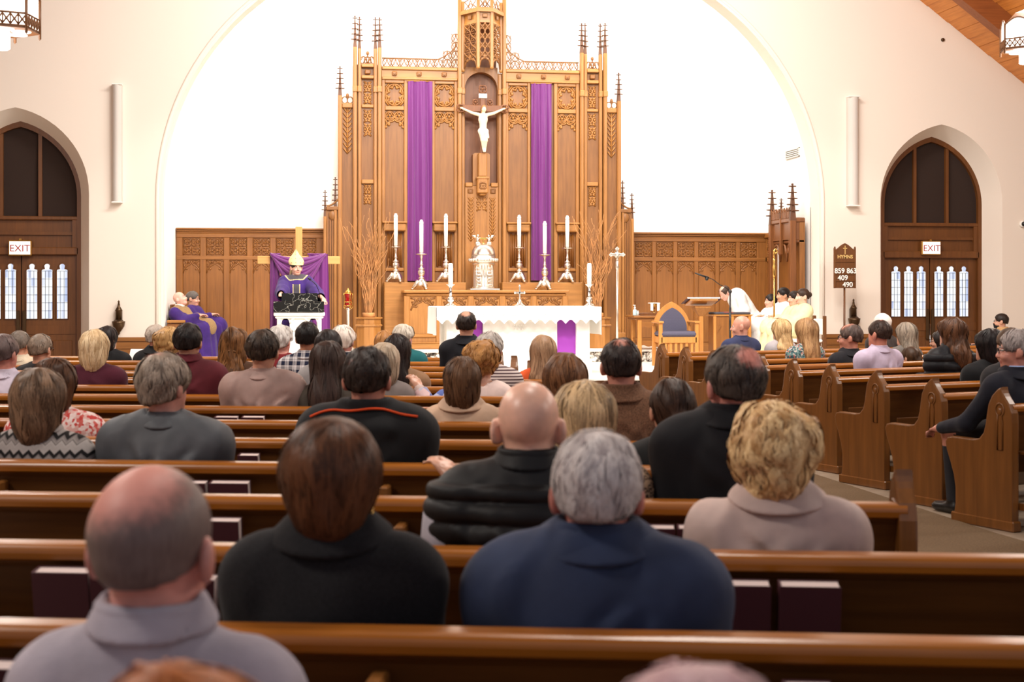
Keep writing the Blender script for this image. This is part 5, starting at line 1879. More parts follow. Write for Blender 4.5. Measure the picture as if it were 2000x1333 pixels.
END_ME = end_mesh()
b = MB()
for s in (-.031, .031):
    b.tube([(s, y, z) for y, z in [(-.02 + .034 * math.cos(a), .735 + .04 * math.sin(a)) for a in np.linspace(-PI * .35, PI * 1.35, 14)] + [(-.042, .66), (-.042, .49), (.0, .49), (.0, .66), (-.006, .70)]], .006, 5, closed=True)
    b.ell((s * .98, -.02, .725), (.005, .018, .024), 8, 5)
CARVE_ME = b.mesh('carving', M['pew_end'])
b = MB()
b.box(-.036, .036, -.13, .385, 0, .065, bev=.008)
BASE_ME = b.mesh('base_block', M['pew_end'])
b = MB()
b.prism([(-.055, .055), (.055, .055), (.055, .0), (-.055, .0)][::-1], -.001, .001, 'yz')


def pew(name_label, x0, x1, origin, rz, group, brackets=(), aisle_right=True):
    """x0..x1 along the pew (local), origin on the floor under the back at the aisle end."""
    t = thing('pew', name_label, 'pew', origin, group, rz)
    b = MB()
    yb, zb, yt, zt = .045, .34, -.045, .735
    b.prism([(yb, zb), (yt, zt), (yt - .03, zt), (yb - .03, zb)], x0, x1, 'yz')
    b.prism([(yt + .004, zt), (yt + .004, zt - .055), (yt + .018, zt - .055), (yt + .01, zt)], x0, x1, 'yz')
    b.prism([(yt - .045, zt), (yt - .035, zt - .02), (yt - .028, zt - .03), (yt - .02, zt)], x0, x1, 'yz')
    b.build('backrest', M['pew'], t)
    b = MB()
    cy = yt - .013
    prof = [(cy + .045, zt - .004)] + [(cy + .030 + .017 * math.cos(a), zt + .018 + .017 * math.sin(a)) for a in np.linspace(0, PI / 2, 4)] + \
           [(cy - .022 + .024 * math.cos(a), zt + .011 + .024 * math.sin(a)) for a in np.linspace(PI / 2, PI, 6)] + [(cy - .044, zt - .006), (cy - .034, zt - .012)]
    b.prism(prof, x0, x1, 'yz', smooth=False)
    b.build('top_rail', M['pew_rail'], t)
    b = MB(); b.prism([(.03, .40), (.03, .425), (.40, .445), (.425, .435), (.425, .415), (.40, .405)], x0, x1, 'yz'); b.build('seat', M['pew'], t)
    for x in (x0, x1):
        e = bpy.data.objects.new('end_panel', END_ME); COL.objects.link(e); e.parent = t; e.location = (x, 0, 0)
        c = bpy.data.objects.new('carving', CARVE_ME); COL.objects.link(c); c.parent = e
        c = bpy.data.objects.new('base_block', BASE_ME); COL.objects.link(c); c.parent = e
    b = MB(); b.box(x0 + .05, x1 - .05, -.165, -.03, .468, .48); b.box(x0 + .05, x1 - .05, -.165, -.155, .46, .53, bev=.003); b.build('book_rack', M['pew'], t)
    for x in brackets:
        b = MB(); b.box(x - .018, x + .018, -.17, -.07, .47, .69, bev=.006); b.build('rack_bracket', M['panel'], t)
    b = MB(); b.box(x0 + .1, x1 - .1, -.195, -.145, .13, .29, bev=.018); b.build('kneeler', M['kneeler'], t)
    for x in (x0 + .05, x1 - .05):
        b = MB(); b.box(x - .012, x + .012, -.18, .03, .13, .17); b.build('kneeler_arm', M['pew_end'], t)
    return t


M['kneeler'] = plain('kneeler_vinyl', (112, 88, 66), .5)
LROW, RROW = {}, {}
LY = {k: HZ + 1 / (.0015674 + (k - 1) * .000495) for k in range(-1, 15)}
dL = Vector((math.cos(TH_L), math.sin(TH_L), 0)); nL = Vector((-math.sin(TH_L), math.cos(TH_L), 0))
dR = Vector((math.cos(TH_R), math.sin(TH_R), 0)); nR = Vector((-math.sin(TH_R), math.cos(TH_R), 0))


def along(o, d, n, px, yoff, z=.8):
    """Distance along a pew (origin o, direction d) at which a point yoff in front of its back shows at column px."""
    lo, hi = -14.0, 14.0
    # projected column is monotonic along the visible stretch
    f = lambda s: proj(o + d * s + n * yoff + Vector((0, 0, z)))
    # keep in front of the camera
    while f(lo)[2] < .3: lo += .25
    while f(hi)[2] < .3: hi -= .25
    for _ in range(50):
        m = (lo + hi) / 2
        if f(m)[0] < px: lo = m
        else: hi = m
    return (lo + hi) / 2


ORD = ['front', 'second', 'third', 'fourth', 'fifth', 'sixth', 'seventh', 'eighth', 'ninth', 'tenth', 'eleventh', 'twelfth', 'thirteenth', 'fourteenth', 'fifteenth', 'sixteenth']
BR = {1: (740,), 3: (785, 1650), 4: (755, 3)}
for k in range(-1, 15):
    q = on_z(500, LY[k], PEW_H)
    s = ((2.2 if k == 10 else 1.95) - q.x) / dL.x
    o = q + dL * s; o.z = 0.0
    LROW[k] = o
    # reach beyond the left edge of the frame but stay inside the side aisle
    sl = along(o, dL, nL, -330, 0) if k > 0 else -4.2
    sl = max(sl, (-7.4 - o.x) / dL.x)
    br = [along(o, dL, nL, p, -.1) for p in BR.get(k, ())]
    if not br: br = [-1.5, -3.0]
    n_from_front = 14 - k
    lab = 'long oak pew with carved ends, %s from the altar in the block facing the bishop' % ORD[n_from_front]
    if k == 14: lab = 'oak pew at the very front of the block facing the bishop'
    pew(lab, sl, 0.0, o, TH_L, 'oak pews of the block facing the bishop', br)
RPX = [955, 822, 712, 622, 548, 486, 392, 338, 292]
for j in range(-1, 9):
    dl = 1 / (.0054 + j * .000575)
    if j >= 0:
        o = on_z(1000 + RPX[j], HZ + dl, END_H)
    else:
        o = RROW[0] * 2 - RROW_NEXT if False else on_z(2160, HZ + dl, END_H)
    o.z = 0
    RROW[j] = o
    lab = 'oak pew with carved end, %s from the altar in the block facing the hymn board' % ORD[8 - j]
    if j == 8: lab = 'oak pew at the very front of the block facing the hymn board'
    ln = 5.2 if j >= 0 else 3.0
    pew(lab, 0.0, ln, o, TH_R, 'oak pews of the block facing the hymn board', (1.2, 2.6))


# ------------------------------------------------------------------ maroon hymnals standing in the racks
def hymnal(k, px, w, py_top, lab, lean=0.0):
    o = LROW[k]
    s = along(o, dL, nL, px, -.12)
    p = o + dL * s + nL * -.112
    d = proj(p)[2]
    ztop = CAM_H + (HZ - py_top) * d / F_PX
    ww = w * d / F_PX
    p.z = .487
    t = thing('hymnal', lab, 'book', p, 'maroon hymnals in the pew racks', TH_L)
    h = max(.16, ztop - .487)
    b = MB(); b.M = Matrix.Rotation(math.radians(9), 4, 'X') @ Matrix.Rotation(lean, 4, 'Y')
    for y in (-.024, .024):
        b.box(-ww / 2, ww / 2, y - .002, y + .002, 0, h, bev=.001)
    b.box(-ww / 2, -ww / 2 + .006, -.024, .024, 0, h)
    b.build('cover', M['maroon_book'], t)
    b2 = MB(); b2.M = b.M; b2.box(-ww / 2 + .006, ww / 2 - .004, -.022, .022, .004, h - .003); b2.build('page_block', M['pages'], t)


HY = [(2, 131, 112, 1106, 'maroon hymnal in the rack before the bald man in grey, farther from his head'), (2, 226, 78, 1107, 'maroon hymnal half hidden by the bald man in grey'),
      (2, 372, 100, 1118, 'maroon hymnal leaning beside the ear of the bald man in grey', .05), (2, 1443, 118, 1131, 'maroon hymnal beside the navy jacket sleeve'), (2, 1578, 118, 1133, 'maroon hymnal on the outer side of its twin beyond the navy jacket'),
      (3, 442, 64, 1010, 'maroon hymnal in the rack between the bald man and the woman in black'), (3, 1292, 52, 1024, 'maroon hymnal just above the navy jacket shoulder'), (3, 1352, 60, 1024, 'maroon hymnal against the beige trench coat'),
      (4, 452, 78, 938, 'maroon hymnal two racks ahead of the bald man in grey'), (4, 391, 34, 938, 'maroon hymnal mostly behind the bald head of the man in grey'),
      (1, 30, 90, 1287, 'maroon hymnal beside the shoulder of the man in grey'), (1, 1575, 96, 1328, 'maroon hymnal in the rack next to the pink grey hair'),
      (5, 489, 40, 885, 'maroon hymnal next to the sleeve of the grey green jacket'), (7, 445, 46, 812, 'maroon hymnal tucked by the beige jacket man'), (7, 497, 44, 812, 'maroon hymnal under the elbow of the beige jacket man')]
for h in HY:
    hymnal(*h)

# ------------------------------------------------------------------ people: distance fields turned into continuous skins
def smin(a, b, k):
    h = np.clip(.5 + .5 * (b - a) / k, 0, 1)
    return b + (a - b) * h - k * h * (1 - h)


class SDF:
    def __init__(self, xs, ys, zs):
        self.xs, self.ys, self.zs = xs, ys, zs
        self.F = np.full((len(xs), len(ys), len(zs)), 9.0, dtype=np.float32)

    def sub(self, lo, hi, m):
        sl = []
        for a, l, h in zip((self.xs, self.ys, self.zs), lo, hi):
            i, j = np.searchsorted(a, l - m), np.searchsorted(a, h + m)
            if j - i < 1: return None
            sl.append(slice(i, j))
        X, Y, Z = np.meshgrid(self.xs[sl[0]], self.ys[sl[1]], self.zs[sl[2]], indexing='ij', sparse=True)
        return tuple(sl), X, Y, Z

    def comb(self, sl, d, k, op):
        F = self.F[sl]
        if op == 'u':
            self.F[sl] = smin(F, d, k) if k > 0 else np.minimum(F, d)
        else:
            self.F[sl] = -smin(-F, d, k) if k > 0 else np.maximum(F, -d)

    def ell(self, c, r, R=None, k=.02, op='u', m=.07):
        rm = max(r)
        q = self.sub([c[i] - (rm if R is not None else r[i]) for i in range(3)], [c[i] + (rm if R is not None else r[i]) for i in range(3)], m)
        if q is None: return
        sl, X, Y, Z = q
        X, Y, Z = X - c[0], Y - c[1], Z - c[2]
        if R is not None:
            X, Y, Z = (X * R[0][i] + Y * R[1][i] + Z * R[2][i] for i in range(3))
        k0 = np.sqrt((X / r[0]) ** 2 + (Y / r[1]) ** 2 + (Z / r[2]) ** 2)
        k1 = np.sqrt((X / r[0] ** 2) ** 2 + (Y / r[1] ** 2) ** 2 + (Z / r[2] ** 2) ** 2)
        self.comb(sl, k0 * (k0 - 1) / np.maximum(k1, 1e-6), k, op)

    def cap(self, p0, r0, p1, r1, k=.02, op='u', m=.07, sq=1.0):
        """Tapered capsule; sq < 1 flattens it front to back."""
        rm = max(r0, r1)
        q = self.sub([min(p0[i], p1[i]) - rm for i in range(3)], [max(p0[i], p1[i]) + rm for i in range(3)], m)
        if q is None: return
        sl, X, Y, Z = q
        d = [p1[i] - p0[i] for i in range(3)]
        d[1] /= sq
        l2 = max(sum(a * a for a in d), 1e-9)
        X, Y, Z = X - p0[0], (Y - p0[1]) / sq, Z - p0[2]
        t = np.clip((X * d[0] + Y * d[1] + Z * d[2]) / l2, 0, 1)
        D = np.sqrt((X - d[0] * t) ** 2 + (Y - d[1] * t) ** 2 + (Z - d[2] * t) ** 2) - (r0 + (r1 - r0) * t)
        self.comb(sl, D * (sq if sq < 1 else 1), k, op)

    def ring(self, c, ra, za, rb, zb, th, sx=1.15, k=.012, open_front=0.0, sh=0.0):
        """Revolved segment: a collar around c."""
        q = self.sub([c[0] - .2, c[1] - .2, min(za, zb) - .05], [c[0] + .2, c[1] + .2, max(za, zb) + .05], .03)
        if q is None: return
        sl, X, Y, Z = q
        Z = Z - sh * (Y - c[1])
        rr = np.sqrt(((X - c[0]) / sx) ** 2 + (Y - c[1]) ** 2)
        dx, dz = rb - ra, zb - za
        t = np.clip(((rr - ra) * dx + (Z - za) * dz) / (dx * dx + dz * dz), 0, 1)
        D = np.sqrt((rr - ra - dx * t) ** 2 + (Z - za - dz * t) ** 2) - th
        if open_front:
            D = np.maximum(D, (Y - c[1]) - open_front)
        self.comb(sl, D, k, 'u')

    def plane(self, n, d):
        """Keep the side where n.p < d."""
        X, Y, Z = np.meshgrid(self.xs, self.ys, self.zs, indexing='ij', sparse=True)
        self.F = np.maximum(self.F, (n[0] * X + n[1] * Y + n[2] * Z - d).astype(np.float32))

    def noise(self, amp, freq, seed, stretch=(1, 1, 1), sharp=False):
        r = np.random.default_rng(seed)
        X, Y, Z = np.meshgrid(self.xs * stretch[0], self.ys * stretch[1], self.zs * stretch[2], indexing='ij', sparse=True)
        acc = 0
        for i in range(5):
            v = r.normal(size=3); v /= np.linalg.norm(v)
            w = r.normal(size=3); w /= np.linalg.norm(w)
            f = freq * (1.0 + .45 * i)
            s = np.sin((X * v[0] + Y * v[1] + Z * v[2]) * f + 1.3 * np.sin((X * w[0] + Y * w[1] + Z * w[2]) * f * .6 + r.uniform(0, 6)) + r.uniform(0, 6))
            acc = acc + (1 - 2 * np.abs(s) if sharp else s) / (1 + .5 * i)
        self.F = self.F + (amp * acc / 2.2).astype(np.float32)

    def creases(self, amp, n, seed, zN, w):
        """Slanting cloth folds across the back: a ridge beside a furrow along each short line."""
        r = np.random.default_rng(seed + 7)
        X, Y, Z = np.meshgrid(self.xs, self.ys, self.zs, indexing='ij', sparse=True)
        acc = 0
        for i in range(n):
            s = 1 if r.random() < .5 else -1
            x0, z0 = s * r.uniform(.02, w + .06), zN - r.uniform(.05, .34)
            a = r.uniform(.5, 1.25) * (-1)
            dx, dz = -s * math.cos(a), math.sin(a)
            L, wd = r.uniform(.12, .28), r.uniform(.017, .03)
            t = ((X - x0) * dx + (Z - z0) * dz) / L
            d = ((X - x0) * dz - (Z - z0) * dx) / wd
            acc = acc + r.uniform(.5, 1) * d * np.exp(-d * d) * np.where((t > 0) & (t < 1), np.sin(PI * np.clip(t, 0, 1)), 0)
        self.F = self.F + (amp * acc * np.where(Y < .03, 1.0, .3)).astype(np.float32)

    def mesh(self):
        F = self.F
        S = F < 0
        nx, ny, nz = F.shape
        c = np.zeros((nx - 1, ny - 1, nz - 1), np.int8)
        for i in (0, 1):
            for j in (0, 1):
                for k in (0, 1):
                    c += S[i:nx - 1 + i, j:ny - 1 + j, k:nz - 1 + k]
        act = (c > 0) & (c < 8)
        I, J, K = np.nonzero(act)
        idx = np.full(act.shape, -1, np.int64)
        idx[I, J, K] = np.arange(len(I))
        acc = np.zeros((len(I), 3)); cnt = np.zeros(len(I))
        ax = (self.xs, self.ys, self.zs)
        cor = [(i, j, k) for i in (0, 1) for j in (0, 1) for k in (0, 1)]
        for a in cor:
            for d in range(3):
                if a[d] == 0:
                    b = list(a); b[d] = 1
                    fa = F[I + a[0], J + a[1], K + a[2]]; fb = F[I + b[0], J + b[1], K + b[2]]
                    m = (fa < 0) != (fb < 0)
                    t = np.where(m, fa / np.where(m, fa - fb, 1), 0)
                    for e, G in enumerate((I, J, K)):
                        p0 = ax[e][G + a[e]]
                        p = p0 + (ax[e][G + b[e]] - p0) * t if e == d else p0
                        acc[:, e] += np.where(m, p, 0)
                    cnt += m
        V = acc / np.maximum(cnt, 1)[:, None]
        Q = []
        for d in range(3):
            A = [slice(None)] * 3; B = [slice(None)] * 3
            A[d], B[d] = slice(0, -1), slice(1, None)
            e1, e2 = [e for e in range(3) if e != d]
            Sa, Sb = S[tuple(A)], S[tuple(B)]
            X = Sa != Sb
            sl = [slice(None)] * 3
            sl[e1], sl[e2] = slice(1, -1), slice(1, -1)
            G = np.array(np.nonzero(X[tuple(sl)]))
            G[e1] += 1; G[e2] += 1
            fl = Sa[tuple(G)]
            def cell(o1, o2):
                g = G.copy(); g[e1] -= o1; g[e2] -= o2
                return idx[tuple(g)]
            q = np.stack([cell(1, 1), cell(0, 1), cell(0, 0), cell(1, 0)], 1)
            if d == 1: fl = ~fl
            q = np.where(fl[:, None], q, q[:, ::-1])
            Q.append(q)
        return V, np.concatenate(Q)


def mk_mesh(name, V, Q, mats, mi=None):
    me = bpy.data.meshes.new(name)
    me.vertices.add(len(V)); me.vertices.foreach_set('co', np.asarray(V, np.float32).ravel())
    n = Q.shape[1]
    me.loops.add(len(Q) * n); me.loops.foreach_set('vertex_index', Q.astype(np.int32).ravel())
    me.polygons.add(len(Q)); me.polygons.foreach_set('loop_start', np.arange(0, len(Q) * n, n, dtype=np.int32))
    try: me.polygons.foreach_set('loop_total', np.full(len(Q), n, np.int32))
    except Exception: pass
    for m in mats: me.materials.append(m)
    me.update(calc_edges=True)
    me.polygons.foreach_set('use_smooth', np.ones(len(Q), bool))
    if mi is not None: me.polygons.foreach_set('material_index', mi.astype(np.int32))
    me.validate()
    return me


def child(name, me, parent):
    o = bpy.data.objects.new(name, me)
    COL.objects.link(o); o.parent = parent
    WLOC[o.name] = WLOC.get(parent.name, (0, 0, 0))
    return o


def axis(*seg):
    """Grid lines: (start, end, step) runs joined."""
    out = []
    for a, b_, h in seg:
        n = max(2, int(round((b_ - a) / h)))
        v = np.linspace(a, b_, n + 1)
        out.append(v if not out else v[1:])
    return np.concatenate(out)


# ---- materials for people
_MC = {}


def skinmat(c):
    key = ('skin', c)
    if key not in _MC:
        k = NT('skin')
        v = k.coords()
        f = k.noise(v, 14, 3)
        k.L(k.ramp(f, [(.3, tuple(x * .9 for x in c)), (.7, tuple(min(255, x * 1.06) for x in c))]), k.p.inputs['Base Color'])
        k.p.inputs['Roughness'].default_value = .36
        k.p.inputs['Subsurface Weight'].default_value = .12
        k.p.inputs['Subsurface Radius'].default_value = (.02, .008, .004)
        k.bump(k.noise(v, 160), .12, .002)
        _MC[key] = k.m
    return _MC[key]


def hairmat(dark, light, rough=.44, crown=None, streak=1.0, island=False, scl=1.0):
    """crown = (centre xyz in the person's frame, r0, r1, skin colour): hair thinning to bare skin there."""
    key = ('hair', dark, light, rough, crown, streak, island, scl)
    if key in _MC: return _MC[key]
    k = NT('hair')
    v = k.coords((150 * scl, 150 * scl, 16 * scl))
    f = k.noise(v, 1.0, 4, .6)
    g = k.noise(k.coords(), 16, 2)
    ad = k.n('ShaderNodeMath', operation='MULTIPLY_ADD')
    k.L(f, ad.inputs[0]); ad.inputs[1].default_value = .6
    m2 = k.n('ShaderNodeMath', operation='MULTIPLY'); m2.inputs[1].default_value = .4
    k.L(g, m2.inputs[0]); k.L(m2.outputs[0], ad.inputs[2])
    fac = ad.outputs[0]
    if island:
        ge = k.n('ShaderNodeAttribute', attribute_name='tint')
        mx = k.n('ShaderNodeMath', operation='MULTIPLY_ADD')
        k.L(ge.outputs['Fac'], mx.inputs[0]); mx.inputs[1].default_value = .75
        m3 = k.n('ShaderNodeMath', operation='MULTIPLY'); m3.inputs[1].default_value = .5
        k.L(fac, m3.inputs[0]); k.L(m3.outputs[0], mx.inputs[2])
        fac = mx.outputs[0]
    col = k.ramp(fac, [(.5 - .30 * streak, dark), (.5 + .30 * streak, light)])
    if crown:
        c, r0, r1, sk = crown
        tc = k.n('ShaderNodeTexCoord')
        ds = k.n('ShaderNodeVectorMath', operation='DISTANCE')
        k.L(tc.outputs['Object'], ds.inputs[0]); ds.inputs[1].default_value = c
        wv = k.n('ShaderNodeMath', operation='MULTIPLY_ADD'); wv.inputs[1].default_value = .035; 
        k.L(k.noise(k.coords(), 60, 3), wv.inputs[0]); k.L(ds.outputs['Value'], wv.inputs[2])
        mr = k.n('ShaderNodeMapRange', interpolation_type='SMOOTHSTEP')
        mr.inputs['From Min'].default_value = r0 + .017; mr.inputs['From Max'].default_value = r1 + .017
        k.L(wv.outputs[0], mr.inputs['Value'])
        mc = k.n('ShaderNodeMix', data_type='RGBA')
        k.L(mr.outputs[0], mc.inputs['Factor'])
        mc.inputs[6].default_value = lin(sk)
        k.L(col, mc.inputs[7])
        col = mc.outputs[2]
    k.L(col, k.p.inputs['Base Color'])
    k.p.inputs['Roughness'].default_value = rough
    k.p.inputs['Specular IOR Level'].default_value = .22
    k.bump(f, .3, .003)
    _MC[key] = k.m
    return k.m


def clothmat(kind, *cols):
    key = ('cloth', kind) + cols
    if key in _MC: return _MC[key]
    k = NT(kind + '_cloth')
    c = cols[0]
    v = k.coords()
    rough, bscale, bump = .85, 260, .25
    base = None
    if kind in ('plain', 'knit', 'shell', 'tweed'):
        rough = {'plain': .8, 'knit': .95, 'shell': .55, 'tweed': .95}[kind]
        lo, hi = (.9, 1.08) if kind != 'tweed' else (.7, 1.3)
        f = k.noise(v, 7 if kind != 'tweed' else 220, 3)
        base = k.ramp(f, [(.3, tuple(x * lo for x in c)), (.7, tuple(min(255, x * hi) for x in c))])
        if kind == 'knit': bscale, bump = 180, .5
    elif kind == 'plaid':
        sp = k.n('ShaderNodeSeparateXYZ'); k.L(v, sp.inputs[0])
        outs = []
        for o_, fr in ((0, 15.0), (2, 15.0)):
            m = k.n('ShaderNodeMath', operation='MULTIPLY'); m.inputs[1].default_value = fr
            k.L(sp.outputs[o_], m.inputs[0])
            fr_ = k.n('ShaderNodeMath', operation='FRACT'); k.L(m.outputs[0], fr_.inputs[0])
            outs.append(k.ramp(fr_.outputs[0], [(.0, cols[1]), (.46, cols[1]), (.5, cols[0]), (.62, cols[0]), (.66, cols[1]), (.72, cols[0]), (.95, cols[0])]))
        mc = k.n('ShaderNodeMix', data_type='RGBA'); mc.inputs['Factor'].default_value = .5
        k.L(outs[0], mc.inputs[6]); k.L(outs[1], mc.inputs[7]); base = mc.outputs[2]
    elif kind == 'stripe':
        sp = k.n('ShaderNodeSeparateXYZ'); k.L(v, sp.inputs[0])
        m = k.n('ShaderNodeMath', operation='MULTIPLY'); m.inputs[1].default_value = 44.0; k.L(sp.outputs[2], m.inputs[0])
        fr_ = k.n('ShaderNodeMath', operation='FRACT'); k.L(m.outputs[0], fr_.inputs[0])
        base = k.ramp(fr_.outputs[0], [(.0, cols[0]), (.55, cols[0]), (.6, cols[1]), (.95, cols[1])])
    elif kind == 'zigzag':
        sp = k.n('ShaderNodeSeparateXYZ'); k.L(v, sp.inputs[0])
        pp_ = k.n('ShaderNodeMath', operation='PINGPONG'); pp_.inputs[1].default_value = .021; k.L(sp.outputs[0], pp_.inputs[0])
        ad = k.n('ShaderNodeMath', operation='ADD'); k.L(pp_.outputs[0], ad.inputs[0]); k.L(sp.outputs[2], ad.inputs[1])
        m = k.n('ShaderNodeMath', operation='MULTIPLY'); m.inputs[1].default_value = 13.5; k.L(ad.outputs[0], m.inputs[0])
        fr_ = k.n('ShaderNodeMath', operation='FRACT'); k.L(m.outputs[0], fr_.inputs[0])
        base = k.ramp(fr_.outputs[0], [(.0, (164, 156, 152)), (.22, (172, 164, 160)), (.25, (88, 82, 80)), (.32, (150, 142, 138)), (.5, (120, 112, 110)), (.55, (30, 27, 27)), (.74, (30, 27, 27)), (.78, (168, 160, 156))])
        bscale, bump = 180, .5
    elif kind == 'floral':
        vo = k.n('ShaderNodeTexVoronoi'); vo.inputs['Scale'].default_value = 62.0; k.L(v, vo.inputs['Vector'])
        sp = k.n('ShaderNodeSeparateColor'); k.L(vo.outputs['Color'], sp.inputs[0])
        st = [(i / len(cols), cc) for i, cc in enumerate(cols)]
        r_ = k.ramp(sp.outputs[0], st)
        r_.node.color_ramp.interpolation = 'CONSTANT'
        base = r_
    elif kind == 'leopard':
        vo = k.n('ShaderNodeTexVoronoi'); vo.inputs['Scale'].default_value = 60.0; k.L(v, vo.inputs['Vector'])
        base = k.ramp(vo.outputs['Distance'], [(.2, cols[0]), (.32, cols[1]), (.5, cols[1]), (.6, cols[0])])
    elif kind == 'patch':
        vo = k.n('ShaderNodeTexVoronoi'); vo.inputs['Scale'].default_value = 16.0; k.L(v, vo.inputs['Vector'])
        sp = k.n('ShaderNodeSeparateColor'); k.L(vo.outputs['Color'], sp.inputs[0])
        base = k.ramp(sp.outputs[0], [(i / len(cols), cc) for i, cc in enumerate(cols)])
    k.L(base, k.p.inputs['Base Color'])
    k.p.inputs['Roughness'].default_value = rough
    k.p.inputs['Specular IOR Level'].default_value = .25
    if kind in ('plain', 'knit', 'tweed'): k.p.inputs['Sheen Weight'].default_value = .08
    b1 = k.bump(k.noise(v, bscale), bump, .002)
    b2 = k.n('ShaderNodeBump'); b2.inputs['Strength'].default_value = {'shell': 1.0, 'plain': .8}.get(kind, .45); b2.inputs['Distance'].default_value = .03
    wr_ = k.n('ShaderNodeTexNoise', noise_type='RIDGED_MULTIFRACTAL'); wr_.inputs['Scale'].default_value = 5.5; wr_.inputs['Detail'].default_value = 1.5; wr_.inputs['Distortion'].default_value = .8
    k.L(k.coords((1, 1, .5), (.5, .5, .6)), wr_.inputs['Vector'])
    k.L(wr_.outputs[0], b2.inputs['Height']); k.L(b2.outputs[0], b1.inputs['Normal'])
    _MC[key] = k.m
    return k.m


M['eye_white'] = plain('eye_white', (236, 230, 222), .3)
M['eye_dark'] = plain('eye_iris', (40, 28, 20), .3)
M['trouser'] = plain('dark_trousers', (34, 34, 40), .85, bump=.2)
M['shoe'] = plain('black_shoes', (22, 20, 20), .35)


def rotm(yaw, pitch, roll=0.0):
    return Matrix.Rotation(yaw, 3, 'Z') @ Matrix.Rotation(pitch, 3, 'X') @ Matrix.Rotation(roll, 3, 'Y')


def hairstrands(hv, hq, crown, R, hc, count, length, seed, width=.0035, wav=.0, down=.8, lift=.004, clump=.8):
    """Locks laid on a hair surface, combed away from the crown."""
    r = np.random.default_rng(seed)
    tree = BVHTree.FromPolygons([tuple(p) for p in hv], [tuple(int(i) for i in f) for f in hq])
    ctr = hv[hq].mean(1)
    pick = np.repeat(r.choice(len(hq), max(1, count // 14)), 14)
    V, Fc, TI = [], [], []
    cw = Vector(crown)
    for n_, fi in enumerate(pick):
        if n_ % 14 == 0:
            ph, sw, ct, cl = r.uniform(0, 6), Vector(r.normal(size=3)) * .28, r.random(), r.random()
        p = Vector(ctr[fi]) + Vector(r.normal(size=3)) * .007
        steps = 7
        st = length * r.uniform(.6, 1.2) / steps
        tint = .65 * ct + .35 * r.random()
        pts = []
        for i in range(steps + 1):
            loc, nor, ix, dist = tree.find_nearest(p)
            if loc is None: break
            e = lift * (.3 + r.random() * .4 + (.4 + clump * cl) * math.sin(PI * (i + .5) / (steps + .5)))
            pts.append((loc + nor * e, nor))
            g = (loc - cw).normalized() + Vector((0, 0, -down)) + sw
            if wav: g += Vector((math.sin(ph + i * 1.3), math.cos(ph * 2 + i * 1.1), math.sin(ph * 3 + i * 1.7))) * wav
            g = g - nor * g.dot(nor)
            if g.length < 1e-5: break
            p = loc + g.normalized() * st
        if len(pts) < 3: continue
        base = len(V)
        m = len(pts)
        for i, (q, nor) in enumerate(pts):
            tdir = (pts[min(i + 1, m - 1)][0] - pts[max(i - 1, 0)][0]).normalized()
            s = tdir.cross(nor).normalized()
            w = width * (.35 + math.sin(PI * (i + .6) / (m + .4))) * .8
            V.append(q - s * w); V.append(q + s * w); TI += [tint, tint]
        for i in range(m - 1):
            a = base + 2 * i
            Fc.append((a, a + 1, a + 3, a + 2))
    return V, Fc, TI


TOTAL_P = [0]


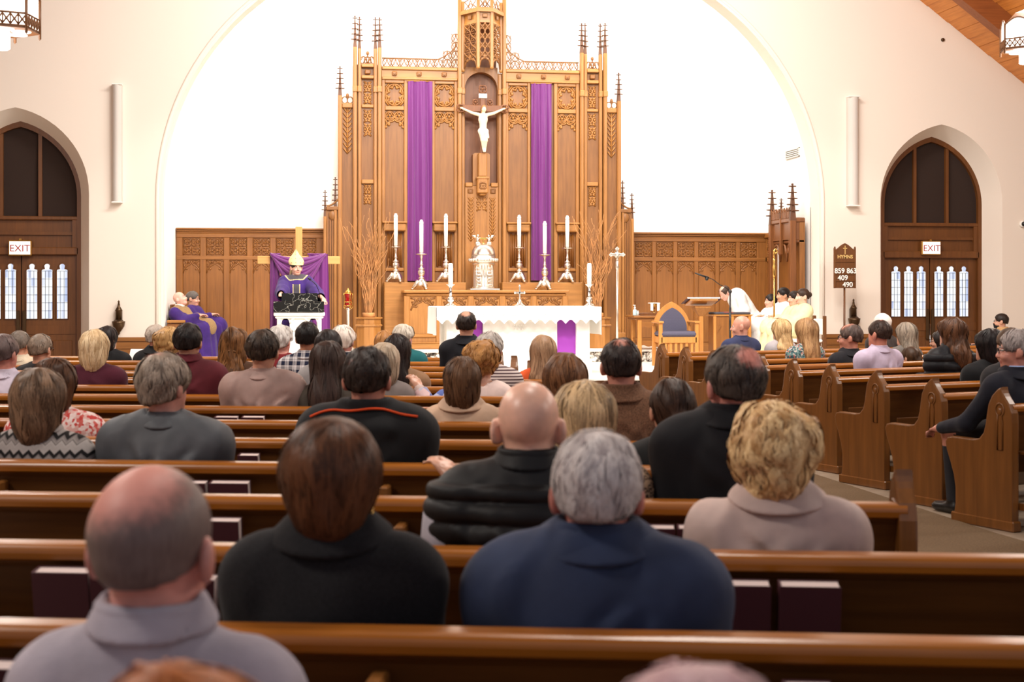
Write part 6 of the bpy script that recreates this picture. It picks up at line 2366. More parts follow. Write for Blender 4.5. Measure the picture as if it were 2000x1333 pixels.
def person(name_label, cat='person', pos=(0, 0), rz=0.0, seat=.484, T=1.2, hs=1.0, turn=0.0, tilt=0.0, roll=0.0, skin=(214, 160, 132), hair=('short', (40, 28, 20), (70, 52, 38)),
           top=('plain', (60, 60, 70)), collar='crew', broad=1.0, fat=1.0, near=1.0, lean=0.0, hy=0.0, hx=0.0, face=False, arms='lap', stand=False, puffy=0.0, folds=.006, legs=True, group=None,
           crown=None, strands=0, thick=.014, floor_z=0.0, robe=None, extras=None, hand_r=None, hand_l=None, garment=True, knee=None, nk=.145):
    """One person in the local frame: x to their right, y ahead, z up; origin on the floor below the hips. near < 1: finer mesh."""
    t = thing('person', name_label, cat, (pos[0], pos[1], floor_z), group, rz)
    SHT = seat
    hcz = T - .123 * hs
    yaw, pit = math.radians(turn), math.radians(tilt)
    R = rotm(yaw, -pit, math.radians(roll))
    hc = Vector((hx, hy - .02 + lean, hcz))
    zN = hcz - nk * hs
    H = lambda x, y, z: tuple(hc + R @ Vector((x * hs, y * hs, z * hs)))
    Rr = [[R[i][j] for j in range(3)] for i in range(3)]
    e = near
    nb = Vector((hx * .4, -.035 + lean, zN))                      # base of the neck
    w = .153 * broad
    fx = fat
    sh = {s: Vector((s * (w + .012), -.02 + lean, zN - .085)) for s in (-1, 1)}
    if stand:
        hip_z = SHT
    else:
        hip_z = SHT + .10
    # arms
    el, wr, hd = {}, {}, {}
    for s in (-1, 1):
        el[s] = Vector((s * (w + .034), .01 + lean * .6, max(zN - .072 - .28, hip_z + .03)))
        wr[s] = Vector((s * .10, .25, hip_z + .095 if not stand else zN - .38))
    if arms == 'desk':
        for s in (-1, 1):
            el[s] = Vector((s * (w + .12), .06, zN - .33)); wr[s] = Vector((s * (w + .15), .30, zN - .36))
    for s, hnd in ((1, hand_r), (-1, hand_l)):
        if hnd is not None:
            wr[s] = Vector(hnd)
            mid = (sh[s] + wr[s]) / 2
            el[s] = mid + Vector((s * .05, -.04, -.09)) if (wr[s] - sh[s]).length < .5 else mid + Vector((0, 0, -.02))
    hand_dir = {s: ((wr[s] - el[s]).normalized() + Vector((-s * .5, 0, -.2)) * (1 if (hand_r is None and s == 1) or (hand_l is None and s == -1) else .15)).normalized() for s in (-1, 1)}

    def torso(g, t_, k, arms_to=1.0, nb_=True):
        g.ell((0, .0, hip_z), (.172 * fx + t_, .125 * fx + t_, .108 + t_), k=k)
        mz = (hip_z + zN) / 2
        g.ell((0, .008 + lean * .4, mz - .03), (.150 * fx + t_, .118 * fx + t_, .19 + t_), k=k)
        g.ell((0, -.018 + lean * .9, zN - .17), (.158 * broad + t_, .112 * (fx + 1) / 2 + t_, min(.17, zN - .08 - hip_z) + t_), k=k)
        g.ell((0, -.055 + lean, zN - .135), (.135 * broad + t_, .062 + t_, .13 + t_), k=k)
        g.cap((-w * .72, -.025 + lean, zN - .068), .056 + t_, (w * .72, -.025 + lean, zN - .068), .056 + t_, k=k)
        for s in (-1, 1):
            g.cap((nb.x + s * .018, nb.y + .0, zN + .005), .048 + t_ * .7, (s * w * .78, -.03 + lean, zN - .042), .046 + t_, k=k * .8)
            g.ell(tuple(sh[s]), (.062 + t_, .062 + t_, .072 + t_), k=k)
            g.cap(tuple(sh[s]), .052 + t_, tuple(el[s]), .043 + t_, k=k)
            q = el[s] + (wr[s] - el[s]) * arms_to
            g.cap(tuple(el[s]), .043 + t_, tuple(q), .043 + (.030 - .043) * arms_to + t_ * .8, k=k * .5)

    # ---- body
    zlo = 0.0
    reach = max(.62, max(abs(wr[s].y) for s in (-1, 1)) + .22)
    xr = max(w + .16, .30, max(abs(wr[s].x) for s in (-1, 1)) + .16, max(abs(el[s].x) for s in (-1, 1)) + .1)
    hxm = .135 * hs
    ymax = .72 if not stand else max(.34, reach)
    ymax = max(ymax, hc.y + .2)
    c_, f_ = .022 * e ** .5, .0085 * e
    xs = axis((-xr, hx - hxm, c_), (hx - hxm, hx + hxm, f_), (hx + hxm, xr, c_))
    ys = axis((min(-.22, hc.y - .2), hc.y - .14, c_), (hc.y - .14, hc.y + .16, f_ * 1.1), (hc.y + .16, ymax, c_))
    zs = axis((-.02 if legs else hip_z - .16, hcz - .19, c_), (hcz - .19, T + .03, f_))
    g = SDF(xs, ys, zs)
    torso(g, 0, .035)
    if legs:
        for s in (-1, 1):
            if stand:
                g.cap((s * .09, 0, hip_z - .02), .085, (s * .095, .015, hip_z * .52), .06, k=.03)
                g.cap((s * .095, .015, hip_z * .52), .058, (s * .10, -.01, .09), .042, k=.02)
                g.cap((s * .10, -.03, .04), .042, (s * .11, .17, .03), .032, k=.02, sq=1)
            else:
                kn = Vector((s * .12, .41, hip_z + .0)) if knee is None else Vector(knee[0 if s < 0 else 1])
                g.cap((s * .09, .04, hip_z - .005), .08, tuple(kn), .062, k=.025)
                g.cap(tuple(kn), .058, (kn.x, kn.y - .02, .10), .042, k=.02)
                g.cap((kn.x, kn.y - .04, .045), .042, (kn.x, kn.y + .13, .035), .032, k=.02)
    # hands: palm, four fingers of unequal length, thumb from the palm's side
    for s in (-1, 1):
        d = hand_dir[s]
        side = d.cross(Vector((0, 0, 1)))
        side = side.normalized() if side.length > .1 else Vector((1, 0, 0))
        up = side.cross(d).normalized()
        p0 = wr[s] + d * .02
        p1 = wr[s] + d * .075
        g.cap(tuple(wr[s]), .028, tuple(p0), .030, k=.015)
        for j, (of, ln) in enumerate(((-.030, .060), (-.010, .075), (.011, .080), (.031, .068))):
            a = p0 + side * of * .6
            b2 = p1 + side * of
            c2 = b2 + d * ln * .55 - up * .012
            d2 = c2 + d * ln * .35 - up * .03
            g.cap(tuple(a), .016, tuple(b2), .013, k=.012)
            g.cap(tuple(b2), .0105, tuple(c2), .0095, k=.003); g.cap(tuple(c2), .0095, tuple(d2), .0085, k=.003)
        th = p0 - side * s * .028 + d * .01
        g.cap(tuple(th), .015, tuple(th + d * .04 - side * s * .025 - up * .01), .0105, k=.008)
        g.cap(tuple(th + d * .04 - side * s * .025 - up * .01), .0105, tuple(th + d * .065 - side * s * .018 - up * .022), .009, k=.003)
    # neck and head
    g.cap(tuple(nb - Vector((0, 0, .04))), .058, H(0, -.022, -.055), .052 * hs, k=.03)
    g.ell(H(0, -.012, .035), (.077 * hs, .096 * hs, .088 * hs), Rr, k=.02)
    g.ell(H(0, .020, -.032), (.066 * hs, .072 * hs, .084 * hs), Rr, k=.03)
    g.ell(H(0, .058, -.090), (.034 * hs, .032 * hs, .026 * hs), Rr, k=.03)
    for s in (-1, 1):
        g.ell(H(s * .085, -.012, -.006), (.012 * hs, .022 * hs, .036 * hs), [list(r_) for r_ in (R @ Matrix.Rotation(s * .35, 3, 'Z'))], k=.006)
        g.ell(H(s * .078, -.002, -.030), (.010 * hs, .012 * hs, .012 * hs), Rr, k=.006)
    if face:
        for s in (-1, 1):
            g.ell(H(s * .032, .092, .006), (.017 * hs, .012 * hs, .010 * hs), Rr, k=.012, op='s')
            g.ell(H(s * .034, .070, -.035), (.026 * hs, .024 * hs, .022 * hs), Rr, k=.02)
        g.cap(H(0, .088, .008), .010 * hs, H(0, .108, -.030), .0135 * hs, k=.012)
        for s in (-1, 1): g.ell(H(s * .012, .096, -.034), (.009 * hs, .010 * hs, .008 * hs), Rr, k=.006)
        g.ell(H(0, .086, -.062), (.022 * hs, .011 * hs, .006 * hs), Rr, k=.006)
        g.ell(H(0, .085, -.070), (.018 * hs, .010 * hs, .006 * hs), Rr, k=.005)
    V, Q = g.mesh()
    C = V[Q].mean(1)
    L = (C - np.array(hc)) @ np.array(Rr) / hs
    mi = np.zeros(len(Q), int)
    if legs:
        dh = np.minimum(np.linalg.norm(C - np.array(wr[1] + hand_dir[1] * .06), axis=1), np.linalg.norm(C - np.array(wr[-1] + hand_dir[-1] * .06), axis=1))
        mi[(C[:, 2] < hip_z + .09) & (dh > .13)] = 1
        mi[(C[:, 2] < .09)] = 2
    if face:
        mi[(np.abs(L[:, 0]) < .022) & (L[:, 1] > .07) & (np.abs(L[:, 2] + .066) < .0085)] = 3
    sk = skinmat(skin)
    lip = skinmat(tuple(int(x * y) for x, y in zip(skin, (.86, .66, .64))))
    child('body', mk_mesh('body', V, Q, [sk, M['trouser'], M['shoe'], lip], mi), t)
    if face:
        for s in (-1, 1):
            b = MB(); b.ell(H(s * .032, .082, .006), (.011 * hs, .010 * hs, .007 * hs), 10, 7)
            ey = child('eye', b.mesh('eye', M['eye_white']), t)
            b = MB(); b.ell(H(s * .032 + .001, .091, .006), (.005 * hs, .003 * hs, .005 * hs), 8, 6); child('iris', b.mesh('iris', M['eye_dark']), ey)
            b = MB(); b.tube([H(s * .014, .094, .022), H(s * .032, .094, .028), H(s * .052, .084, .023)], [.003 * hs, .0042 * hs, .002 * hs], 5)
            child('eyebrow', b.mesh('eyebrow', hairmat(hair[1], hair[2]) if hair else sk), t)
    # ---- clothing
    if garment:
        th_ = thick
        fc = .016 * e ** .5 if e >= .99 else .013
        if puffy: fc = .0085
        gx = xr
        zcut = hip_z - .10 if not stand else hip_z - .12
        xs = axis((-gx, gx, fc)); ys = axis((min(-.25, nb.y - .22), max(.30, min(reach, .62)), fc)); zs = axis((zcut - .03, zN + .13, fc * .9))
        g = SDF(xs, ys, zs)
        torso(g, th_, .05, arms_to=.93)
        if robe is not None:
            robe(g, dict(zN=zN, hip=hip_z, w=w, sh=sh, el=el, wr=wr, nb=nb, lean=lean))
        if puffy:
            Z = zs[None, None, :]
            g.F = g.F - (.020 * np.abs(np.sin((Z - zN) * PI / puffy)) ** .5 * (Z < zN - .02)).astype(np.float32)
        if folds:
            sd = int(abs(pos[0]) * 1000 + abs(pos[1]) * 77) % 9999
            g.noise(folds * .8, 13, sd, (1, 1, .6)); g.noise(folds * .45, 34, sd + 1, (1, .6, .45))
            g.creases(folds * 2.6, 16, sd, zN, w)
        # neck opening
        cz = nb - Vector((0, 0, 0))
        if collar == 'crew':
            g.cap((nb.x, nb.y + .012, zN + .015), .052, (nb.x, nb.y, zN + .25), .16, k=.01, op='s', m=.2)
            g.ring((nb.x, nb.y + .0), .064, zN + .018, .072, zN - .0, .008)
        elif collar == 'wide':
            g.cap((nb.x, nb.y + .01, zN + .0), .078, (nb.x, nb.y, zN + .25), .2, k=.01, op='s', m=.2)
        else:
            g.cap((nb.x, nb.y + .006, zN + .0), .058, (nb.x, nb.y, zN + .30), .12, k=.01, op='s', m=.2)
            if collar == 'mock':
                g.ring((nb.x, nb.y), .068, zN - .02, .067, zN + .072, .010)
            elif collar == 'hood':
                g.ring((nb.x, nb.y - .01), .075, zN - .03, .078, zN + .05, .014, sx=1.25)
                g.cap((-.10, nb.y - .10, zN - .06), .035, (.10, nb.y - .10, zN - .06), .035, k=.03)
            cs = dict(coat=(.066, .064, .086 + th_ * .75, .018 + th_ * .2, .007, 1.25, .28), shirt=(.063, .052, .082 + th_ * .5, .014, .005, 1.15, .25), suit=(.066, .048, .094 + th_ * .6, .008, .006, 1.2, .32),
                      mock=(.070, .074, .086, .040, .006, 1.12, .15)).get(collar)
            if cs:
                ra, up_, rb, dn_, th2, sx_, sh_ = cs
                rr_ = np.arange(-.2, .201, .0065)
                gc = SDF(rr_ + nb.x, rr_ + nb.y, np.arange(zN - .09, zN + .13, .0055))
                if collar != 'mock': gc.ring((nb.x, nb.y), ra + .002, zN - .02, ra, zN + up_, th2, sx=sx_ * .95)
                gc.ring((nb.x, nb.y), ra, zN + up_, rb, zN + dn_, th2, sx=sx_, k=.003, sh=sh_)
                gc.noise(.0025, 30, 12)
                X_, Y_ = gc.xs[:, None, None] - nb.x, gc.ys[None, :, None] - nb.y
                gc.F = np.maximum(gc.F, (Y_ - .075 + .0 * X_ - .25 * np.abs(X_)).astype(np.float32) + 0 * gc.F)
                CV, CQ = gc.mesh()
                if len(CQ): child('collar', mk_mesh('collar', CV, CQ, [clothmat(*top)]), t)
        g.plane((0, 0, -1), -zcut)
        V, Q = g.mesh()
        mats = [clothmat(*top)]
        mi = None
        if extras and 'panels' in extras:
            C = V[Q].mean(1); mi = np.zeros(len(Q), int)
            for mat_, fn in extras['panels']:
                mats.append(mat_); mi[fn(C, dict(zN=zN, w=w, hip=hip_z, nb=nb))] = len(mats) - 1
        child('jacket' if collar in ('coat', 'suit', 'hood', 'mock') else 'top', mk_mesh('garment', V, Q, mats, mi), t)
    # ---- hair
    if hair and hair[0] != 'bald':
        st = hair[0]
        tk = {'short': .013, 'buzz': .006, 'curly': .03, 'full': .022, 'bob': .022, 'long': .02, 'halfup': .018, 'ponytail': .013, 'round': .03, 'wavy': .022, 'pixie': .022}[st]
        if len(hair) > 3: tk = hair[3]
        low = {'short': .14, 'buzz': .14, 'curly': .17, 'full': .15, 'bob': .22, 'long': .46, 'halfup': .46, 'ponytail': .30, 'round': .20, 'wavy': .44, 'pixie': .15}[st]
        hr = min(.009 * e ** .5, .010)
        xs = np.arange(hc.x - .17, hc.x + .171, hr); ys = np.arange(hc.y - .24, hc.y + .17, hr); zs = np.arange(hcz - low * hs, T + .07, hr)
        g = SDF(xs, ys, zs)
        a = tk / hs
        g.ell(H(0, -.014, .034), ((.078 + a) * hs, (.098 + a) * hs, (.089 + a) * hs), Rr, k=.02)
        nape = -.075
        if st in ('short', 'buzz', 'full', 'pixie', 'curly'):
            nape = {'curly': -.062, 'full': -.055, 'pixie': -.07}.get(st, -.036)
            g.cap(H(0, -.045, .02), (.062 + a) * hs, H(0, -.052, nape + .03), (.050 + a * .8) * hs, k=.03)
        if st == 'round':
            g.cap(H(0, -.04, .03), (.072 + a) * hs, H(0, -.05, -.035), (.058 + a * .8) * hs, k=.04)
            g.cap(H(0, -.05, -.035), (.054 + a * .6) * hs, H(0, -.055, -.068), .046 * hs, k=.03)
            g.noise(.004, 60, 21, (1, 1, .25))
        if st == 'ponytail':
            g.cap(H(0, -.045, .02), (.062 + a) * hs, H(0, -.05, -.05), (.048 + a) * hs, k=.03)
        if st == 'curly':
            g.ell(H(0, -.03, .05), (.118 * hs, .125 * hs, .098 * hs), Rr, k=.03)
        if st in ('bob', 'wavy', 'long', 'halfup'):
            g.cap(H(0, -.03, .02), (.080 + a * .5) * hs, H(0, -.035, -.07), (.078 + a * .6) * hs, k=.04)
            if st == 'bob': g.cap(H(0, -.035, -.06), (.074 + a * .6) * hs, H(0, -.045, -.125), .064 * hs, k=.03)
        if st in ('long', 'wavy', 'halfup'):
            # mane lying on the back of the coat
            yb = nb.y - .10 - thick
            wd = .082 if st != 'halfup' else .070
            p1 = (hc.x * .7, min(hc.y - .08, yb + .02), zN - .05)
            p2 = (hc.x * .5, yb - .012, zN - (.19 if st == 'long' else .08))
            g.cap(H(0, -.05, -.05), wd * .9 * hs, p1, wd, k=.05, sq=.62)
            g.cap(p1, wd, p2, wd * (.82 if st != 'wavy' else .7), k=.04, sq=.45)
        if st == 'wavy': g.noise(.010, 40, 5 + int(abs(pos[0]) * 99), (1, 1, .8))
        if st == 'curly': g.noise(.012, 40, 3 + int(abs(pos[0]) * 99)); 
        if st in ('full', 'pixie'): g.noise(.006, 60, 8 + int(abs(pos[0]) * 99), (1, 1, .4))
        if st in ('long', 'bob', 'halfup'): g.noise(.0055, 75, 9 + int(abs(pos[0]) * 99), (1, 1, .14))
        if st in ('short', 'ponytail'): g.noise(.003, 70, 4 + int(abs(pos[0]) * 99), (1, 1, .4))
        # face opening, ears, nape line
        g.ell(H(0, .150, -.045), (.098 * hs, .105 * hs, .128 * hs), Rr, k=.012, op='s', m=.1)
        if st in ('short', 'buzz', 'full', 'ponytail', 'pixie') :
            for s in (-1, 1):
                if st != 'pixie':
                    g.ell(H(s * .100, .006, -.030), (.038 * hs, .034 * hs, .052 * hs), Rr, k=.012, op='s')
                g.ell(H(s * .085, .075, -.06), (.05 * hs, .06 * hs, .085 * hs), Rr, k=.012, op='s')
            n_ = R @ Vector((0, .25, -1)).normalized()
            g.plane(tuple(n_), n_.dot(Vector(H(0, -.09, nape))))
        if st == 'ponytail':
            g.ell(H(0, -.112, -.03), (.035 * hs, .04 * hs, .035 * hs), Rr, k=.02)
            g.cap(H(.0, -.120, -.05), .030, tuple(Vector(H(0, -.13, -.1)) + Vector((.03, -.01, -.06))), .018, k=.02)
        V, Q = g.mesh()
        crp = None
        if crown:
            cpos = H(*crown[0]); crp = (tuple(round(x, 4) for x in cpos), crown[1] * hs, crown[2] * hs, tuple(int(x) for x in skin))
        hm = hairmat(hair[1], hair[2], crown=crp)
        ho = child('hair', mk_mesh('hair', V, Q, [hm]), t)
        if strands:
            wav = .55 if st in ('curly',) else (.3 if st in ('wavy', 'pixie', 'full') else .0)
            ln = {'short': .05, 'buzz': .02, 'curly': .07, 'full': .07, 'bob': .13, 'long': .2, 'halfup': .2, 'ponytail': .12, 'wavy': .16, 'pixie': .07, 'round': .12}[st]
            cw = H(0, -.03 if st != 'ponytail' else .06, .16)
            SV, SF, TI = hairstrands(V, Q, cw, R, hc, strands, ln, 11 + int(abs(pos[0]) * 31), width=.0027 if st not in ('curly', 'wavy') else .0034, wav=wav, down=.9 if st not in ('curly',) else .35, clump={'curly': 2.6, 'pixie': 2.0, 'full': 1.6, 'wavy': 1.8}.get(st, .7))
            me = bpy.data.meshes.new('strands'); me.from_pydata(SV, [], SF); me.materials.append(hairmat(hair[1], hair[2], crown=crp, island=True))
            me.polygons.foreach_set('use_smooth', np.ones(len(SF), bool))
            at = me.attributes.new('tint', 'FLOAT', 'POINT'); at.data.foreach_set('value', TI)
            so = child('strands', me, ho); so['kind'] = 'stuff'
    TOTAL_P[0] += 1
    t_info = dict(obj=t, H=H, R=R, hc=hc, hs=hs, zN=zN, nb=nb, w=w, wr=wr, el=el, hip=hip_z, sh=sh)
    return t_info


def on_pew(row, block, px, py_top, yoff=.20, hairt=.014, **kw):
    o, d, n, th = (LROW[row], dL, nL, TH_L) if block == 'L' else (RROW[row], dR, nR, TH_R)
    hyy = kw.get('hy', 0) - .02 + kw.get('lean', 0)
    s = along(o, d, n, px, yoff + hyy, 1.1)
    p = o + d * s + n * yoff
    hd = p + n * hyy
    D = proj((hd.x, hd.y, 1.1))[2]
    T = CAM_H + (HZ - py_top) * D / F_PX - hairt
    kw.setdefault('rz', th)
    return person(pos=(p.x, p.y), T=T, **kw)

# ------------------------------------------------------------------ the congregation
def back_points(info, child_name, xz, lift=.004, from_y=-.6, ydir=1):
    """Points on a garment's surface, found from behind (or from the front with ydir = -1)."""
    for ch in info['obj'].children:
        if ch.name.split('.')[0] in child_name:
            me = ch.data
            tree = BVHTree.FromPolygons([v.co for v in me.vertices], [p.vertices for p in me.polygons])
            out = []
            for x, z in xz:
                loc, nor, i, d = tree.ray_cast(Vector((x, from_y * ydir, z)), Vector((0, ydir, 0)))
                if loc is not None: out.append(loc + nor * lift)
            return out
    return []


def add(info, name, shape, mat_):
    """shape: function filling an MB in the person's frame."""
    b = MB(); shape(b)
    return child(name, b.mesh(name, mat_), info['obj'])


SK1, SK2, SK3, SKP = (206, 150, 124), (222, 168, 142), (188, 130, 100), (226, 160, 146)
CROWN = ((0, -.045, .120), .045, .085)
G = 'seated people on the pews'

# nearest pews
m1 = on_pew(0, 'L', 303, 905, hairt=.008, hs=1.07, skin=(218, 150, 136), hair=('buzz', (88, 72, 68), (136, 116, 110)), crown=((-.014, -.055, .10), .045, .095), top=('knit', (172, 163, 172)), collar='mock', nk=.135, near=.8,
            name_label='balding man with pink crown in a grey half zip sweater', turn=-6, strands=0, broad=.94, thick=.016)
w2 = on_pew(1, 'L', 650, 810, hairt=.03, hs=1.02, skin=SK1, hair=('round', (32, 18, 12), (104, 64, 40), .024), nk=.125, top=('tweed', (28, 27, 29)), collar='coat', near=.8, strands=3400, turn=4,
            name_label='woman with short rounded brown hair and black coat wearing hoop earrings', thick=.022, broad=1.0)
for s in (-1, 1):
    add(w2, 'earring', lambda b: b.tube([Vector(w2['H'](s * .088, -.012, -.062)) + Vector((0, .013 * math.cos(a), .013 * math.sin(a))) for a in np.linspace(0, 2 * PI, 13)], .0022, 5), M['gold'])
m3 = on_pew(1, 'L', 1166, 836, hairt=.016, hs=1.05, skin=(222, 142, 126), hair=('short', (150, 136, 136), (214, 204, 200)), top=('plain', (44, 54, 80)), collar='coat', nk=.115, near=.8, strands=3400,
            name_label='grey haired man in a navy blue jacket with turned down collar', broad=1.22, thick=.03, folds=.010, fat=1.1)
w4 = on_pew(2, 'L', 1517, 782, hairt=.04, hs=1.0, skin=(214, 150, 132), hair=('curly', (168, 114, 60), (248, 212, 156), .032), top=('shell', (192, 168, 160)), collar='coat', nk=.128, near=.8, strands=3800, turn=-14,
            name_label='woman with short curly blonde hair in a pale beige trench coat', broad=1.02, thick=.022, folds=.010)
m5 = on_pew(2, 'L', 1033, 742, hairt=.004, hs=1.1, skin=(238, 186, 162), hair=('bald', (90, 80, 76), (120, 108, 100)), top=('shell', (27, 26, 27)), collar='mock', nk=.118, near=.8, turn=0,
            name_label='bald man in a black quilted vest with light grey sleeves', broad=1.12, thick=.03, puffy=.062, folds=.003, fat=1.08)
# grey shirt sleeves below the vest
g_ = m5
for s in (-1, 1):
    add(m5, 'sleeve', lambda b: (b.tube([g_['sh'][s] + Vector((s * .030, 0, .0)), g_['sh'][s] * .5 + g_['el'][s] * .5 + Vector((s * .034, -.01, 0)), g_['el'][s] + Vector((s * .028, -.01, 0)), g_['el'][s] * .4 + g_['wr'][s] * .6, g_['wr'][s]], [.085, .082, .074, .062, .05], 14)), clothmat('plain', (168, 162, 170)))
m6 = on_pew(3, 'L', 1432, 672, hairt=.014, hs=1.07, skin=(214, 140, 126), hair=('short', (30, 26, 26), (92, 80, 72)), crown=((.014, -.078, .082), .030, .060), top=('plain', (21, 20, 24)), collar='coat', nk=.118, near=.9, strands=1700, turn=22,
            name_label='dark haired man with a bald crown in a black overcoat', broad=1.15, thick=.032, fat=1.1)
g7 = on_pew(4, 'L', 1312, 738, hairt=.014, hs=1.0, skin=SK1, hair=('ponytail', (34, 22, 18), (74, 52, 40)), top=('plain', (26, 26, 26)), collar='shirt', near=.9, strands=1300, turn=14,
            name_label='girl with dark ponytail in a cream scrunchie and black top', broad=.84, thick=.014)
add(g7, 'scrunchie', lambda b: [b.ell(Vector(g7['H'](.028 * math.cos(a), -.135 - .006 * math.sin(a * 3), -.062 + .022 * math.sin(a))), (.016, .016, .014), 8, 6) for a in np.linspace(0, 2 * PI, 9)[:-1]], clothmat('plain', (226, 204, 186)))
w8 = on_pew(3, 'L', 1140, 742, hairt=.03, hs=1.0, skin=SK2, hair=('bob', (84, 62, 44), (226, 190, 142), .030), top=('leopard', (196, 160, 126), (70, 46, 36)), collar='coat', near=.9, strands=2600, turn=8,
            name_label='woman with streaked blonde straight hair in a leopard print coat', broad=.98, thick=.016, hand_l=(-.46, .05, .79))
add(w8, 'watch', lambda b: b.tube([w8['wr'][-1] + Vector((-.012, .036 * math.cos(a), .036 * math.sin(a))) for a in np.linspace(0, 2 * PI, 15)], .008, 6), M['gold'])
m9 = on_pew(5, 'L', 1213, 660, hairt=.014, hs=1.02, skin=(206, 138, 118), hair=('short', (28, 22, 22), (66, 54, 50)), crown=((.0, -.062, .105), .018, .045), top=('tweed', (112, 80, 60)), collar='coat', near=.9, strands=1300,
            name_label='man with dark thinning hair in a brown tweed jacket', broad=1.16, thick=.022)
w10 = on_pew(10, 'L', 1061, 655, hairt=.022, skin=SK2, hair=('long', (120, 88, 64), (190, 152, 118), .026), top=('plain', (222, 92, 44)), collar='crew', strands=1300,
             name_label='woman with long light brown hair in an orange top', broad=.92)
w11 = on_pew(6, 'L', 1102, 690, hairt=.03, hs=1.05, skin=SK1, hair=('bob', (46, 26, 18), (138, 94, 62), .036), top=('plain', (70, 60, 56)), strands=1500,
             name_label='woman with thick dark brown hair in front of the blonde streaked woman', turn=10)
w12 = on_pew(6, 'L', 902, 697, hairt=.02, hs=.98, skin=SK2, hair=('bob', (52, 32, 22), (112, 80, 56), .02), top=('shell', (196, 164, 138)), collar='coat', strands=1500, turn=8,
             name_label='girl with straight brown hair in a tan trench coat with shoulder straps', broad=.9, thick=.018)
for s in (-1, 1):
    add(w12, 'shoulder_strap', lambda b: b.tube([(s * .10, -.045, w12['zN'] - .005), (s * .15, -.04, w12['zN'] - .018), (s * .20, -.03, w12['zN'] - .042)], [.016, .018, .018], 6, flat=.5), clothmat('shell', (186, 152, 126)))
w13 = on_pew(8, 'L', 936, 665, hairt=.03, skin=SK2, hair=('curly', (130, 82, 40), (210, 154, 92), .026), top=('plain', (232, 208, 200)), collar='wide', strands=1700, turn=-10, hx=.02,
             name_label='woman with curly auburn hair in a cream cardigan stretching an arm along the pew', broad=.98, hand_l=(-.42, .04, .80))
p_ = w13
add(w13, 'patterned_sleeve', lambda b: b.tube([p_['sh'][-1] + Vector((0, 0, -.01)), p_['sh'][-1] * .55 + p_['el'][-1] * .45, p_['el'][-1], p_['el'][-1] * .2 + p_['wr'][-1] * .8], [.085, .08, .074, .055], 12), clothmat('patch', (236, 226, 226), (224, 176, 180), (150, 160, 206), (238, 232, 230), (96, 112, 176)))
m14 = on_pew(9, 'L', 957, 648, hairt=.018, skin=SKP, hair=('full', (150, 138, 130), (212, 204, 196), .016), top=('stripe', (214, 200, 194), (84, 62, 66)), collar='crew', strands=1300, turn=-16, tilt=6,
            name_label='grey haired man in a brown and white striped shirt')
m15 = on_pew(12, 'L', 911, 608, hairt=.012, skin=SK1, hair=('short', (26, 21, 21), (60, 48, 42)), crown=((0, -.066, .10), .028, .055), top=('plain', (20, 21, 28)), collar='suit', strands=500, broad=1.12,
            name_label='balding man in a black suit sitting directly before the altar')
w17 = on_pew(13, 'L', 789, 631, hairt=.03, skin=SKP, hair=('full', (156, 140, 122), (226, 216, 200), .022), top=('plain', (24, 92, 96)), collar='crew', strands=600, turn=-30, broad=.95,
             name_label='white haired woman in a teal jacket near the front')
w18 = on_pew(9, 'L', 776, 652, hairt=.02, skin=SK1, hair=('long', (18, 13, 13), (48, 36, 33), .022), top=('plain', (152, 116, 86)), strands=1300,
             name_label='woman with very long straight black hair in a tan coat')
w18b = on_pew(8, 'L', 750, 668, hairt=.026, skin=SKP, hair=('bob', (142, 122, 100), (206, 186, 162), .026), top=('plain', (128, 118, 114)), strands=500, turn=10,
              name_label='woman with greying blonde hair half behind the man with orange piping', broad=.8)
w19 = on_pew(12, 'L', 752, 645, hairt=.026, skin=SK2, hair=('pixie', (132, 84, 44), (196, 140, 82), .024), top=('plain', (110, 104, 106)), strands=400,
             name_label='person with short auburn hair just behind the teal jacket')
w19b = on_pew(10, 'L', 806, 690, hairt=.02, skin=SK2, hair=('bob', (40, 28, 22), (80, 60, 48)), top=('knit', (150, 142, 140)), name_label='x') if False else None
m20 = on_pew(4, 'L', 718, 676, hairt=.014, hs=1.06, skin=(204, 134, 114), hair=('short', (20, 17, 18), (62, 50, 44)), crown=((-.03, -.082, .07), .0, .03), top=('plain', (24, 24, 26)), collar='hood', nk=.125, near=.9, strands=2000, turn=-3,
            name_label='dark haired man in a black jacket with bright orange piping', broad=1.24, thick=.034, fat=1.12)
pts = back_points(m20, ('jacket', 'top'), [(x, m20['zN'] + .022 - .035 * abs(x / .22) ** 2.0 + .005 * math.sin(x * 30)) for x in np.linspace(-.22, .22, 33)], lift=.006)
if len(pts) > 3: add(m20, 'orange_piping', lambda b: b.tube(pts, .0055, 6), clothmat('plain', (224, 78, 30)))
w21 = on_pew(7, 'L', 641, 666, hairt=.02, skin=SK1, hair=('long', (26, 18, 16), (70, 54, 48), .024), top=('plain', (74, 66, 58)), strands=1700, near=.95,
             name_label='woman with long dark brown hair beside the man in the mauve beige jacket', broad=.72)
m22 = on_pew(10, 'L', 601, 629, hairt=.016, skin=SK3, hair=('short', (15, 12, 12), (36, 30, 28), .018), top=('plaid', (222, 218, 220), (34, 38, 62)), collar='shirt', strands=700,
            name_label='young man with thick black hair in a navy and white plaid shirt', broad=1.05, fat=1.0)
w23 = on_pew(9, 'L', 642, 643, hairt=.018, skin=SK1, hair=('bob', (18, 14, 14), (44, 34, 32), .02), top=('knit', (148, 144, 144)), strands=500, hx=0,
             name_label='woman with black hair and a white hair clip')
add(w23, 'hair_clip', lambda b: [b.ell(Vector(w23['H'](-.055 + .016 * i, -.088 - .004 * i, .045 + .008 * ((i * 7) % 3))), (.014, .012, .012), 7, 5) for i in range(3)], M['white'])
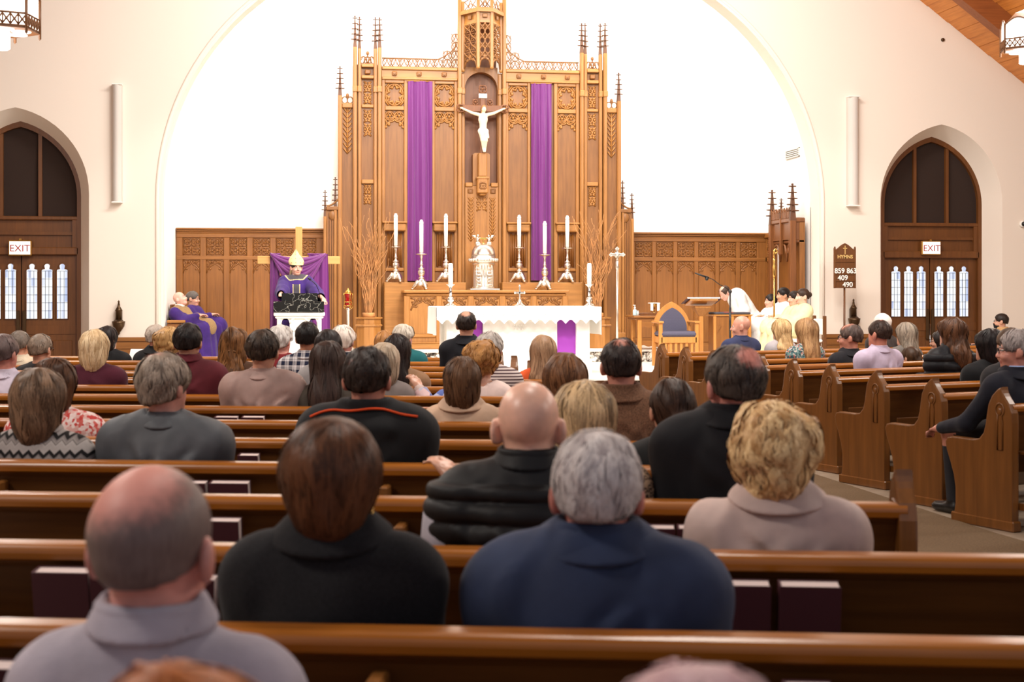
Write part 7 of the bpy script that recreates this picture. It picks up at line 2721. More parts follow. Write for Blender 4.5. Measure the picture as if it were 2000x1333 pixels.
m24 = on_pew(11, 'L', 672, 634, hairt=.026, skin=SKP, hair=('full', (214, 196, 180), (246, 236, 226), .024), top=('knit', (48, 52, 62)), collar='shirt', strands=700, turn=-12,
            name_label='white haired man in a dark sweater over a white collar')
add(m24, 'shirt_collar', lambda b: b.lathe([(.066, 0), (.066, .035), (.06, .035), (.06, .0)], (m24['nb'].x, m24['nb'].y, m24['zN'] + .025), 20), M['white'])
w25 = on_pew(11, 'L', 549, 633, hairt=.028, skin=SKP, hair=('full', (168, 158, 150), (232, 226, 220), .024), top=('plain', (120, 32, 36)), collar='crew', strands=700, turn=-20,
             name_label='white haired woman in a dark red top', broad=.95)
m26 = on_pew(7, 'L', 514, 643, hairt=.018, hs=1.03, skin=SK1, hair=('short', (24, 19, 18), (70, 56, 46), .02), top=('shell', (160, 132, 124)), collar='shirt', strands=1500, near=.95,
            name_label='dark haired man in a mauve beige jacket', broad=1.12, thick=.024, folds=.010, fat=1.08)
w27 = on_pew(9, 'L', 459, 640, hairt=.018, skin=SK1, hair=('wavy', (54, 32, 18), (136, 90, 50), .022), top=('plain', (92, 62, 44)), strands=1500,
             name_label='woman with long wavy brown hair half tied back', broad=.9)
add(w27, 'hair_tie', lambda b: b.tube([w27['H'](-.05 + .1 * q, -.116 - .02 * math.sin(PI * q), -.04 + .012 * math.sin(PI * q)) for q in np.linspace(0, 1, 7)], [.004, .008, .010, .010, .010, .008, .004], 6), hairmat((96, 62, 36), (160, 112, 68)))
m28 = on_pew(8, 'L', 368, 631, hairt=.014, hs=1.02, skin=SK1, hair=('short', (18, 15, 16), (48, 40, 38), .016), crown=((-.01, -.075, .085), .010, .030), top=('knit', (92, 34, 42)), collar='mock', strands=1300,
            name_label='man with black hair and small bald spot in a maroon sweater', broad=1.16, thick=.02)
w29 = on_pew(10, 'L', 329, 640, hairt=.028, skin=SK2, hair=('curly', (136, 96, 52), (214, 170, 112), .024), top=('plain', (196, 186, 176)), strands=700,
             name_label='person with curly dark blonde hair beside the man in the black coat', broad=.9)
m30 = on_pew(13, 'L', 305, 634, hairt=.018, skin=SKP, hair=('short', (124, 108, 96), (196, 182, 168), .018), top=('plain', (20, 20, 22)), collar='coat', strands=600, turn=-12,
            name_label='grey haired man in a black coat near the front', broad=.92, thick=.02)
w31 = on_pew(13, 'L', 211, 636, hairt=.018, skin=SK1, hair=('bob', (20, 15, 15), (46, 36, 33), .016), top=('plain', (22, 22, 24)), collar='crew', strands=500, turn=-26,
             name_label='dark haired woman in black holding a white paper near the stoup')
w32 = on_pew(9, 'L', 186, 645, hairt=.02, skin=SK2, hair=('bob', (176, 138, 92), (240, 214, 172), .026), top=('knit', (74, 28, 42)), collar='crew', strands=1700,
             name_label='woman with smooth blonde bob in a burgundy sweater', broad=1.02)
m33 = on_pew(11, 'L', 80, 652, hairt=.016, hs=1.04, skin=SK1, hair=('short', (84, 70, 60), (150, 132, 116), .016), top=('plain', (40, 38, 40)), strands=700, turn=-12,
            name_label='man with greying hair and glasses in dark clothes near the exit doors', broad=1.05)
m34 = on_pew(12, 'L', 39, 646, hairt=.016, skin=SK1, hair=('short', (70, 60, 54), (132, 118, 106), .018), top=('shell', (206, 190, 166)), collar='shirt', strands=500, turn=-10,
            name_label='grey haired man in a cream jacket before the exit doors')
m35 = on_pew(8, 'L', 8, 652, hairt=.016, hs=1.05, skin=(204, 136, 120), hair=('short', (60, 48, 48), (120, 102, 98), .016), top=('plain', (206, 196, 212)), collar='shirt', strands=700, turn=-14,
            name_label='dark haired man in a pale lavender shirt at the far side by the exit doors', broad=1.16)
w36 = on_pew(5, 'L', 110, 697, hairt=.022, skin=SK3, hair=('bob', (34, 20, 14), (92, 60, 40), .018), top=('floral', (232, 206, 200), (196, 70, 66), (222, 176, 168), (206, 100, 92), (240, 222, 216)), collar='crew', strands=1300, turn=-16, tilt=4,
             name_label='woman with dark brown hair in a red and cream speckled blouse', broad=1.08)
w37 = on_pew(4, 'L', 78, 718, hairt=.024, hs=1.04, skin=SK2, hair=('bob', (64, 46, 34), (138, 108, 84), .026), top=('zigzag', (150, 140, 136)), collar='mock', strands=2600, near=.9,
             name_label='woman with a light brown bob in a grey and black zigzag sweater', broad=1.0, thick=.022)
m38 = on_pew(4, 'L', 323, 688, hairt=.022, hs=1.04, skin=(212, 150, 134), hair=('full', (92, 78, 68), (166, 148, 132), .02), crown=((-.02, -.04, .12), .0, .05), top=('shell', (86, 88, 92)), collar='shirt', strands=2600, near=.9, turn=-24,
            name_label='man with fluffy grey hair in a slate grey jacket', broad=1.24, thick=.026, folds=.011, fat=1.1)
m39 = on_pew(5, 'L', -110, 700, hairt=.016, skin=SK1, hair=('short', (60, 46, 36), (110, 90, 70)), top=('plain', (236, 108, 28)), collar='crew', near=1.2,
            name_label='person in a bright orange top at the edge of the pew')
w40 = on_pew(-1, 'L', 355, 1297, hairt=.028, skin=SK2, hair=('bob', (120, 58, 20), (206, 120, 56), .028), top=('plain', (80, 62, 54)), strands=1300,
             name_label='person with reddish brown hair directly behind the bald man in grey', broad=.8)
w41 = on_pew(-1, 'L', 1362, 1290, hairt=.022, skin=(218, 160, 156), hair=('short', (150, 112, 118), (206, 166, 170), .02), top=('plain', (90, 76, 84)), strands=1300,
             name_label='person with thin pinkish grey hair nearest the camera', broad=.8)
# bald fringe of the man in the black vest
add(m5, 'stubble', lambda b: None, M['pages']) if False else None

# the block facing the hymn board
m42 = on_pew(8, 'R', 1447, 617, hairt=.003, hs=1.06, skin=(226, 164, 142), hair=None, top=('plain', (50, 56, 88)), collar='shirt', turn=52, near=.9,
            name_label='bald man in a navy jacket turning towards the altar', broad=1.16, face=True)
w43 = on_pew(8, 'R', 1524, 623, hairt=.022, skin=SK2, hair=('wavy', (150, 108, 60), (236, 200, 146), .022), top=('plain', (178, 172, 174)), strands=1300, turn=20,
             name_label='woman with wavy golden blonde hair in a pale grey top', broad=.82)
w44 = on_pew(6, 'R', 1573, 622, hairt=.02, hs=1.04, skin=SK2, hair=('long', (120, 80, 48), (204, 160, 112), .026), top=('floral', (96, 134, 136), (200, 190, 180), (70, 108, 112), (190, 110, 100), (134, 160, 156), (60, 84, 90)), collar='crew', strands=2000, turn=24,
             name_label='woman with long golden brown hair in a teal floral top', broad=.98)
m45 = on_pew(5, 'R', 1660, 633, hairt=.012, hs=1.05, skin=(204, 138, 116), hair=('short', (50, 40, 38), (110, 92, 84), .012), crown=((0, .03, .125), .04, .085), top=('plain', (28, 27, 32)), collar='suit', strands=600, turn=44,
            name_label='man with receding hair and glasses in a black suit', broad=1.05, face=True)
m46 = on_pew(4, 'R', 1716, 625, hairt=.010, hs=1.04, skin=(214, 140, 118), hair=('short', (34, 25, 23), (74, 56, 48), .009), crown=((0, -.03, .125), .0, .03), top=('plain', (200, 184, 206)), collar='shirt', strands=700, turn=18, near=.9,
            name_label='dark haired man in a crisp lavender shirt', broad=1.18, folds=.009)
m47 = on_pew(8, 'R', 1722, 612, hairt=.012, hs=1.08, skin=(232, 196, 180), hair=('short', (222, 210, 200), (248, 242, 236), .012), top=('plain', (60, 52, 48)), turn=10,
            name_label='white haired man just behind the lavender shirt')
w48 = on_pew(6, 'R', 1768, 630, hairt=.02, skin=SK2, hair=('long', (72, 62, 54), (172, 156, 138), .024), top=('plain', (110, 104, 98)), strands=1300, turn=24, yoff=.25,
             name_label='woman with long loose grey hair beside the lavender shirt', broad=.9)
g49 = on_pew(5, 'R', 1778, 677, hairt=.012, hs=.92, skin=SK1, hair=('ponytail', (34, 22, 15), (84, 58, 38)), top=('plain', (120, 72, 44)), collar='wide', strands=500, turn=6, tilt=6,
             name_label='small girl with dark ponytail and white hair tie', broad=.72)
add(g49, 'hair_tie', lambda b: b.ell(Vector(g49['H'](.03, -.14, -.035)), (.020, .014, .018), 8, 6), M['white'])
w50 = on_pew(3, 'R', 1857, 620, hairt=.022, hs=1.02, skin=SK2, hair=('wavy', (48, 29, 20), (110, 72, 48), .022), top=('shell', (28, 28, 32)), collar='mock', strands=1700, turn=26, puffy=.085, thick=.03,
             name_label='woman with wavy auburn hair in a black puffer jacket', broad=1.0)
w51 = on_pew(6, 'R', 1836, 645, hairt=.014, hs=.95, skin=SK1, hair=('bob', (22, 17, 17), (50, 40, 36), .014), top=('plain', (60, 60, 66)), turn=50, name_label='dark haired child with glasses beside the auburn woman', broad=.75, face=True)
w52 = on_pew(2, 'R', 1930, 642, hairt=.02, hs=1.02, skin=SK1, hair=('bob', (14, 11, 12), (38, 30, 30), .022), top=('knit', (26, 26, 28)), collar='crew', strands=1700, turn=28, near=.95,
             name_label='woman with straight black hair in a black fleece', broad=1.08, thick=.02)
pts = back_points(w52, ('jacket', 'top'), [(.135, w52['zN'] - .085)], lift=.003)
if pts:
    c_ = pts[0]
    def logo(b):
        for r0 in (.010, .018, .026):
            b.tube([c_ + Vector((-.012 + r0 * math.cos(a), -.002, -.012 + r0 * math.sin(a))) for a in np.linspace(0, PI / 2, 7)], .0032, 4)
        b.tube([c_ + Vector((-.05, -.001, .010)), c_ + Vector((-.018, -.001, .010))], .0025, 4)
        b.tube([c_ + Vector((-.05, -.001, -.002)), c_ + Vector((-.018, -.001, -.002))], .0025, 4)
    add(w52, 'chest_logo', logo, M['white'])
m53 = on_pew(0, 'R', 1984, 643, hairt=.016, hs=1.02, skin=(206, 140, 122), hair=('short', (108, 98, 96), (178, 166, 162), .016), top=('plain', (24, 25, 36)), collar='suit', strands=1300, turn=50, face=True, near=.9,
            name_label='grey haired man in a dark suit with hand on his knee at the pew end', broad=1.1, hand_l=(-.25, .38, .57), knee=((-.12, .42, .53), (.10, .42, .53)))
add(m53, 'shirt_collar', lambda b: b.lathe([(.070, 0), (.068, .045), (.062, .045), (.062, .0)], (m53['nb'].x, m53['nb'].y, m53['zN'] + .015), 20), clothmat('plain', (150, 166, 206)))
m54 = on_pew(1, 'R', 1972, 640, hairt=.012, skin=SK1, hair=('short', (50, 36, 28), (100, 76, 58)), top=('plain', (38, 36, 38)), name_label='brown haired person mostly behind the man in the dark suit', turn=10, yoff=.16)


def glasses(info, name='glasses'):
    H = info['H']
    def sh(b):
        for s in (-1, 1):
            b.tube([H(s * .033 + .022 * math.cos(a), .104, .004 + .017 * math.sin(a)) for a in np.linspace(0, 2 * PI, 15)], .0022, 5)
            b.tube([H(s * .056, .102, .006), H(s * .078, .06, .008), H(s * .084, -.01, .004)], .002, 5)
        b.tube([H(-.012, .106, .006), H(.012, .106, .006)], .002, 5)
    add(info, name, sh, M['black'])
for q in (m33, m45, m53, w51): glasses(q)

# boy in a black mask by the wall
q = at_depth(1952, 640, 22.6)
dpt = 22.6
b53 = person('boy in black face mask glasses and tan jacket by the wall beyond the doors', pos=(q.x, q.y), rz=math.radians(72), seat=.47, T=CAM_H + (HZ - 612) * dpt / F_PX - .014, hs=.98, skin=SK2, hair=('short', (26, 20, 19), (58, 46, 40), .014),
             top=('plain', (190, 150, 104)), collar='hood', turn=-8, face=True, broad=.85)
glasses(b53)
H_ = b53['H']
add(b53, 'face_mask', lambda b: b.grid(lambda u, v: H_(-.062 + .124 * u, .035 + .085 * math.sin(PI * u) ** .7 - .015 * v, -.028 - .08 * v), 12, 6), clothmat('plain', (22, 22, 24)))
t = thing('stool', 'plain wooden stool under the boy in the black mask', 'stool', (q.x, q.y, 0))
b = MB(); b.lathe([(.16, .40), (.17, .41), (.17, .43), (.16, .44)], (q.x, q.y, 0), 16); b.build('seat', M['door_wood'], t)
for a in range(4):
    aa = a * PI / 2 + .4
    b = MB(); b.tube([(q.x + .11 * math.cos(aa), q.y + .11 * math.sin(aa), .41), (q.x + .16 * math.cos(aa), q.y + .16 * math.sin(aa), 0)], .016, 6); b.build('leg', M['door_wood'], t)

# paper held by the woman near the stoup
pw_ = Matrix.Rotation(TH_L, 4, 'Z')
o_ = w31['obj'].location
v_ = pw_ @ Vector((.16, .40, 0))
t = thing('paper_sheet', 'white sheet of paper held by the dark haired woman near the stoup', 'paper', (o_.x + v_.x, o_.y + v_.y, .74))
b = MB(); b.M = Matrix.Translation((o_.x + v_.x, o_.y + v_.y, .74)) @ pw_ @ Matrix.Rotation(math.radians(55), 4, 'X'); b.box(-.10, .10, -.07, .14, 0, .002); b.build('sheet', M['paper'], t)

# ------------------------------------------------------------------ clergy and servers
def chasuble(full=1.0, low=.35, seated=False):
    """A robe hung from the shoulders over the arms."""
    def fn(g, q):
        for s in (-1, 1):
            g.cap(tuple(q['sh'][s]), .085, tuple(q['el'][s] + Vector((s * .02, 0, -.04))), .11 * full, k=.06)
            g.cap(tuple(q['el'][s] + Vector((0, .0, -.05))), .10 * full, tuple(q['el'][s] * .35 + q['wr'][s] * .65 + Vector((0, 0, -.05))), .075 * full, k=.05)
        g.cap((0, .02, q['zN'] - .2), .18, (0, .02, q['hip'] + .02), .21 * full, k=.07, m=.12)
        if seated:
            g.cap((0, .08, q['hip'] + .02), .19, (0, .42, q['hip'] + .02), .17, k=.06, m=.1)
    return fn


def skirt(info, mat_, name='robe_skirt', seated=True, spread=.20, zb=.06, folds=.012, xs=1.0):
    """Lower robe: over the knees to the ankles (seated) or straight to the floor (standing)."""
    h = info['hip']
    g = SDF(np.arange(-.42, .43, .016), np.arange(-.32, .80, .016), np.arange(zb - .03, h + .22, .016))
    if seated:
        g.cap((0, .0, h + .02), .17, (0, .40, h + .015), .15, k=.03, m=.1)
        for s in (-1, 1):
            g.cap((s * .11, .0, h), .12, (s * .12, .42, h), .10, k=.05)
            g.cap((s * .12, .42, h), .10, (s * .13, .44, zb + .05), .13, k=.05)
        g.cap((0, .42, h - .02), .13, (0, .46, zb + .05), .15, k=.05)
    else:
        g.cap((0, 0, h + .1), .18, (0, .02, zb + .1), spread, k=.04, m=.1)
        g.cap((-.06, 0, h), .17, (-.08, .02, zb + .1), spread, k=.04, m=.1)
        g.cap((.06, 0, h), .17, (.08, .02, zb + .1), spread, k=.04, m=.1)
    g.noise(folds, 26, 77, (1, 1, .12))
    g.plane((0, 0, -1), -zb)
    V, Q = g.mesh(); V = V * np.array([xs, 1, 1])
    return child(name, mk_mesh(name, V, Q, [mat_]), info['obj'])


PURP = ('plain', (60, 34, 108))
GREYB, GOLDT = clothmat('plain', (78, 74, 82)), clothmat('plain', (226, 196, 140))
# the bishop behind the ambo
YBI = 22.92
XBI = sx(579, YBI)
tt = CAM_H + (HZ - 508) * (YBI * CS + XBI * SN) / F_PX - ZA
lx = lambda px, Y: -(sx(px, Y) - XBI)
ly = lambda Y: -(Y - YBI)


def bis_panels():
    def band(C, q):
        r = np.sqrt((C[:, 0] / 1.15) ** 2 + (C[:, 1] - q['nb'].y) ** 2)
        return (r < .150) & (C[:, 2] > q['zN'] - .15)
    def edge(C, q):
        r = np.sqrt((C[:, 0] / 1.15) ** 2 + (C[:, 1] - q['nb'].y) ** 2)
        return (r >= .150) & (r < .166) & (C[:, 2] > q['zN'] - .16)
    def strip(C, q): return (np.abs(C[:, 0]) < .045) & (C[:, 1] > .04) & (C[:, 2] < q['zN'] - .11)
    def sedge(C, q): return (np.abs(C[:, 0]) >= .045) & (np.abs(C[:, 0]) < .060) & (C[:, 1] > .04) & (C[:, 2] < q['zN'] - .11)
    return [(GREYB, band), (GREYB, strip), (GOLDT, sedge), (GOLDT, edge)]


bp = person('bishop in purple vestments and tall gold mitre speaking at the ambo', pos=(XBI, YBI), rz=math.pi, stand=True, seat=.95, T=tt, hs=1.04, skin=(232, 178, 154), hair=('short', (34, 24, 20), (64, 48, 40), .010),
            top=PURP, collar='crew', turn=16, face=True, broad=1.12, thick=.03, near=.85, floor_z=ZA, robe=chasuble(1.0), folds=.008,
            hand_l=(lx(632, YO + .2) + .0, ly(YO + .30), zd - ZA + .03), hand_r=(lx(550, YO + .1) + .02, ly(YO + .36), zd - ZA + .10), extras={'panels': bis_panels()})
skirt(bp, clothmat(*PURP), seated=False, spread=.24, zb=.03)
add(bp, 'white_collar', lambda b: b.lathe([(.064, 0), (.062, .055), (.055, .055), (.056, 0)], (bp['nb'].x, bp['nb'].y + .004, bp['zN'] + .01), 20), M['white'])


def mitre(b):
    H = bp['H']
    n, m = 28, 12
    V = []
    for j in range(m + 1):
        v = j / m
        for i in range(n):
            a = 2 * PI * i / n
            hgt = .052 + (.245 * v) * (.62 + .38 * abs(math.sin(a)) ** 1.5)
            p = (1 + .75 * v * (1 - v)) * (1 - v ** 2.6 * .97)
            V.append(H(.108 * math.cos(a) * p, -.01 + .112 * math.sin(a) * (1 - .55 * v) * (1 - v ** 5 * .6), hgt - .012 * math.sin(a)))
    b.add(V, [(j * n + i, j * n + (i + 1) % n, (j + 1) * n + (i + 1) % n, (j + 1) * n + i) for j in range(m) for i in range(n)], smooth=True)
add(bp, 'mitre', mitre, plain('gold_brocade', (240, 218, 160), .7, bump=.3, bscale=220))
def mitre_dots(b):
    H = bp['H']
    for z in (.08, .15, .21):
        for a in (-.9, -.3, .3, .9):
            aa = PI / 2 + a
            v = (z - .052) / .245
            p = (1 + .55 * v * (1 - v)) * (1 - v ** 3.2 * .97)
            b.ell(H(.112 * math.cos(aa) * p, -.01 + .118 * math.sin(aa) * (1 - .55 * v), z), .006, 6, 4)
add(bp, 'mitre_studs', mitre_dots, plain('mitre_studs', (178, 150, 84), .4))['kind'] = 'stuff'
add(bp, 'lappet', lambda b: [b.tube([bp['H'](s * .04, -.105, .06), bp['H'](s * .05, -.125, -.05), bp['H'](s * .06, -.14, -.16)], .022, 4, flat=.2) for s in (-1, 1)][0], plain('lappet_cloth', (240, 222, 176), .7))


# two priests on the bench
def priest(label, px, py_top, Y, rz, **kw):
    x = sx(px, Y)
    T = CAM_H + (HZ - py_top) * (Y * CS + x * SN) / F_PX - ZA
    return person(label, pos=(x - .04, Y), rz=rz, seat=.50, T=T, floor_z=ZA, hand_r=(.09, .33, .82), hand_l=(-.05, .33, .80), **kw)


def stole(C, q): return ((np.abs(C[:, 0]) < .12) & (C[:, 1] > -.05)) | ((C[:, 2] > q['zN'] - .12) & (np.sqrt(C[:, 0] ** 2 + (C[:, 1] - q['nb'].y) ** 2) < .22))
TAUPE = clothmat('tweed', (142, 114, 78))
pr1 = priest('elderly bald priest in purple and bronze vestments with head tilted back', 362, 570, 24.30, math.radians(-112), hs=1.04, skin=(232, 178, 160), hair=None, top=PURP, collar='crew', face=True, tilt=-24, lean=-.03,
             broad=1.08, thick=.028, robe=chasuble(.85, seated=True), extras={'panels': [(TAUPE, stole)]}, near=.9)
skirt(pr1, clothmat(*PURP))
add(pr1, 'white_collar', lambda b: b.lathe([(.075, 0), (.085, .03), (.075, .05), (.062, .02)], (pr1['nb'].x, pr1['nb'].y + .012, pr1['zN'] + .02), 20), M['white'])
pr2 = priest('grey haired priest with glasses in purple vestments beside the bald priest', 384, 570, 24.92, math.radians(-108), hs=1.02, skin=(222, 166, 140), hair=('short', (58, 52, 50), (120, 112, 106), .014), top=PURP, collar='crew', face=True,
             broad=1.08, thick=.028, robe=chasuble(.85, seated=True), tilt=4, near=.9)
skirt(pr2, clothmat(*PURP)); glasses(pr2)
for q_ in (pr1, pr2):
    add(q_, 'alb_hem', lambda b: [b.lathe([(.13, 0), (.12, .06)], (s * .12, .46, .02), 14) for s in (-1, 1)] and None, M['white']) if False else None

# priest in a white alb bowing low to the chair side
YW_ = 24.6
XW = sx(1470, YW_)
kx_ = (YW_ * CS + XW * SN) / F_PX
pzb = lambda py: CAM_H + (HZ - py) * kx_ - ZA
bow = thing('person', 'priest in a long white alb bowing low beside the padded cabinet', 'person', (XW, YW_, ZA), None, math.radians(92))
WLOC[bow.name] = (0, 0, 0)
fy = lambda px: (1470 - px) * kx_
hcb = Vector((0, fy(1413), pzb(573)))
hipb = Vector((0, .02, pzb(628)))
shb = Vector((0, fy(1436), pzb(578)))
Rb = rotm(.35, -math.radians(38)); Rbl = [[Rb[i][j] for j in range(3)] for i in range(3)]
hsb = 1.04
Hb = lambda x, y, z: tuple(hcb + Rb @ Vector((x * hsb, y * hsb, z * hsb)))
g = SDF(np.arange(-.36, .37, .011), np.arange(-.35, .72, .011), np.arange(-.01, pzb(545), .011))
g.cap(tuple(hipb), .15, tuple(shb), .14, k=.05, sq=1.0)
for s in (-1, 1):
    g.cap((s * .09, .0, hipb.z), .09, (s * .10, -.01, .5), .06, k=.04); g.cap((s * .10, -.01, .5), .06, (s * .10, -.03, .08), .045, k=.02); g.cap((s * .10, -.04, .04), .04, (s * .10, .15, .03), .03, k=.02)
    wrb = Vector((s * .10, fy(1428), pzb(617)))
    g.cap((s * .18, shb.y - .02, shb.z - .03), .06, (s * .2, shb.y - .08, shb.z - .25), .045, k=.04); g.cap((s * .2, shb.y - .08, shb.z - .25), .045, tuple(wrb), .03, k=.02)
    for j in range(4):
        g.cap((wrb.x + (j - 1.5) * .016, wrb.y, wrb.z), .014, (wrb.x + (j - 1.5) * .020, wrb.y + .07, wrb.z - .03), .011, k=.006)
        g.cap((wrb.x + (j - 1.5) * .020, wrb.y + .07, wrb.z - .03), .0105, (wrb.x + (j - 1.5) * .020, wrb.y + .11 + .01 * (j in (1, 2)), wrb.z - .06), .009, k=.003)
    g.cap(tuple(wrb), .015, (wrb.x - s * .05, wrb.y + .04, wrb.z - .01), .011, k=.006)
g.cap(tuple(shb + Vector((0, .05, -.01))), .058, Hb(0, -.03, -.05), .052, k=.03)
g.ell(Hb(0, -.012, .035), (.077 * hsb, .096 * hsb, .088 * hsb), Rbl, k=.02)
g.ell(Hb(0, .020, -.032), (.066 * hsb, .072 * hsb, .084 * hsb), Rbl, k=.03)
g.ell(Hb(0, .058, -.090), (.034 * hsb, .032 * hsb, .026 * hsb), Rbl, k=.03)
g.cap(Hb(0, .088, .008), .011, Hb(0, .110, -.030), .015, k=.012)
for s in (-1, 1):
    g.ell(Hb(s * .085, -.012, -.006), (.014, .024, .037), Rbl, k=.006)
    g.ell(Hb(s * .032, .094, .006), (.018, .012, .011), Rbl, k=.012, op='s')
g.ell(Hb(0, .086, -.064), (.023, .012, .008), Rbl, k=.006)
V, Q = g.mesh()
child('body', mk_mesh('body', V, Q, [skinmat((226, 170, 150))]), bow)
g = SDF(np.arange(-.42, .43, .014), np.arange(-.42, .72, .014), np.arange(.05, pzb(540), .014))
g.cap(tuple(hipb + Vector((0, .0, 0))), .20, tuple(shb + Vector((0, -.02, -.02))), .165, k=.06, m=.12)
g.cap((0, shb.y + .0, shb.z - .06), .15, (0, .1, hipb.z + .0), .17, k=.08, m=.12)
g.cap(tuple(hipb), .20, (0, -.02, .12), .24, k=.06, m=.12)
for s in (-1, 1):
    g.cap((s * .16, shb.y - .02, shb.z - .02), .09, (s * .22, shb.y - .08, shb.z - .26), .09, k=.05); g.cap((s * .22, shb.y - .08, shb.z - .26), .09, (s * .11, fy(1428) - .04, pzb(616)), .07, k=.04)
    g.cap((s * .1, 0, hipb.z), .14, (s * .12, -.02, .12), .16, k=.05)
g.cap(tuple(shb + Vector((0, .09, .03))), .045, Hb(0, -.05, -.1), .05, k=.02, op='s')
g.noise(.010, 22, 5, (1, .5, .3)); g.plane((0, 0, -1), -.06)
V, Q = g.mesh()
child('alb', mk_mesh('alb', V, Q, [clothmat('plain', (248, 244, 236))]), bow)
g = SDF(np.arange(hcb.x - .16, hcb.x + .16, .009), np.arange(hcb.y - .2, hcb.y + .2, .009), np.arange(hcb.z - .18, hcb.z + .2, .009))
g.ell(Hb(0, -.016, .032), (.087 * hsb, .106 * hsb, .096 * hsb), Rbl, k=.01); g.ell(Hb(0, .13, -.02), (.10, .105, .15), Rbl, k=.01, op='s')
g.ell(Hb(0, .01, .14), (.055, .09, .06), Rbl, k=.01, op='s'); g.ell(Hb(0, -.05, -.14), (.12, .14, .08), Rbl, k=.01, op='s')
for s in (-1, 1): g.ell(Hb(s * .1, .01, -.03), (.04, .035, .05), Rbl, k=.01, op='s')
V, Q = g.mesh()
child('hair', mk_mesh('hair', V, Q, [hairmat((40, 30, 26), (92, 72, 60))]), bow)

# four altar servers on a low bench along the side wall
t = thing('server_bench', 'low oak bench under the row of four altar servers', 'bench', (8.1, 23.1, ZA))
b = MB(); b.box(7.86, 8.38, 21.95, 24.2, ZA + .38, ZA + .43, bev=.012); b.build('seat', M['stall'], t)
for y in (22.0, 23.1, 24.15):
    b = MB(); b.box(7.9, 8.33, y - .03, y + .03, ZA, ZA + .38, bev=.008); b.build('leg', M['stall'], t)
ALB, CREAM = ('plain', (250, 247, 240)), ('plain', (246, 230, 178))


def server(label, px, py_top, X, Y, rzd, top, **kw):
    x = X
    D = Y * CS + X * SN
    T = CAM_H + (HZ - py_top) * D / F_PX - ZA - .014
    # slide along the bench until the head shows at the wanted column
    lo, hi = Y - 1.5, Y + 1.5
    for _ in range(40):
        m = (lo + hi) / 2
        if proj((x, m, 1.4))[0] > px: lo = m
        else: hi = m
    q = person(label, pos=(x, lo), rz=math.radians(rzd), seat=.50, T=T, floor_z=ZA, hand_r=(.09, .33, .80), hand_l=(-.07, .33, .80), top=top, collar='crew', face=True, thick=.022, robe=chasuble(.72, seated=True), near=.9, **kw)
    skirt(q, clothmat(*top), xs=.74)
    return q


server('dark haired boy server in white alb behind the crozier staff', 1503, 574, 8.12, 24.4, 100, ALB, hair=('short', (22, 17, 16), (50, 40, 36), .014), skin=(226, 174, 148), broad=.85, hs=.98)
server('taller dark haired boy server in white alb gazing at the altar', 1527, 562, 8.12, 23.9, 96, ALB, hair=('short', (18, 14, 14), (44, 35, 33), .018), skin=(206, 154, 122), broad=.95, hs=1.0)
server('boy server with short dark hair in a cream alb', 1549, 568, 8.12, 23.4, 96, CREAM, hair=('short', (24, 18, 16), (54, 42, 36), .014), skin=(230, 182, 158), broad=.95, hs=1.0)
sv4 = server('girl server with dark hair in a bun and cream alb', 1565, 563, 7.90, 22.4, 94, CREAM, hair=('short', (36, 25, 20), (80, 58, 46), .010), skin=(234, 190, 166), broad=.95, hs=1.02)
add(sv4, 'hair_bun', lambda b: b.ell(Vector(sv4['H'](0, -.125, .03)), (.04, .034, .042), 10, 8), hairmat((36, 25, 20), (80, 58, 46)))

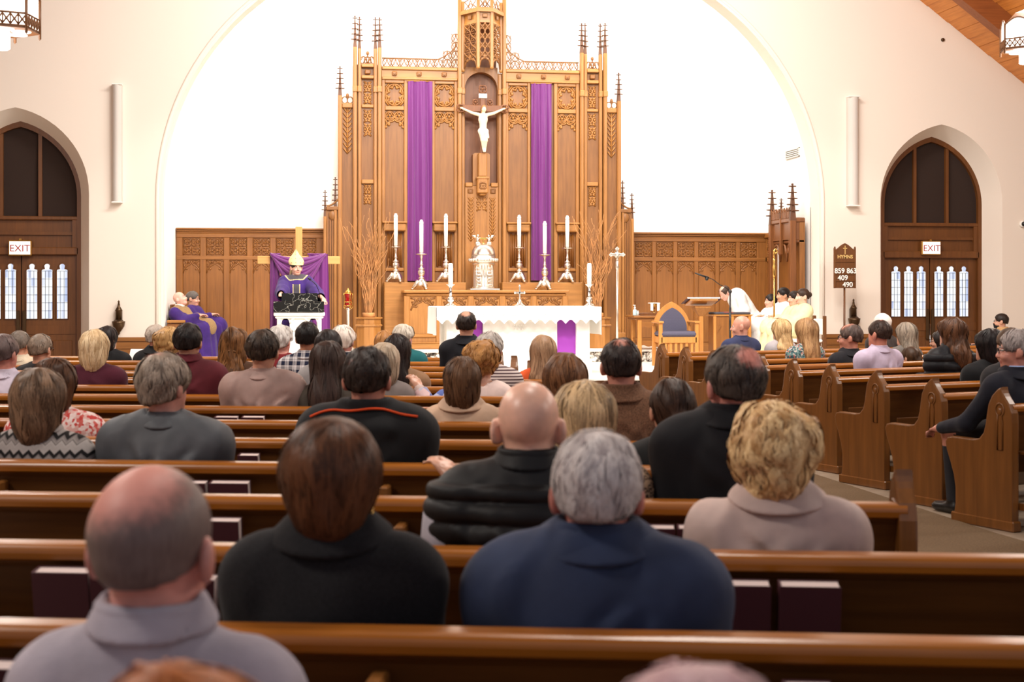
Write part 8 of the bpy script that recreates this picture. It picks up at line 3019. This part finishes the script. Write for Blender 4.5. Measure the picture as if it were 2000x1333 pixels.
# the carved figure of the crucifix
x0_, y0_, cr_ = CORPUS
top_, bot_ = zz(207), zz(297)
hh = top_ - bot_
g = SDF(np.arange(-.42, .421, .009), np.arange(-.16, .12, .009), np.arange(bot_ - .02, zz(200), .009))
Z_ = lambda f: bot_ + hh * f
g.ell((.012, -.035, Z_(.925)), (.042, .05, .060), k=.01)
g.cap((.008, -.02, Z_(.86)), .026, (0, -.01, Z_(.80)), .03, k=.02)
g.ell((0, -.01, Z_(.70)), (.085, .055, .11), k=.03); g.ell((0, -.012, Z_(.56)), (.065, .045, .09), k=.03); g.ell((0, -.01, Z_(.46)), (.075, .055, .06), k=.03)
for s in (-1, 1):
    g.cap((s * .07, 0, Z_(.80)), .034, (s * .20, .0, Z_(.84)), .026, k=.02); g.cap((s * .20, 0, Z_(.84)), .025, (s * .36, .02, Z_(.93)), .018, k=.01); g.ell((s * .385, .02, Z_(.945)), (.03, .014, .018), k=.01)
    g.cap((s * .04, -.01, Z_(.44)), .048, (s * .03 + .015, -.05, Z_(.24)), .034, k=.02); g.cap((s * .03 + .015, -.05, Z_(.24)), .034, (s * .015 + .02, -.01, Z_(.06)), .022, k=.015); g.cap((s * .015 + .02, -.015, Z_(.06)), .022, (s * .012 + .02, -.05, Z_(.0)), .016, k=.01)
V, Q = g.mesh()
V = V + np.array([x0_, y0_ - .17, 0]) - np.array(WLOC[cr_.name])
child('corpus', mk_mesh('corpus', V, Q, [M['ivory']]), cr_)
g = SDF(np.arange(-.14, .16, .008), np.arange(-.13, .1, .008), np.arange(Z_(.28), Z_(.55), .008))
g.ell((0, -.012, Z_(.45)), (.088, .068, .06), k=.02); g.cap((.06, -.03, Z_(.44)), .03, (.085, -.03, Z_(.31)), .022, k=.03); g.cap((-.03, -.03, Z_(.44)), .05, (-.02, -.03, Z_(.38)), .05, k=.03)
g.noise(.007, 60, 3, (1, 1, .6), True)
V, Q = g.mesh(); V = V + np.array([x0_, y0_ - .17, 0]) - np.array(WLOC[cr_.name])
child('loincloth', mk_mesh('loincloth', V, Q, [plain('ivory_cloth', (240, 228, 206), .6)]), cr_)
g = SDF(np.arange(-.08, .1, .008), np.arange(-.12, .06, .008), np.arange(Z_(.80), Z_(1.03), .008))
g.ell((.012, -.028, Z_(.945)), (.048, .054, .056), k=.01); g.ell((.014, -.1, Z_(.90)), (.04, .05, .06), k=.01, op='s'); g.cap((.0, -.0, Z_(.93)), .035, (-.01, .0, Z_(.84)), .03, k=.02)
V, Q = g.mesh(); V = V + np.array([x0_, y0_ - .17, 0]) - np.array(WLOC[cr_.name])
child('hair', mk_mesh('hair', V, Q, [plain('carved_hair', (150, 108, 66), .6)]), cr_)
